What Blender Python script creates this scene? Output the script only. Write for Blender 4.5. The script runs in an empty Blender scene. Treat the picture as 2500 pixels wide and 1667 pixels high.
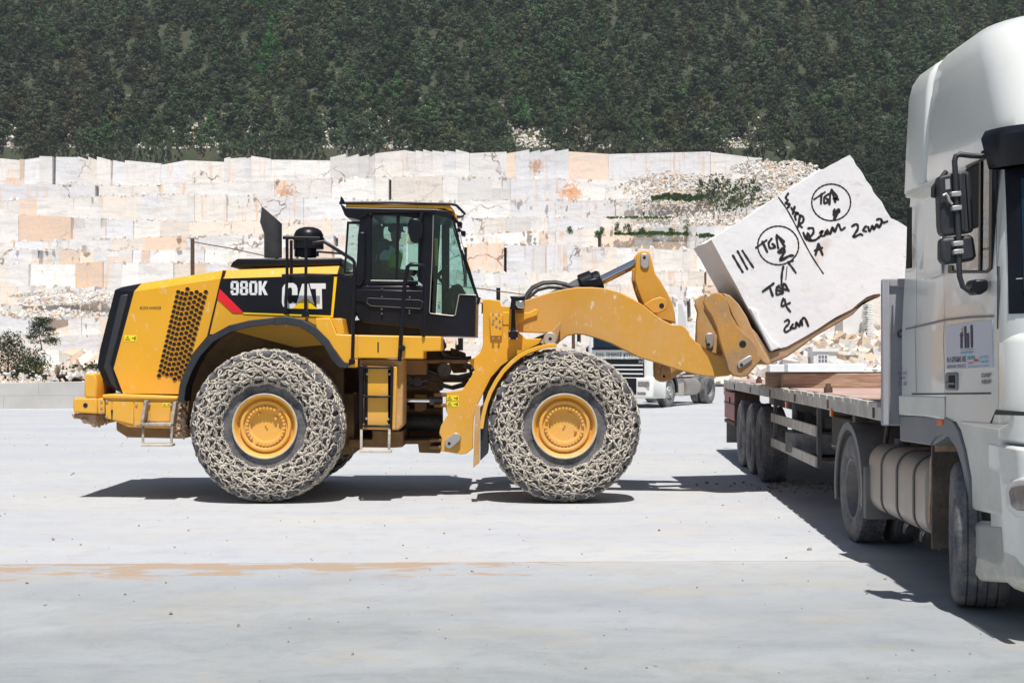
import bpy, bmesh, math, random
import numpy as np
from mathutils import Vector, Matrix

# ------------------------------------------------------------------ camera, sky, sun, exposure
F, CX, HZ, HC = 3472.6, 1250.0, 855.7, 1.88      # focal (px of a 2500 px frame), centre column, horizon row, eye height
scene = bpy.context.scene
cam_d = bpy.data.cameras.new('camera'); cam = bpy.data.objects.new('camera', cam_d)
scene.collection.objects.link(cam); scene.camera = cam
cam.location = (0, 0, HC); cam.rotation_euler = (math.radians(90), 0, 0)
cam_d.sensor_width = 36.0; cam_d.lens = 36.0 * F / 2500.0
cam_d.shift_y = (HZ - 833.5) / 2500.0
cam_d.clip_start = 0.1; cam_d.clip_end = 5000

SUN = Vector((-0.05, 0.42, -1.0)).normalized()    # the way the light travels
world = bpy.data.worlds.new('World'); scene.world = world; world.use_nodes = True
wn = world.node_tree; wn.nodes.clear()
sky = wn.nodes.new('ShaderNodeTexSky'); sky.sky_type = 'NISHITA'; sky.sun_disc = False
elev = math.asin(-SUN.z); azim = math.atan2(-SUN.x, -SUN.y)
sky.sun_elevation = elev; sky.sun_rotation = azim
bg = wn.nodes.new('ShaderNodeBackground'); bg.inputs[1].default_value = 0.05
wo = wn.nodes.new('ShaderNodeOutputWorld')
wn.links.new(sky.outputs[0], bg.inputs[0]); wn.links.new(bg.outputs[0], wo.inputs[0])
sd = bpy.data.lights.new('sun', 'SUN'); sd.energy = 5.0; sd.angle = math.radians(0.5); sd.color = (1, 0.955, 0.90)
so = bpy.data.objects.new('sun', sd); scene.collection.objects.link(so)
so.rotation_euler = SUN.to_track_quat('-Z', 'Y').to_euler()
scene.view_settings.view_transform = 'Standard'; scene.view_settings.look = 'None'
scene.view_settings.exposure = 0.17; scene.view_settings.gamma = 1.0
scene.cycles.max_bounces = 6; scene.cycles.transparent_max_bounces = 12
scene.cycles.diffuse_bounces = 3; scene.cycles.glossy_bounces = 3

# ------------------------------------------------------------------ helpers
R = random.Random(7)
COL = scene.collection
def X(u, Y): return (u - CX) / F * Y
def Z(v, Y): return HC - (v - HZ) / F * Y
def conv(x0, y0, s): return lambda pts: [(x0 + a / s, y0 + b / s) for a, b in pts]
dd = lambda pts: [(a * 1.06293, b * 1.06293) for a, b in pts]
z1, z2, z3, z4 = conv(160, 450, 1.96), conv(780, 450, 3.484), conv(800, 750, 3.136), conv(1150, 580, 2.34)
z5, z6, z7, z8 = conv(1650, 340, 2.8), conv(1700, 850, 2.209), conv(2150, 0, 2.24), conv(2150, 650, 3.92)
c3, c4, c5, c6 = conv(2280, 1000, 3.136), conv(2280, 250, 3.336), conv(1000, 840, 5.225), conv(160, 880, 6.532)
b5, b6 = conv(1400, 820, 4.126), conv(1850, 700, 4.48)

def xz(pts, Y):
    return [(X(u, Y), Z(v, Y)) for u, v in pts]

class MB:
    """collects geometry in world coordinates, builds ONE mesh"""
    def __init__(s): s.v = []; s.f = []; s.m = []
    def add(s, vs, fs, mi=0):
        n = len(s.v); s.v += [tuple(p) for p in vs]
        s.f += [tuple(i + n for i in f) for f in fs]; s.m += [mi] * len(fs)
        return s
    def box(s, x0, x1, y0, y1, z0, z1_, mi=0, rot=None, piv=None):
        vs = [Vector((x, y, z)) for z in (z0, z1_) for y in (y0, y1) for x in (x0, x1)]
        if rot is not None:
            c = Vector(piv) if piv else Vector(((x0 + x1) / 2, (y0 + y1) / 2, (z0 + z1_) / 2))
            vs = [c + rot @ (p - c) for p in vs]
        return s.add(vs, [(0, 2, 3, 1), (4, 5, 7, 6), (0, 1, 5, 4), (2, 6, 7, 3), (0, 4, 6, 2), (1, 3, 7, 5)], mi)
    def prism(s, pts, y0, y1, mi=0):
        """pts are (x, z); extruded along Y"""
        a = sum(p[0] * q[1] - q[0] * p[1] for p, q in zip(pts, pts[1:] + pts[:1]))
        if a < 0: pts = pts[::-1]
        n = len(pts)
        vs = [(x, y0, z) for x, z in pts] + [(x, y1, z) for x, z in pts]
        fs = [tuple(range(n)), tuple(range(2 * n - 1, n - 1, -1))]
        fs += [(i, i + n, (i + 1) % n + n, (i + 1) % n) for i in range(n)]
        return s.add(vs, fs, mi)
    def loft(s, rings, cap=True, mi=0, closed=True):
        n = len(rings[0]); vs = [p for r in rings for p in r]; fs = []
        for k in range(len(rings) - 1):
            for i in range(n if closed else n - 1):
                j = (i + 1) % n
                fs.append((k * n + i, k * n + j, (k + 1) * n + j, (k + 1) * n + i))
        if cap:
            fs.append(tuple(range(n - 1, -1, -1))); fs.append(tuple(range((len(rings) - 1) * n, len(rings) * n)))
        return s.add(vs, fs, mi)
    def tube(s, pts, r, n=8, mi=0, cap=True, closed=False):
        pts = [Vector(p) for p in pts]; m = len(pts)
        rr = r if isinstance(r, (list, tuple)) else [r] * m
        rings = []; up = None
        for i, p in enumerate(pts):
            if closed: t = (pts[(i + 1) % m] - pts[i - 1]).normalized()
            else: t = (pts[min(i + 1, m - 1)] - pts[max(i - 1, 0)]).normalized()
            if up is None:
                up = Vector((0, 0, 1)) if abs(t.z) < .9 else Vector((1, 0, 0))
            a = t.cross(up)
            if a.length < 1e-5: a = t.cross(Vector((1, .3, .2)))
            a.normalize(); b = a.cross(t).normalized(); up = b
            rings.append([p + (a * math.cos(2 * math.pi * k / n) + b * math.sin(2 * math.pi * k / n)) * rr[i] for k in range(n)])
        if closed: rings.append(rings[0]); cap = False
        return s.loft(rings, cap, mi)
    def cyl(s, p0, p1, r, n=20, mi=0): return s.tube([p0, p1], r, n, mi)
    def lathe(s, prof, c, axis='Y', n=48, mi=0, rot=None):
        """prof: list of (offset along axis, radius)"""
        c = Vector(c); rings = []
        for o, r in prof:
            ring = []
            for k in range(n):
                a = 2 * math.pi * k / n; ca, sa = math.cos(a) * r, math.sin(a) * r
                p = Vector((ca, o, sa)) if axis == 'Y' else (Vector((o, ca, sa)) if axis == 'X' else Vector((ca, sa, o)))
                if rot is not None: p = rot @ p
                ring.append(c + p)
            rings.append(ring)
        return s.loft(rings, False, mi)
    def build(s, name, mats, parent=None, bevel=0.0, smooth=35, seg=2, props=None, fix=True):
        if not isinstance(mats, (list, tuple)): mats = [mats]
        me = bpy.data.meshes.new(name)
        o = bpy.data.objects.new(name, me)
        org = origin_of(parent)
        vs = [(p[0] - org[0], p[1] - org[1], p[2] - org[2]) for p in s.v]
        me.from_pydata(vs, [], s.f)
        for m in mats: me.materials.append(m)
        if len(mats) > 1: me.polygons.foreach_set('material_index', s.m)
        if fix:
            bm = bmesh.new(); bm.from_mesh(me); bmesh.ops.recalc_face_normals(bm, faces=bm.faces); bm.to_mesh(me); bm.free()
        if smooth:
            me.polygons.foreach_set('use_smooth', [True] * len(me.polygons))
            me.set_sharp_from_angle(angle=math.radians(smooth))
        else: me.polygons.foreach_set('use_smooth', [False] * len(me.polygons))
        me.update()
        COL.objects.link(o)
        if parent is not None: o.parent = parent
        if bevel:
            b = o.modifiers.new('bevel', 'BEVEL'); b.width = bevel; b.segments = seg; b.limit_method = 'ANGLE'; b.angle_limit = math.radians(40)
            b.harden_normals = False
        if props: tag(o, **props)
        return o

ORG = {}
def origin_of(o):
    if o is None: return (0, 0, 0)
    return ORG.get(o.name, (0, 0, 0))
def tag(o, label=None, cat=None, group=None, kind=None):
    if label: o['label'] = label
    if cat: o['category'] = cat
    if group: o['group'] = group
    if kind: o['kind'] = kind
    return o
def empty(name, loc, label=None, cat=None, group=None, parent=None):
    o = bpy.data.objects.new(name, None); COL.objects.link(o)
    po = origin_of(parent)
    o.location = (loc[0] - po[0], loc[1] - po[1], loc[2] - po[2])
    o.empty_display_size = .3
    if parent is not None: o.parent = parent
    ORG[o.name] = tuple(loc)
    return tag(o, label, cat, group)
def sub(o):                       # a mesh part keeps the world offset of its root, so its children can be written in world coordinates too
    ORG[o.name] = origin_of(o.parent); return o

def np_obj(name, V, Fc, mat, parent=None, tint=None, smooth=False, local=False):
    V = np.asarray(V, dtype=np.float32); Fc = np.asarray(Fc, dtype=np.int32)
    me = bpy.data.meshes.new(name); n, k = Fc.shape
    if parent is not None and not local: V = V - np.array(origin_of(parent), dtype=np.float32)
    me.vertices.add(len(V)); me.vertices.foreach_set('co', V.ravel())
    me.loops.add(n * k); me.loops.foreach_set('vertex_index', Fc.ravel())
    me.polygons.add(n); me.polygons.foreach_set('loop_start', np.arange(0, n * k, k, dtype=np.int32))
    me.polygons.foreach_set('loop_total', np.full(n, k, dtype=np.int32))
    me.update(calc_edges=True)
    if tint is not None:
        a = me.attributes.new('tint', 'FLOAT_COLOR', 'POINT')
        t = np.ones((len(V), 4), dtype=np.float32); t[:, :3] = tint; a.data.foreach_set('color', t.ravel())
    me.polygons.foreach_set('use_smooth', [bool(smooth)] * n)
    me.materials.append(mat)
    o = bpy.data.objects.new(name, me); COL.objects.link(o)
    if parent is not None: o.parent = parent
    return o

# ------------------------------------------------------------------ materials
class NT:
    def __init__(s, name):
        s.m = bpy.data.materials.new(name); s.m.use_nodes = True; s.t = s.m.node_tree; s.t.nodes.clear()
        s.out = s.t.nodes.new('ShaderNodeOutputMaterial')
        s.b = s.n('ShaderNodeBsdfPrincipled'); s.l(s.b.outputs[0], s.out.inputs[0])
        s.tc = s.n('ShaderNodeTexCoord'); s.geo = s.n('ShaderNodeNewGeometry')
    def n(s, t): return s.t.nodes.new(t)
    def l(s, a, b): s.t.links.new(a, b)
    def mapv(s, scale=(1, 1, 1), rot=(0, 0, 0), src=None, loc=(0, 0, 0)):
        m = s.n('ShaderNodeMapping'); m.inputs['Scale'].default_value = scale; m.inputs['Rotation'].default_value = rot
        m.inputs['Location'].default_value = loc
        s.l(src or s.geo.outputs['Position'], m.inputs[0]); return m.outputs[0]
    def noise(s, vec, scale, detail=4, rough=.55, dist=0):
        n = s.n('ShaderNodeTexNoise'); n.inputs['Scale'].default_value = scale; n.inputs['Detail'].default_value = detail
        n.inputs['Roughness'].default_value = rough; n.inputs['Distortion'].default_value = dist
        s.l(vec, n.inputs['Vector']); return n.outputs[0]
    def ramp(s, fac, stops):
        r = s.n('ShaderNodeValToRGB'); e = r.color_ramp.elements
        while len(e) < len(stops): e.new(.5)
        for el, (p, c) in zip(e, stops):
            el.position = p; el.color = (c, c, c, 1) if isinstance(c, (int, float)) else (*c, 1)
        s.l(fac, r.inputs[0]); return r.outputs[0]
    def mix(s, fac, a, b, mode='MIX'):
        m = s.n('ShaderNodeMix'); m.data_type = 'RGBA'; m.blend_type = mode
        for sock, val in ((m.inputs[0], fac), (m.inputs[6], a), (m.inputs[7], b)):
            if hasattr(val, 'links') or isinstance(val, bpy.types.NodeSocket): s.l(val, sock)
            elif isinstance(val, (tuple, list)): sock.default_value = (*val, 1)
            else: sock.default_value = val if sock.type == 'VALUE' else (val, val, val, 1)
        return m.outputs[2]
    def math(s, op, a, b=0.5, clamp=False):
        m = s.n('ShaderNodeMath'); m.operation = op; m.use_clamp = clamp
        for sock, val in zip(m.inputs, (a, b)):
            if isinstance(val, bpy.types.NodeSocket): s.l(val, sock)
            else: sock.default_value = val
        return m.outputs[0]
    def bump(s, h, strength=.3, dist=.01, prev=None):
        b = s.n('ShaderNodeBump'); b.inputs['Strength'].default_value = strength; b.inputs['Distance'].default_value = dist
        s.l(h, b.inputs['Height'])
        if prev is not None: s.l(prev, b.inputs['Normal'])
        return b.outputs[0]
    def set(s, **k):
        for key, val in k.items():
            sock = s.b.inputs[key.replace('_', ' ')]
            if isinstance(val, bpy.types.NodeSocket): s.l(val, sock)
            elif isinstance(val, (tuple, list)) and len(val) == 3 and sock.type == 'RGBA': sock.default_value = (*val, 1)
            else: sock.default_value = val
        return s.m

def paint(name, col, rough=.45, metal=0, var=.12, vs=1.5, dust=0.0, dc=(.60, .53, .44), ds=3.0, zd=None, bump=.0, bs=60, spec=.5, coat=0, scr=0.0):
    """paint / plastic / metal with colour drift, patchy dust, dust settling towards a height zd=(z_full, z_none)"""
    t = NT(name); P = t.mapv()
    n1 = t.noise(P, vs, 5)
    lo = tuple(c * (1 - var) for c in col); hi = tuple(min(1, c * (1 + var)) for c in col)
    c = t.mix(t.ramp(n1, [(.3, 0.), (.7, 1.)]), lo, hi)
    r = rough
    if dust > 0 or zd:
        n2 = t.noise(P, ds, 8, .65); n3 = t.noise(P, ds * 9, 4, .6)
        d = t.ramp(t.math('ADD', t.math('MULTIPLY', n2, .7), t.math('MULTIPLY', n3, .3)), [(.38, 0.), (.72, 1.)])
        amt = t.math('MULTIPLY', d, dust)
        if zd:
            sp = t.n('ShaderNodeSeparateXYZ'); t.l(P, sp.inputs[0])
            mr = t.n('ShaderNodeMapRange'); mr.inputs[1].default_value = zd[1]; mr.inputs[2].default_value = zd[0]
            mr.inputs[3].default_value = 0; mr.inputs[4].default_value = zd[2] if len(zd) > 2 else .8
            t.l(sp.outputs[2], mr.inputs[0])
            amt = t.math('ADD', amt, t.math('MULTIPLY', mr.outputs[0], t.math('ADD', d, .35)), True)
        c = t.mix(amt, c, dc)
        r = t.math('ADD', t.math('MULTIPLY', amt, .45), rough, True)
    if scr:
        n5 = t.noise(t.mapv((1, 1, .45), (0, .6, 0)), 17, 3, .6); n6 = t.noise(P, 1.3, 2)
        k5 = t.math('MULTIPLY', t.ramp(n5, [(.62, 0.), (.68, 1.)]), t.ramp(n6, [(.42, 0.), (.6, 1.)]))
        c = t.mix(t.math('MULTIPLY', k5, scr), c, (.78, .72, .62))
    kw = dict(Base_Color=c, Roughness=r, Metallic=metal, Specular_IOR_Level=spec, Coat_Weight=coat)
    if bump: kw['Normal'] = t.bump(t.noise(P, bs, 5), bump, .01)
    return t.set(**kw)

M = {}
M['yellow'] = paint('yellow_paint', (.77, .385, .014), .42, var=.06, vs=.8, dust=.13, dc=(.64, .43, .24), ds=1.4, zd=(.3, 1.8, .55), scr=.35, bump=.04, bs=12)
M['yellow_boom'] = paint('boom_paint', (.66, .315, .011), .45, var=.08, vs=.9, dust=.32, dc=(.62, .43, .26), ds=1.1, zd=(1.3, 2.9, .38), bump=.1, bs=35, scr=.7)
M['yellow_fork'] = paint('dirty_fork_paint', (.58, .27, .012), .5, var=.12, vs=2, dust=.9, dc=(.34, .22, .12), ds=2.2, zd=(1.4, 3.3, .75), bump=.25, bs=30, scr=.9)
M['yellow_dirty'] = paint('dusty_yellow_paint', (.50, .25, .04), .6, var=.2, vs=2, dust=.9, dc=(.50, .37, .25), ds=1.8, bump=.3, bs=25, scr=.8)
M['chassis'] = paint('dusty_chassis_steel', (.20, .10, .025), .7, var=.25, vs=3, dust=.55, dc=(.32, .23, .15), ds=3, bump=.4, bs=20)
M['black'] = paint('black_paint', (.007, .008, .013), .34, var=.2, dust=.02, dc=(.20, .19, .18), ds=3, spec=.28)
M['plastic'] = paint('grey_black_plastic', (.016, .019, .026), .5, var=.15, dust=.10, dc=(.25, .24, .23), ds=4, bump=.1, bs=80)
M['darkgrey'] = paint('dark_grey_steel', (.075, .075, .08), .6, var=.2, dust=.3, dc=(.35, .31, .27), ds=3)
M['hole'] = paint('vent_dark', (.006, .006, .007), .8, var=.1)  # near-black, mostly painting the shade inside vents, holes and slots
M['stack'] = paint('exhaust_steel', (.030, .030, .034), .5, var=.25, dust=.2, dc=(.2, .18, .17))
M['tine'] = paint('muddy_fork_tine', (.33, .215, .13), .9, var=.3, vs=5, dust=.6, dc=(.50, .36, .24), ds=3, bump=.9, bs=18)
M['hose'] = paint('rubber_hose', (.018, .018, .02), .55, dust=.15)
M['steel'] = paint('worn_steel', (.45, .46, .47), .42, .6, var=.15, dust=.5, dc=(.55, .48, .40), ds=5)
M['chrome'] = paint('chrome', (.78, .80, .83), .08, 1.0, var=.03)
M['white_letter'] = paint('white_decal', (.82, .83, .84), .5, var=.02)
M['red_decal'] = paint('red_decal', (.80, .012, .02), .45, var=.03)
M['yellow_decal'] = paint('yellow_decal', (.95, .62, .0), .45, var=.03)
M['warn'] = paint('warning_yellow', (.85, .70, .02), .5, var=.05)
M['ink'] = paint('black_print', (.03, .03, .035), .6, var=.05)
M['ladder_dusty'] = paint('dust_caked_steel', (.14, .13, .12), .8, var=.2, dust=1.0, dc=(.62, .54, .45), ds=6, zd=(.6, 1.25, .95), bump=.6, bs=60)
M['mud'] = paint('dried_mud', (.47, .33, .22), .95, var=.25, vs=12, bump=.9, bs=40)
M['chain'] = paint('dusty_chain_steel', (.44, .40, .34), .55, .2, var=.4, vs=9, dust=.5, dc=(.70, .65, .56), ds=8)
M['liner'] = paint('mud_caked_flap', (.10, .085, .075), .85, var=.3, vs=5, dust=.8, dc=(.30, .23, .17), ds=4, bump=.6, bs=30)
M['mudgrey'] = paint('dusty_grey_plastic', (.17, .17, .175), .65, var=.12, dust=.4, dc=(.42, .38, .33), ds=2.5)
def tyre_mat(name, col, dust, dc=(.45, .42, .39)):
    return paint(name, col, .75, var=.25, vs=6, dust=dust, dc=dc, ds=4.5, bump=.35, bs=50, spec=.3)
M['tyre'] = tyre_mat('loader_tyre_rubber', (.045, .048, .058), .75, (.33, .31, .30))
M['tyre_truck'] = tyre_mat('truck_tyre_rubber', (.085, .095, .115), .85, (.38, .345, .31))

def glass(name, tint, gl=.04, rough=.02):
    t = NT(name); t.t.nodes.remove(t.b)
    tr = t.n('ShaderNodeBsdfTransparent'); tr.inputs[0].default_value = (*tint, 1)
    g = t.n('ShaderNodeBsdfGlossy'); g.inputs['Roughness'].default_value = rough; g.inputs[0].default_value = (1, 1, 1, 1)
    lw = t.n('ShaderNodeFresnel'); lw.inputs[0].default_value = 1.45
    ms = t.n('ShaderNodeMixShader'); t.l(t.math('ADD', lw.outputs[0], gl, True), ms.inputs[0])
    t.l(tr.outputs[0], ms.inputs[1]); t.l(g.outputs[0], ms.inputs[2]); t.l(ms.outputs[0], t.out.inputs[0])
    return t.m
M['glass'] = glass('green_tinted_glass', (.74, .86, .83), .015)
M['glass_dark'] = glass('dark_truck_glass', (.40, .52, .56), .06)

def letter_obj(txt, name, mat, parent, org, ux, uz, height, width=None, offset=0.0, nrm_shift=.003, align='LEFT', sp=1.0, label=None):
    """text as a thin mesh; org = lower-left corner, ux / uz unit vectors of writing and up"""
    cu = bpy.data.curves.new('lettering', 'FONT'); cu.body = txt; cu.size = 1.0; cu.extrude = 0.0; cu.offset = offset
    cu.space_character = sp; cu.resolution_u = 4
    ob = bpy.data.objects.new('lettering_tmp', cu); COL.objects.link(ob)
    dg = bpy.context.evaluated_depsgraph_get(); me = bpy.data.meshes.new_from_object(ob.evaluated_get(dg))
    COL.objects.unlink(ob); bpy.data.objects.remove(ob)
    co = np.array([v.co[:] for v in me.vertices])
    mn, mx = co.min(0), co.max(0)
    sy = height / (mx[1] - mn[1]); sx = width / (mx[0] - mn[0]) if width else sy
    ux, uz, org = Vector(ux), Vector(uz), Vector(org); nn = uz.cross(ux).normalized() * -1
    po = Vector(origin_of(parent))
    for v, c in zip(me.vertices, co):
        v.co = org + ux * ((c[0] - mn[0]) * sx) + uz * ((c[1] - mn[1]) * sy) + nn * nrm_shift - po
    me.materials.clear(); me.materials.append(mat)
    o = bpy.data.objects.new(name, me); COL.objects.link(o)
    if parent is not None: o.parent = parent
    if label: o['label'] = label
    return o
# ================================================================== SETTING
# ground
def ground_mat(name, base, warm, cool, joints=True):
    t = NT(name); P = t.mapv()
    a = t.noise(t.mapv((.22, .55, 1), (0, 0, .25)), 1.0, 6, .6, .3)
    b = t.noise(t.mapv((.6, 1.1, 1), (0, 0, -.35)), 1.1, 9, .68, .35)
    f = t.noise(P, 38, 6, .7)
    c = t.mix(t.ramp(a, [(.38, 0.), (.66, 1.)]), base, cool)
    c = t.mix(t.math('MULTIPLY', t.ramp(b, [(.50, 0.), (.72, 1.)]), .7), c, warm)
    c = t.mix(t.math('MULTIPLY', t.ramp(f, [(.35, 1.), (.62, 0.)]), .22), c, (.33, .33, .33))
    f3 = t.noise(P, 3.2, 9, .72, .4); c = t.mix(t.math('MULTIPLY', t.ramp(f3, [(.49, 0.), (.64, 1.)]), .42), c, (.37, .38, .41))
    # tyre sweeps: long bluish streaks
    s = t.noise(t.mapv((.22, 2.4, 1), (0, 0, .62)), 1.6, 7, .62, .15)
    c = t.mix(t.math('MULTIPLY', t.ramp(s, [(.60, 0.), (.74, 1.)]), .35), c, (.44, .49, .58))
    s2 = t.noise(t.mapv((.10, 2.6, 1), (0, 0, -.12)), 2.1, 7, .62, .1)
    c = t.mix(t.math('MULTIPLY', t.ramp(s2, [(.60, 0.), (.76, 1.)]), .25), c, (.64, .56, .46))
    sp = t.n('ShaderNodeTexVoronoi'); sp.inputs['Scale'].default_value = 1.3; t.l(P, sp.inputs['Vector'])
    c = t.mix(t.ramp(sp.outputs[0], [(.018, .8), (.028, 0.)]), c, (.12, .10, .08))
    if joints:
        xyz = t.n('ShaderNodeSeparateXYZ'); t.l(P, xyz.inputs[0])
        x, y = xyz.outputs[0], xyz.outputs[1]
        wob = t.math('MULTIPLY', t.math('SUBTRACT', t.noise(t.mapv((1, .2, 1)), 1.5, 5), .5), .05)
        line = t.math('ADD', t.math('ADD', y, t.math('MULTIPLY', x, -.028)), wob)
        d = t.math('ABSOLUTE', t.math('SUBTRACT', line, 12.64))
        near = t.ramp(t.math('MULTIPLY', t.math('SUBTRACT', 12.64, line), .2), [(.0, 0.), (.02, .35), (.45, .75), (1., 1.)])  # greyer near slab, with lens vignetting painted in as darkening towards the camera
        c = t.mix(t.math('MULTIPLY', near, t.ramp(t.noise(t.mapv((.5, .9, 1), (0, 0, .4)), 1.1, 8, .66, .4), [(.30, .55), (.65, 1.)])), c, (.50, .535, .535), 'MULTIPLY')
        c = t.mix(t.math('MULTIPLY', t.ramp(t.noise(t.mapv((1, 1.4, 1), (0, 0, .5)), .9, 9, .68, .5), [(.56, 0.), (.68, .5)]), near), c, (.44, .36, .27))
        tm = t.noise(t.mapv((.07, 4.5, 1), (0, 0, -.55)), 2.2, 6, .6, .05)
        c = t.mix(t.math('MULTIPLY', t.ramp(tm, [(.60, 0.), (.70, 1.)]), .35), c, (.30, .35, .44))
        c = t.mix(t.ramp(d, [(.012, .75), (.028, 0.)]), c, (.34, .27, .20))
        for (yy, ww) in ((18.7, .02), (27., .03), (37., .04)):
            d2 = t.math('ABSOLUTE', t.math('SUBTRACT', line, yy)); c = t.mix(t.ramp(d2, [(ww * .5, .35), (ww, 0.)]), c, (.42, .38, .32))
        # spilled tan slurry along the joint, left of the middle
        e = t.math('SUBTRACT', 12.62, line)
        band = t.math('MULTIPLY', t.ramp(t.math('ADD', e, 1.0), [(0.93, 0.), (1.0, 1.)]), t.ramp(e, [(.15, 1.), (.95, 0.)]))
        lim = t.ramp(t.math('ADD', t.math('MULTIPLY', x, .1), .6), [(.02, 1.), (.5, .95), (.62, .35), (.72, 0.)])
        sl = t.noise(t.mapv((.9, 2.6, 1)), 1.6, 10, .70, .3)
        mk = t.math('MULTIPLY', t.math('MULTIPLY', band, lim), 1.0)
        mk = t.math('MULTIPLY', t.ramp(t.math('ADD', t.math('MULTIPLY', mk, .17), sl), [(.60, 0.), (.625, .9)]), t.ramp(mk, [(.0, 0.), (.12, 1.)]))
        c = t.mix(mk, c, (.40, .295, .21))
    bmp = t.bump(f, .12, .01); bmp = t.bump(b, .15, .03, bmp)
    return t.set(Base_Color=c, Roughness=.72, Specular_IOR_Level=.35, Normal=bmp)
M['pave'] = ground_mat('pale_concrete', (.52, .535, .545), (.54, .50, .44), (.45, .475, .52))
t = NT('quarry_floor')
c = t.mix(t.ramp(t.noise(t.mapv((1, 1, 1)), .12, 8, .6), [(.35, 0.), (.65, 1.)]), (.66, .63, .58), (.60, .47, .36))
c = t.mix(t.ramp(t.noise(t.mapv((1, 1, 1)), 2.5, 8, .7), [(.4, .5), (.6, 0.)]), c, (.42, .34, .27))
M['floor'] = t.set(Base_Color=c, Roughness=.9, Normal=t.bump(t.noise(t.mapv(), 3, 8, .7), .5, .1))

MB().add([(-900, -60, -.02), (900, -60, -.02), (900, 1800, -.02), (-900, 1800, -.02)], [(0, 1, 2, 3)]).build('ground', M['floor'], smooth=0, props=dict(kind='structure'))
MB().add([(-120, -40, 0), (120, -40, 0), (120, 75, 0), (-120, 75, 0)], [(0, 1, 2, 3)]).build('pavement', M['pave'], smooth=0, props=dict(kind='structure'))

# --- quarry benches -------------------------------------------------
BV = [399, 441, 484, 526, 569, 611, 654, 696, 739, 781, 824, 850]          # rows of the bench edges
BY = [430, 412, 394, 376, 358, 340, 322, 304, 286, 268, 250, 236]
BZ = [HC + (HZ - v) / F * y for v, y in zip(BV, BY)]
def Tz(y):
    if y >= 430: return BZ[0] + (y - 430) * .74
    return float(np.interp(y, BY[::-1], BZ[::-1]))

def marble_wall_mat():
    t = NT('quarried_marble'); P = t.mapv()
    at = t.n('ShaderNodeAttribute'); at.attribute_name = 'tint'
    # grey foliation veins running diagonally
    w = t.noise(t.mapv((.10, .10, .55), (0, .35, 0)), 1.6, 9, .65, .6)
    c = t.mix(t.math('MULTIPLY', t.ramp(w, [(.47, 0.), (.66, 1.)]), .6), at.outputs[0], (.52, .52, .53))
    w2 = t.noise(t.mapv((.05, .05, .9), (0, .2, 0)), 3.5, 7, .6, .4)
    c = t.mix(t.math('MULTIPLY', t.ramp(w2, [(.60, 0.), (.68, 1.)]), .3), c, (.44, .43, .42))
    # rusty run-off, stretched downwards, only in places
    s = t.noise(t.mapv((.9, .9, .07)), 1.0, 6, .65)
    reg = t.noise(t.mapv(), .035, 3, .5)
    k = t.math('MULTIPLY', t.ramp(s, [(.54, 0.), (.68, 1.)]), t.ramp(reg, [(.42, 0.), (.60, 1.)]))
    c = t.mix(t.math('MULTIPLY', k, .75), c, (.72, .42, .19))
    s3 = t.noise(t.mapv((.55, .55, .05)), 1.0, 6, .7)
    c = t.mix(t.math('MULTIPLY', t.ramp(s3, [(.66, 0.), (.74, 1.)]), .6), c, (.30, .23, .17))
    # weathered blotches and cracks
    bl = t.noise(P, .22, 9, .68, .8)
    c = t.mix(t.math('MULTIPLY', t.ramp(bl, [(.64, 0.), (.75, 1.)]), .6), c, (.72, .52, .38))
    v = t.n('ShaderNodeTexVoronoi'); v.feature = 'DISTANCE_TO_EDGE'; v.inputs['Scale'].default_value = .085
    wob = t.n('ShaderNodeTexNoise'); wob.inputs['Scale'].default_value = .3; wob.inputs['Detail'].default_value = 6; t.l(P, wob.inputs['Vector'])
    pv = t.n('ShaderNodeVectorMath'); pv.operation = 'MULTIPLY_ADD'; t.l(wob.outputs[1], pv.inputs[0]); pv.inputs[1].default_value = (7, 7, 7); t.l(P, pv.inputs[2])
    t.l(pv.outputs[0], v.inputs['Vector'])
    cr = t.math('MULTIPLY', t.ramp(v.outputs[0], [(.006, 1.), (.022, 0.)]), t.ramp(t.noise(P, .06, 3), [(.55, 0.), (.64, 1.)]))
    c = t.mix(t.math('MULTIPLY', cr, .85), c, (.16, .10, .06))
    for (u, v, y, r) in ((1397, 466, 411, 3.8), (700, 470, 411, 3.0), (1310, 405, 430, 2.2)):
        d_ = t.n('ShaderNodeVectorMath'); d_.operation = 'DISTANCE'; t.l(t.mapv((1, .15, 1), loc=(0, 0, 0)), d_.inputs[0]); d_.inputs[1].default_value = (X(u, y), y * .15, Z(v, y))
        k_ = t.math('ADD', t.math('MULTIPLY', d_.outputs['Value'], 1 / r), t.math('MULTIPLY', t.math('SUBTRACT', t.noise(P, .8, 8, .75, 1.0), .5), 5.5))
        c = t.mix(t.ramp(k_, [(.55, .8), (.8, 0.)]), c, (.70, .30, .10) if r > 3 else (.52, .28, .15))
    h = t.noise(t.mapv((1, 1, .5)), 1.2, 10, .7, .5)
    return t.set(Base_Color=c, Roughness=.8, Specular_IOR_Level=.3, Normal=t.bump(h, .7, .35))
M['marble_wall'] = marble_wall_mat()

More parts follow.
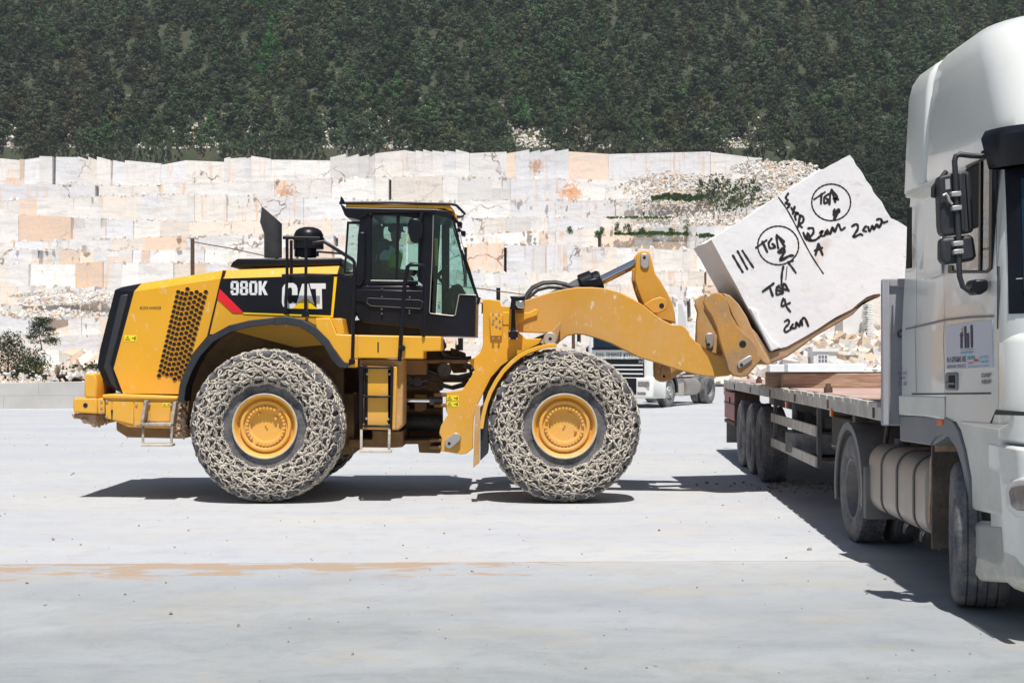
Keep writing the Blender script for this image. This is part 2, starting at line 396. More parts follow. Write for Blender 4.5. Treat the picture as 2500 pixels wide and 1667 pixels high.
STONES = [(.80, .79, .775)] * 9 + [(.76, .77, .80)] * 5 + [(.81, .785, .75)] * 3 + [(.79, .73, .66)] * 2 + [(.70, .69, .68), (.82, .66, .54)]
def bench_end(i):         # east end of a bench (metres along x); the wooded slope comes down further right
    return [82, 82, 84, 86, 88, 240, 240, 240, 240, 240, 240, 240][i]
def bz(i, x):
    if i <= 0: return BZ[0] + math.sin(x * .024 + 1) * 1.4 + math.sin(x * .051 + 4) * 1.0
    if i >= 11: return .15
    return BZ[i] + math.sin(x * .019 + i * 1.7) * .9 + math.sin(x * .047 + i * 2.9) * .55 + (x * .006 if i < 5 else 0)
def wav(x, s): return math.sin(x * .021 + s) * 2.2 + math.sin(x * .057 + s * 2.1) * 1.1
rg = random.Random(21)
Vq, Fq, Tq = [], [], []
def qbox(x0, x1, yl, yr, zb, zl, zr, depth, tint, lean=0.0):
    n = len(Vq)
    Vq.extend([(x0, yl, zb), (x1, yr, zb), (x1, yr + depth, zb), (x0, yl + depth, zb),
               (x0, yl + lean, zl), (x1, yr + lean, zr), (x1, yr + depth, zr), (x0, yl + depth, zl)])
    Fq.extend([(n, n + 1, n + 5, n + 4), (n + 1, n + 2, n + 6, n + 5), (n + 2, n + 3, n + 7, n + 6), (n + 3, n, n + 4, n + 7), (n + 4, n + 5, n + 6, n + 7)])
    Tq.extend([tint] * 8)
for i in range(11):
    x = -250.0; zone = rg.uniform(0, 9)
    while x < bench_end(i):
        zt, zb = bz(i, x), bz(i + 1, x) if i < 10 else -1
        w = rg.choice([2.2, 3, 4, 5, 6.5, 9, 13]) * rg.uniform(.7, 1.3) * (1.5 if i < 4 else .8)
        if i < 5 and x < 40 and rg.random() < .3: w *= 1.8
        base = rg.choice(STONES); k = rg.uniform(.93, 1.04)
        red = .5 + .5 * math.sin(x * .045 + zone)
        if i >= 3 and rg.random() < .26 * red + .03: base = rg.choice([(.82, .66, .53), (.84, .74, .64), (.80, .60, .45), (.85, .77, .69)])
        tint = tuple(min(.9, c * k) for c in base)
        y = BY[i] + wav(x, i) + rg.gauss(0, .35); sl = rg.gauss(0, .55)
        if rg.random() < .05: y += rg.uniform(1.0, 2.5)
        dz = rg.gauss(0, .12) + (math.sin(x * .05 + 1) * 1.2 + math.sin(x * .13) * .9 + rg.gauss(0, .5) if i == 0 else 0)
        tl, tr = bz(i, x) + rg.gauss(0, .16), bz(i, x + w) + rg.gauss(0, .16)
        if i == 0: cr_ = lambda q: math.sin(q * .05 + 1) * .9 + math.sin(q * .13) * .7 + math.sin(q * .31) * .3; tl += cr_(x); tr += cr_(x + w)
        if i < 3 and x > 52: k_ = (x - 52) / 34; tl -= k_ * k_ * 4.2 + abs(rg.gauss(0, .5)) * k_; tr -= k_ * k_ * 4.4 + abs(rg.gauss(0, .9)) * k_; y += rg.uniform(0, 2) * k_
        if i == 0 and rg.random() < .25: tr -= rg.uniform(.2, .9)
        if i == 0: tl += 2.3; tr += 2.3
        r = rg.random()
        if r < .28:        # quarried in two lifts, the upper one a little set back
            zm = zb + (zt - zb) * rg.uniform(.4, .65)
            qbox(x, x + w, y, y + sl, zb - 1, zm, zm, 9, tint)
            xs = x
            while xs < x + w - .4:
                ws = min(x + w - xs, rg.uniform(1.5, 5))
                kk = rg.uniform(.92, 1.05); t2 = tuple(min(.9, c * kk) for c in (rg.choice(STONES) if rg.random() < .4 else base))
                qbox(xs, xs + ws, y + rg.uniform(.2, .9), y + sl + rg.uniform(.2, .9), zm - .01, tl + rg.gauss(0, .12), tr + rg.gauss(0, .12), 8, t2)
                xs += ws
        elif r < .6:
            qbox(x, x + w, y, y + sl, zb - 1, tl, tr, 12, tint, lean=rg.uniform(.4, 1.6))
        else:
            qbox(x, x + w, y, y + sl, zb - 1, tl, tr, 12, tint)
        if rg.random() < .10:     # a fallen-out wedge beside the block
            x += rg.uniform(.3, 1.0)
        x += w
for i in range(11):               # bench floors and the back of each cut
    e = bench_end(i) + 3; xs = list(np.arange(-260, e, 6.0)) + [e]
    for xa, xb in zip(xs[:-1], xs[1:]):
        y0, y1 = BY[i + 1] + 4.5, BY[i] + 9
        n = len(Vq)
        Vq.extend([(xa, y0, bz(i + 1, xa) - .3), (xb, y0, bz(i + 1, xb) - .3), (xb, y1, bz(i + 1, xb) - .3), (xa, y1, bz(i + 1, xa) - .3)])
        Fq.append((n, n + 1, n + 2, n + 3)); Tq.extend([(.82, .78, .72)] * 4)
        n = len(Vq)
        Vq.extend([(xa, BY[i] + 10, bz(i + 1, xa) - 1), (xb, BY[i] + 10, bz(i + 1, xb) - 1), (xb, BY[i] + 10, bz(i, xb) - .6), (xa, BY[i] + 10, bz(i, xa) - .6)])
        Fq.append((n, n + 1, n + 2, n + 3)); Tq.extend([(.50, .36, .26)] * 4)
tag(np_obj('quarry_wall', Vq, Fq, M['marble_wall'], tint=np.array(Tq)), 'white stepped marble quarry face in many benches below the wooded hill', 'quarry wall', kind='structure')

# --- rock rubble ----------------------------------------------------
ROCK = np.array([(-1, -1, -1), (1, -1, -1), (1, 1, -1), (-1, 1, -1), (-1, -1, 1), (1, -1, 1), (1, 1, 1), (-1, 1, 1)], float) * .5
ROCKF = np.array([(0, 3, 2, 1), (4, 5, 6, 7), (0, 1, 5, 4), (1, 2, 6, 5), (2, 3, 7, 6), (3, 0, 4, 7)])
def rocks(spots, seed=3):
    g = np.random.default_rng(seed); V, Fs, T = [], [], []
    for (x, y, z, s) in spots:
        v = ROCK * (1 + g.normal(0, .22, (8, 3))) * (s * g.uniform(.7, 1.3, 3)); v[4:, :2] *= g.uniform(.5, .95)
        a, b, c = g.uniform(0, 6.28), g.normal(0, .5), g.normal(0, .5)
        Rm = np.array(Matrix.Rotation(a, 3, 'Z') @ Matrix.Rotation(b, 3, 'X') @ Matrix.Rotation(c, 3, 'Y'))
        n = len(V) * 8
        V.append(v @ Rm.T + (x, y, z)); Fs.append(ROCKF + n)
        col = [(.72, .71, .69), (.70, .64, .56), (.62, .48, .36), (.60, .58, .55), (.74, .73, .72)][int(g.integers(5))]
        T.append(np.tile(np.array(col) * g.uniform(.85, 1.05), (8, 1)))
    return np.concatenate(V), np.concatenate(Fs), np.concatenate(T)
t = NT('broken_marble'); at = t.n('ShaderNodeAttribute'); at.attribute_name = 'tint'
M['rock'] = t.set(Base_Color=t.mix(t.math('MULTIPLY', t.ramp(t.noise(t.mapv(), 1.3, 6), [(.45, 0.), (.7, 1.)]), .4), at.outputs[0], (.50, .40, .30)), Roughness=.85, Normal=t.bump(t.noise(t.mapv(), 4, 6), .4, .1))
g = np.random.default_rng(5); sp = []
for i in range(1, 11):            # spill along the bench edges
    for _ in range(330):
        x = g.uniform(-200, min(200, bench_end(i - 1) + 10)); y = BY[i] + wav(x, i) + g.uniform(.6, 3.5)
        s = abs(g.normal(0, .32)) + .12
        sp.append((x, y, bz(i, x) + s * .2 + .05, s * 1.3))
def heap(u0, u1, v0, v1, Y, n, smin, smax):
    for _ in range(n):
        a_, q_ = g.uniform(0, 6.283), g.uniform(0, 1) ** .6; s = g.uniform(smin, smax) * (1.1 - .5 * q_)
        if math.sin(a_ * 3 + u0) * .25 + math.sin(a_ * 7) * .15 + q_ > 1.0: continue
        u, v = (u0 + u1) / 2 + math.cos(a_) * q_ * (u1 - u0) * .56, (v0 + v1) / 2 + math.sin(a_) * q_ * (v1 - v0) * .6
        k = (v - v0) / max(1, v1 - v0)
        y = Y - k * 5
        sp.append((X(u, y), y, Z(v, y), s))
heap(30, 330, 712, 740, 285, 900, .2, .9)       # left heap
heap(0, 240, 758, 775, 262, 220, .3, 1.0)
heap(1500, 1900, 425, 520, 392, 2200, .2, .95)    # scree above the grass, right
heap(1560, 1900, 520, 560, 374, 900, .2, .9)
heap(1790, 1990, 392, 450, 405, 900, .3, 1.3); heap(1850, 2010, 440, 540, 386, 900, .3, 1.2)
V_, F_, T_ = rocks(sp); tag(np_obj('rubble', V_, F_, M['rock'], tint=T_), 'broken white marble rubble lying along the quarry benches', 'rubble', kind='stuff')

# --- wooded hill ----------------------------------------------------
t = NT('hill_scrub'); P = t.mapv()
c = t.mix(t.ramp(t.noise(P, .25, 8, .65), [(.38, 0.), (.62, 1.)]), (.034, .048, .020), (.058, .062, .034))
c = t.mix(t.ramp(t.noise(P, .45, 9, .72), [(.61, 0.), (.67, .8)]), c, (.42, .41, .37))
M['hill'] = t.set(Base_Color=c, Roughness=.95, Normal=t.bump(t.noise(P, 1.2, 8, .7), .7, .4))
def rim_y(x): return 437 if x < 80 else (346 if x > 92 else 437 - (x - 80) / 12 * 91)
def hill_z(x, y):
    b = Tz(y) + .2
    return b + math.sin(x * .03 + y * .02) * 2.0 * min(1, max(0, (y - 436) / 30)) + math.sin(x * .011 + 2) * 5 * min(1, max(0, (y - 440) / 80))
nx, ny = 120, 62; Vh, Fh = [], []
for j in range(-1, ny - 1):
    for i in range(nx):
        x = -340 + i * 680 / (nx - 1); y0 = rim_y(x)
        y = y0 + (max(j, 0) / (ny - 1)) ** 1.3 * (760 - y0)
        zz = hill_z(x, y) + R.gauss(0, .25)
        if j < 0: y -= 1.5; zz -= 12
        Vh.append((x, y, zz))
for j in range(ny - 1):
    for i in range(nx - 1):
        a = j * nx + i; Fh.append((a, a + 1, a + nx + 1, a + nx))
tag(np_obj('hill', Vh, Fh, M['hill'], smooth=True), 'steep scrubby hillside behind the quarry', 'hill', kind='structure')

def leaf_mat(name, c0, c1, use_tint=True):
    t = NT(name); P = t.mapv()
    oi = t.n('ShaderNodeObjectInfo'); at = t.n('ShaderNodeAttribute'); at.attribute_name = 'tint'
    n = t.noise(P, 1.1, 3)
    c = t.mix(t.ramp(n, [(.35, 0.), (.65, 1.)]), c0, c1)
    hs = t.n('ShaderNodeHueSaturation'); t.l(c, hs.inputs['Color'])
    t.l(t.math('ADD', t.math('MULTIPLY', oi.outputs['Random'], .045), .475), hs.inputs['Hue'])
    t.l(t.math('ADD', t.math('MULTIPLY', oi.outputs['Random'], .6), .65), hs.inputs['Value'])
    big = t.noise(P, .012, 3)
    c = t.mix(t.math('MULTIPLY', t.ramp(big, [(.42, 0.), (.62, 1.)]), .55), hs.outputs[0], (.070, .066, .044))
    if use_tint: c = t.mix(1.0, c, at.outputs[0], 'MULTIPLY')
    t.set(Base_Color=c, Roughness=.7, Specular_IOR_Level=.25)
    tl = t.n('ShaderNodeBsdfTranslucent'); t.l(c, tl.inputs[0]); mx = t.n('ShaderNodeMixShader'); mx.inputs[0].default_value = .38
    t.l(t.b.outputs[0], mx.inputs[1]); t.l(tl.outputs[0], mx.inputs[2]); t.l(mx.outputs[0], t.out.inputs[0])
    return t.m
M['leaf'] = leaf_mat('pine_needles', (.040, .066, .034), (.070, .094, .046))
M['leaf_bright'] = leaf_mat('bright_leaves', (.05, .12, .018), (.085, .17, .03))
M['bark'] = paint('pine_bark', (.16, .12, .09), .9, var=.3, bump=.5, bs=6)

def quads(C, S, g, flat=.0, N=None):
    """leaf-sized quads, centres C, sizes S, lying across the directions N"""
    n = len(C); a = g.normal(size=(n, 3)); a[:, 2] *= (1 - flat)
    if N is not None: a -= N * (a * N).sum(1)[:, None] * .85
    a /= np.linalg.norm(a, axis=1)[:, None]
    b = g.normal(size=(n, 3)); b[:, 2] *= (1 - flat); b -= a * (a * b).sum(1)[:, None]
    if N is not None: b -= N * (b * N).sum(1)[:, None] * .85
    b /= np.linalg.norm(b, axis=1)[:, None]
    a *= S[:, None] * .5; b *= S[:, None] * .42
    V = np.stack([C - a - b * .6, C + a * .8 - b, C + a + b * .7, C - a * .7 + b], 1).reshape(-1, 3)
    return V, np.arange(4 * n).reshape(n, 4)
def tree_data(seed, H=7.0, W=2.6, npad=20, per=16, leaf=.55, low=.18, shape=.75, layered=.6):
    g = np.random.default_rng(seed); C = []; tin = []; NN = []
    for k in range(npad):
        hh = low + (1 - low) * ((k + g.uniform(0, 1)) / npad) ** .9
        rr = W * (1 - ((hh - low) / (1 - low)) ** 1.6) ** shape * g.uniform(.45, 1.05) + .15
        a = g.uniform(0, 6.283); cx, cy = math.cos(a) * rr * .68, math.sin(a) * rr * .68
        pr = max(.55, W * .42 * g.uniform(.7, 1.2) * (1.15 - hh * .45))
        p = g.normal(size=(per, 3)); p /= np.linalg.norm(p, axis=1)[:, None]; p *= g.uniform(.45, 1, (per, 1))
        N_ = p / np.linalg.norm(p, axis=1)[:, None] + np.array((cx * .25, cy * .25, .35)) + g.normal(0, .25, p.shape); NN.append(N_ / np.linalg.norm(N_, axis=1)[:, None])
        p *= (pr, pr, pr * (1 - layered * .8)); p += (cx, cy, hh * H - .08 * rr)
        C.append(p); tin.append(np.full(per, g.uniform(.72, 1.25)))
    C = np.concatenate(C); tin = np.concatenate(tin)
    V, Fc = quads(C, g.uniform(.6, 1.3, len(C)) * leaf, g, .2, np.concatenate(NN))
    T = np.repeat(tin, 4)[:, None] * np.ones(3)
    return V, Fc, T
def trunk_mb(H, r, seed, nb=6):
    g = random.Random(seed); m = MB(); lx, ly = g.gauss(0, .15), g.gauss(0, .15)
    pts = [(lx * k * k * .1, ly * k * k * .1, H * k / 5 - .3) for k in range(6)]
    m.tube(pts, [r * (1 - .17 * k) for k in range(6)], 6)
    for _ in range(nb):
        h = g.uniform(.3, .85) * H; a = g.uniform(0, 6.28); L = g.uniform(.5, 1.6) * (1.2 - h / H)
        m.tube([(lx * .4, ly * .4, h), (math.cos(a) * L, math.sin(a) * L, h + L * .3)], [r * .3, r * .12], 4)
    return m
variants = []
for s in range(7):
    Hh = 5.8 + (s % 3) * 1.0; Wd = [3.2, 2.7, 3.6, 2.9, 3.9, 2.4, 3.3][s]
    variants.append((tree_data(100 + s, Hh, Wd, 22, 27, .46, .16 + .05 * (s % 2), .6 + .1 * (s % 3)), Hh))
proto_me = []
for (dat, Hh) in variants:
    V_, F_, T_ = dat
    o = np_obj('crown', V_, F_, M['leaf'], tint=T_); tm = trunk_mb(Hh * .9, .14, len(proto_me)).build('trunk', M['bark'])
    proto_me.append((o.data, tm.data)); COL.objects.unlink(o); COL.objects.unlink(tm)
    bpy.data.objects.remove(o); bpy.data.objects.remove(tm)
# where the trees stand
g = np.random.default_rng(11); pos = []
def clear(x, y):         # open scrub near the rim
    d = y - rim_y(x)
    return math.sin(x * .06 + 1.3) + math.sin(x * .023) * .8 - d * .16 + .5 * math.sin(x * .19 + y * .1) > .25
y = 434.0
while y < 640:
    stp = 4.3; half = 2500 / F * y * .5 + 40
    for x in np.arange(-half, half, stp):
        px, py = x + g.normal(0, 2.0), y + g.normal(0, 1.8)
        if clear(px, py) and g.random() < .8: continue
        if g.random() < .03: continue
        pos.append((px, max(py, 437.5 + abs(g.normal(0, 1)))))
    y += 4.0
y = 348.0
while y < 436:
    for x in np.arange(93 - (y - 348) * .13, 200, 4.2):
        px, py = x + g.normal(0, 1.4), y + g.normal(0, 1.2)
        if clear(px, py) and g.random() < .7: continue
        pos.append((px, py))
    y += 4.0
half_ok = lambda p: abs(p[0]) < 2500 / F * p[1] * .5 + 6
def vis_key(p):          # largest in the picture first; those outside the frame last
    return p[1] + (0 if half_ok(p) else 1000)
for _ in range(900):
    px, py = g.uniform(-220, 220), g.uniform(452, 640); pos.append((px, py))
pos.sort(key=vis_key)
lab = {0: ('dark green pine on the wooded slope just above the white quarry rim', 'pines along the foot of the wooded hillside'),
       1: ('olive green pine on the low wooded slope behind the tilted marble block', 'pines on the slope behind the tilted block')}
for n_, (px, py) in enumerate(pos[:300]):
    k = int(g.integers(len(variants))); kind = 1 if px > 79 and py < 436 else 0
    r = empty('pine_tree', (px, py, hill_z(px, py) - .2), lab[kind][0], 'tree', lab[kind][1])
    sc = g.uniform(.6, 1.3); r.scale = (sc, sc, sc * g.uniform(.85, 1.15)); r.rotation_euler = (0, 0, g.uniform(0, 6.28))
    for nm, me in (('crown', proto_me[k][0]), ('trunk', proto_me[k][1])):
        o = bpy.data.objects.new(nm, me); COL.objects.link(o); o.parent = r
VV, FF, TT, n0 = [], [], [], 0
for (px, py) in pos[300:]:
    V_, F_, T_ = variants[int(g.integers(len(variants)))][0]
    a = g.uniform(0, 6.28); sc = g.uniform(.6, 1.45); ca, sa = math.cos(a) * sc, math.sin(a) * sc
    v = np.stack([V_[:, 0] * ca - V_[:, 1] * sa + px, V_[:, 0] * sa + V_[:, 1] * ca + py, V_[:, 2] * sc * g.uniform(.85, 1.15) + hill_z(px, py) - .2], 1)
    col = np.array((1, 1, 1)) * g.uniform(.65, 1.75)
    if g.random() < .22: col = col * (1.30, 1.0, .85)
    elif g.random() < .15: col = col * (.85, 1.15, .8)
    ue = CX + px / py * F
    if 590 < ue < 690 and 470 < py < 600 and g.random() < .55: col = np.array((1.0, 1.9, .8))
    VV.append(v); FF.append(F_ + n0); TT.append(T_ * col); n0 += len(v)
o = np_obj('forest', np.concatenate(VV), np.concatenate(FF), M['leaf'], tint=np.concatenate(TT))
tag(o, 'dense dark pine wood covering the hillside above the quarry', 'forest', kind='stuff')
print('trees', len(pos))

# --- shrubs on the benches (right) ----------------------------------
def shrub(u, v, Y, h, w, seed, name='shrub', lbl='', grp=None, mat='leaf_bright', leaf=.3, cat='shrub', n=14, low=.02):
    x, z = X(u, Y), Z(v, Y)
    V_, F_, T_ = tree_data(seed, h, w, n, 14, leaf, low, .6, .1)
    r = empty(name, (x, Y, z), lbl, cat, grp)
    np_obj('foliage', V_ + np.array((x, Y, z)), F_, M[mat], r, tint=T_)
    trunk = MB(); trunk.tube([(x, Y, z - .3), (x + .02 * h, Y, z + h * .5)], [h * .03 + .01, h * .012], 5); trunk.build('stem', M['bark'], r)
    return r
for k, (u, v, h, w) in enumerate([(1469, 577, 2.2, .9), (1459, 578, 1.3, .8), (1507, 568, 2.4, 1.1), (1532, 564, 1.8, 1.4), (1568, 568, 1.0, 1.2), (1638, 572, 1.5, .9), (1391, 569, 1.4, .8)]):
    shrub(u, v, 354, h, w, 300 + k, lbl='small green bush on the rubble ledge of the quarry wall', grp='bushes on the quarry ledge')
shrub(1677, 574, 354, 3.6, 1.5, 320, lbl='tallest dark green bush on the grassy quarry ledge beside the tilted block')
for k, (u, v, h, w) in enumerate([(1710, 452, 1.6, 1.3), (1750, 455, 2.0, 1.6), (1735, 480, 1.5, 1.5), (1790, 500, 1.8, 2.0), (1845, 470, 1.8, 1.8)]):
    shrub(u, v, 388, h, w, 340 + k, lbl='low olive bush among the white scree at the right end of the quarry rim', grp='bushes in the scree', mat='leaf')
def turf(name, spots, mat, lbl, size=.35):
    g = np.random.default_rng(8); C = []
    for (u0, u1, v0, v1, Y, n) in spots:
        u = g.uniform(u0, u1, n * 2); k = g.uniform(0, 1, n * 2); v = v0 + (v1 - v0) * k
        t_ = (u - u0) / (u1 - u0); v = v + np.sin(t_ * 9 + v0) * (v1 - v0) * .12
        keep = (np.abs(k - .5) * 2 < (1.05 - np.abs(t_ - .5) * 1.3) * (1 + .25 * np.sin(t_ * 31) + .2 * np.sin(t_ * 67))) & (g.uniform(0, 1, n * 2) < .35 + .65 * (np.sin(u * .13 + v * .3) > -.4))
        u, v, k = u[keep], v[keep], k[keep]; y = Y - k * 3
        C.append(np.stack([(u - CX) / F * y, y, HC - (v - HZ) / F * y], 1))
    C = np.concatenate(C); V_, F_ = quads(C, g.uniform(.6, 1.3, len(C)) * size, g)
    T_ = np.repeat(g.uniform(.7, 1.3, len(C)), 4)[:, None] * np.ones(3)
    return tag(np_obj(name, V_, F_, M[mat], tint=T_), lbl, 'grass', kind='stuff')
turf('grass', [(1500, 1700, 566, 574, 356, 900), (1700, 1745, 571, 580, 354, 200), (1590, 1730, 473, 490, 386, 1500), (1480, 1640, 529, 533, 372, 200), (1700, 1860, 430, 520, 388, 900), (1850, 1990, 470, 560, 370, 600)], 'leaf_bright', 'strips of green grass on the quarry ledges at right', .6)

g = np.random.default_rng(31); sp = []; C = []
for _ in range(11000):
    x = g.uniform(-190, 200); d = abs(g.normal(0, 9)); y = rim_y(x) + d + .3
    z = hill_z(x, y)
    if math.sin(x * .11) + math.sin(x * .31 + y * .2) + g.normal(0, .6) > .4: sp.append((x, y, z, g.uniform(.2, .9)))
    else:
        for q in range(3): C.append((x + g.normal(0, .6), y + g.normal(0, .5) - 2.5 * (d < 3), z + g.uniform(-.9 * (d < 3), 1.0)))
V_, F_, T_ = rocks(sp, 9); tag(np_obj('stones', V_, F_, M['rock'], tint=T_), 'pale stones scattered in the scrub above the quarry rim', 'stones', kind='stuff')
C = np.array(C); V_, F_ = quads(C, g.uniform(.5, 1.1, len(C)), g)
T_ = np.repeat(g.uniform(.8, 1.7, len(C)), 4)[:, None] * np.ones(3)
tag(np_obj('scrub', V_, F_, M['leaf'], tint=T_), 'low green scrub along the edge of the quarry rim', 'scrub', kind='stuff')
# ================================================================== WHEEL LOADER
YC = 19.03                                         # centre plane of the loader; its side faces the camera
LO = empty('wheel_loader', (-1.2, YC, 0), 'yellow and black articulated wheel loader with chained tyres holding up the tilted marble block', 'wheel loader')
def plate(name, pts, y0, y1, mat, parent=LO, bevel=.012, ref=None, **k):
    return MB().prism(xz(pts, y0 if ref is None else ref), y0, y1).build(name, mat, parent, bevel=bevel, **k)
def mir(y): return 2 * YC - y
def bolt(m, u, v, Y, r=.018, d=.015):
    x, z = X(u, Y), Z(v, Y); m.tube([(x, Y + .02, z), (x, Y - d, z)], r, 6)

# --- engine enclosure ----------------------------------------------
yh = YC - .95
hood_rear = MB()
side = xz(z1([(328, 513), (740, 455), (752, 440), (680, 720), (640, 800), (560, 1000), (275, 1000), (230, 880)]), yh)
top = xz(z1([(345, 470), (755, 405)]), yh)
# body behind the skin, with a chamfered shoulder
ridge0, ridge1 = top
m = MB()
A0, A1 = side[0], side[1]
ring = lambda x, zs, zt: [(x, yh, zs - 1.6), (x, yh, zs), (x, yh + .20, zt), (x, mir(yh + .20), zt), (x, mir(yh), zs), (x, mir(yh), zs - 1.6)]
hood = MB()
hp = xz(z1([(328, 513), (742, 452), (678, 725), (590, 830), (545, 1003), (275, 1000), (230, 880)]), yh)
tp = xz(z1([(345, 470), (755, 405)]), yh)
def shoulder(mb, side_pts, sa, sb, ta, tb, y, inset=.2):
    """side skin polygon + bevelled shoulder + flat top + far side, one closed body"""
    n = len(side_pts)
    near = [(x, y, z) for x, z in side_pts]; far = [(x, mir(y), z) for x, z in side_pts]
    mb.add(near, [tuple(range(n))]); mb.add(far, [tuple(range(n))[::-1]])
    q = [(sa[0], y, sa[1]), (sb[0], y, sb[1]), (tb[0], y + inset, tb[1]), (ta[0], y + inset, ta[1])]
    qf = [(x, mir(yy), z) for x, yy, z in q]
    mb.add(q, [(0, 1, 2, 3)]); mb.add(qf, [(3, 2, 1, 0)])
    mb.add([q[3], q[2], qf[2], qf[3]], [(0, 1, 2, 3)])
    mb.add([q[0], q[3], qf[3], qf[0]], [(0, 1, 2, 3)]); mb.add([q[1], q[2], qf[2], qf[1]], [(0, 1, 2, 3)])
    for i in range(1, n):
        a, b = side_pts[i], side_pts[(i + 1) % n]
        mb.add([(a[0], y, a[1]), (b[0], y, b[1]), (b[0], mir(y), b[1]), (a[0], mir(y), a[1])], [(0, 1, 2, 3)])
shoulder(hood, hp, hp[0], hp[1], tp[0], tp[1], yh)
HOOD = sub(hood.build('engine_hood', M['yellow'], LO, bevel=.02))
# slit between the rear and the front hood
plate('hood_seam', z1([(752, 412), (760, 412), (688, 722), (678, 722)]), yh - .004, yh + .3, M['hole'], HOOD, 0)
# black rear grille housing
gp = xz(z1([(237, 505), (328, 513), (230, 880), (275, 1000), (200, 965), (152, 875), (165, 790)]), yh)
gr = MB(); gp2 = [gp[0], gp[1], gp[2], gp[3], gp[4], gp[5], gp[6]]
shoulder(gr, [(x, z) for x, z in gp2], gp[0], gp[1], xz(z1([(250, 488)]), yh)[0], xz(z1([(345, 470)]), yh)[0], yh - .003, .2)
GR = sub(gr.build('rear_grille', M['black'], LO, bevel=.03))
plate('grille_fin', z1([(262, 530), (300, 525), (215, 860), (250, 985), (215, 960), (180, 875)]), yh - .022, yh + .05, M['plastic'], GR, .015)
# honeycomb side vent: flat black hexagons paint the shade of openings, raised lips around
hx = MB(); lip = MB()
ax, ay = np.array(z1([(588, 497)])[0]), None
e1 = np.array([-12.5, 51.5]) / 1.96 * 1.0            # down the slanted column
tl_, tr_, bl_, br_ = [np.array(p) for p in z1([(540, 515), (672, 515), (448, 905), (560, 905)])]
rows = 17
for r_ in range(rows + 1):
    k = r_ / rows
    L = tl_ + (bl_ - tl_) * k; Rr = tr_ + (br_ - tr_) * k
    for c_ in range(7):
        off = .5 if c_ % 2 else 0
        kk = (r_ + off) / rows
        if kk > 1.02: continue
        L = tl_ + (bl_ - tl_) * kk; Rr = tr_ + (br_ - tr_) * kk
        p = L + (Rr - L) * c_ / 6 + np.array([0, (-14 if c_ == 2 else (-6 if c_ in (1, 3) else 0)) / 1.96 + (10 + c_ * 4) * kk / 1.96])
        x, z = X(p[0], yh), Z(p[1], yh)
        ring_ = lambda rad, y: [(x + rad * math.cos(a), y, z + rad * math.sin(a)) for a in [math.pi / 3 * q for q in range(6)]]
        hx.add(ring_(.029, yh - .004), [tuple(range(6))])
        lip.loft([ring_(.029, yh - .003), ring_(.030, yh - .010), ring_(.0345, yh - .003)], cap=False)
VENT = sub(hx.build('side_vent', M['hole'], HOOD, smooth=0, fix=False))
lip.build('vent_rim', M['yellow'], VENT, smooth=0)
letter_obj('BLOCK HANDLER', 'lettering', M['ink'], HOOD, (X(342, yh), yh, Z(755.0, yh)), (1, 0, 0), (0, 0, 1), .035, .27, .01, .003)
def warning(parent, u0, v0, u1, v1, Y, rows=1):
    x0, x1, zt, zb = X(u0, Y), X(u1, Y), Z(v0, Y), Z(v1, Y)
    m = MB().add([(x0, Y - .003, zb), (x1, Y - .003, zb), (x1, Y - .003, zt), (x0, Y - .003, zt)], [(0, 1, 2, 3)])
    o = sub(m.build('warning_sticker', M['warn'], parent, smooth=0, fix=False)); k = MB(); h = (zt - zb) / rows
    for r_ in range(rows):
        b = zb + h * r_; cx, s = x0 + (x1 - x0) * .26, h * .36; cy = b + h * .48; y = Y - .005; w = h * .06
        tri = [(cx - s * 1.1, cy - s * .8), (cx + s * 1.1, cy - s * .8), (cx, cy + s)]; tr2 = [(cx + (p[0] - cx) * .72, cy - .04 * s + (p[1] - cy) * .68) for p in tri]
        for q in range(3):
            a, b_, c_, d_ = tri[q], tri[(q + 1) % 3], tr2[(q + 1) % 3], tr2[q]
            k.add([(a[0], y, a[1]), (b_[0], y, b_[1]), (c_[0], y, c_[1]), (d_[0], y, d_[1])], [(0, 1, 2, 3)])
        k.add([(cx - w / 2, y, cy - s * .4), (cx + w / 2, y, cy - s * .4), (cx + w / 2, y, cy + s * .3), (cx - w / 2, y, cy + s * .3)], [(0, 1, 2, 3)])
        xm = x0 + (x1 - x0) * .62; xe = x0 + (x1 - x0) * .92
        k.add([(xm, y, cy - w), (xe, y, cy - w), (xe, y, cy + w), (xm, y, cy + w)], [(0, 1, 2, 3)])
        k.add([(xe - .2 * h, y, cy - s * .8), (xe, y, cy - s * .8), (xe, y, cy + s * .9), (xe - .12 * h, y, cy + s * .9)], [(0, 1, 2, 3)])
        if r_: k.add([(x0, y, b - .002), (x1, y, b - .002), (x1, y, b + .002), (x0, y, b + .002)], [(0, 1, 2, 3)])
    k.build('warning_sign', M['ink'], o, smooth=0, fix=False)
warning(HOOD, 304, 817.5, 333.5, 833, yh)

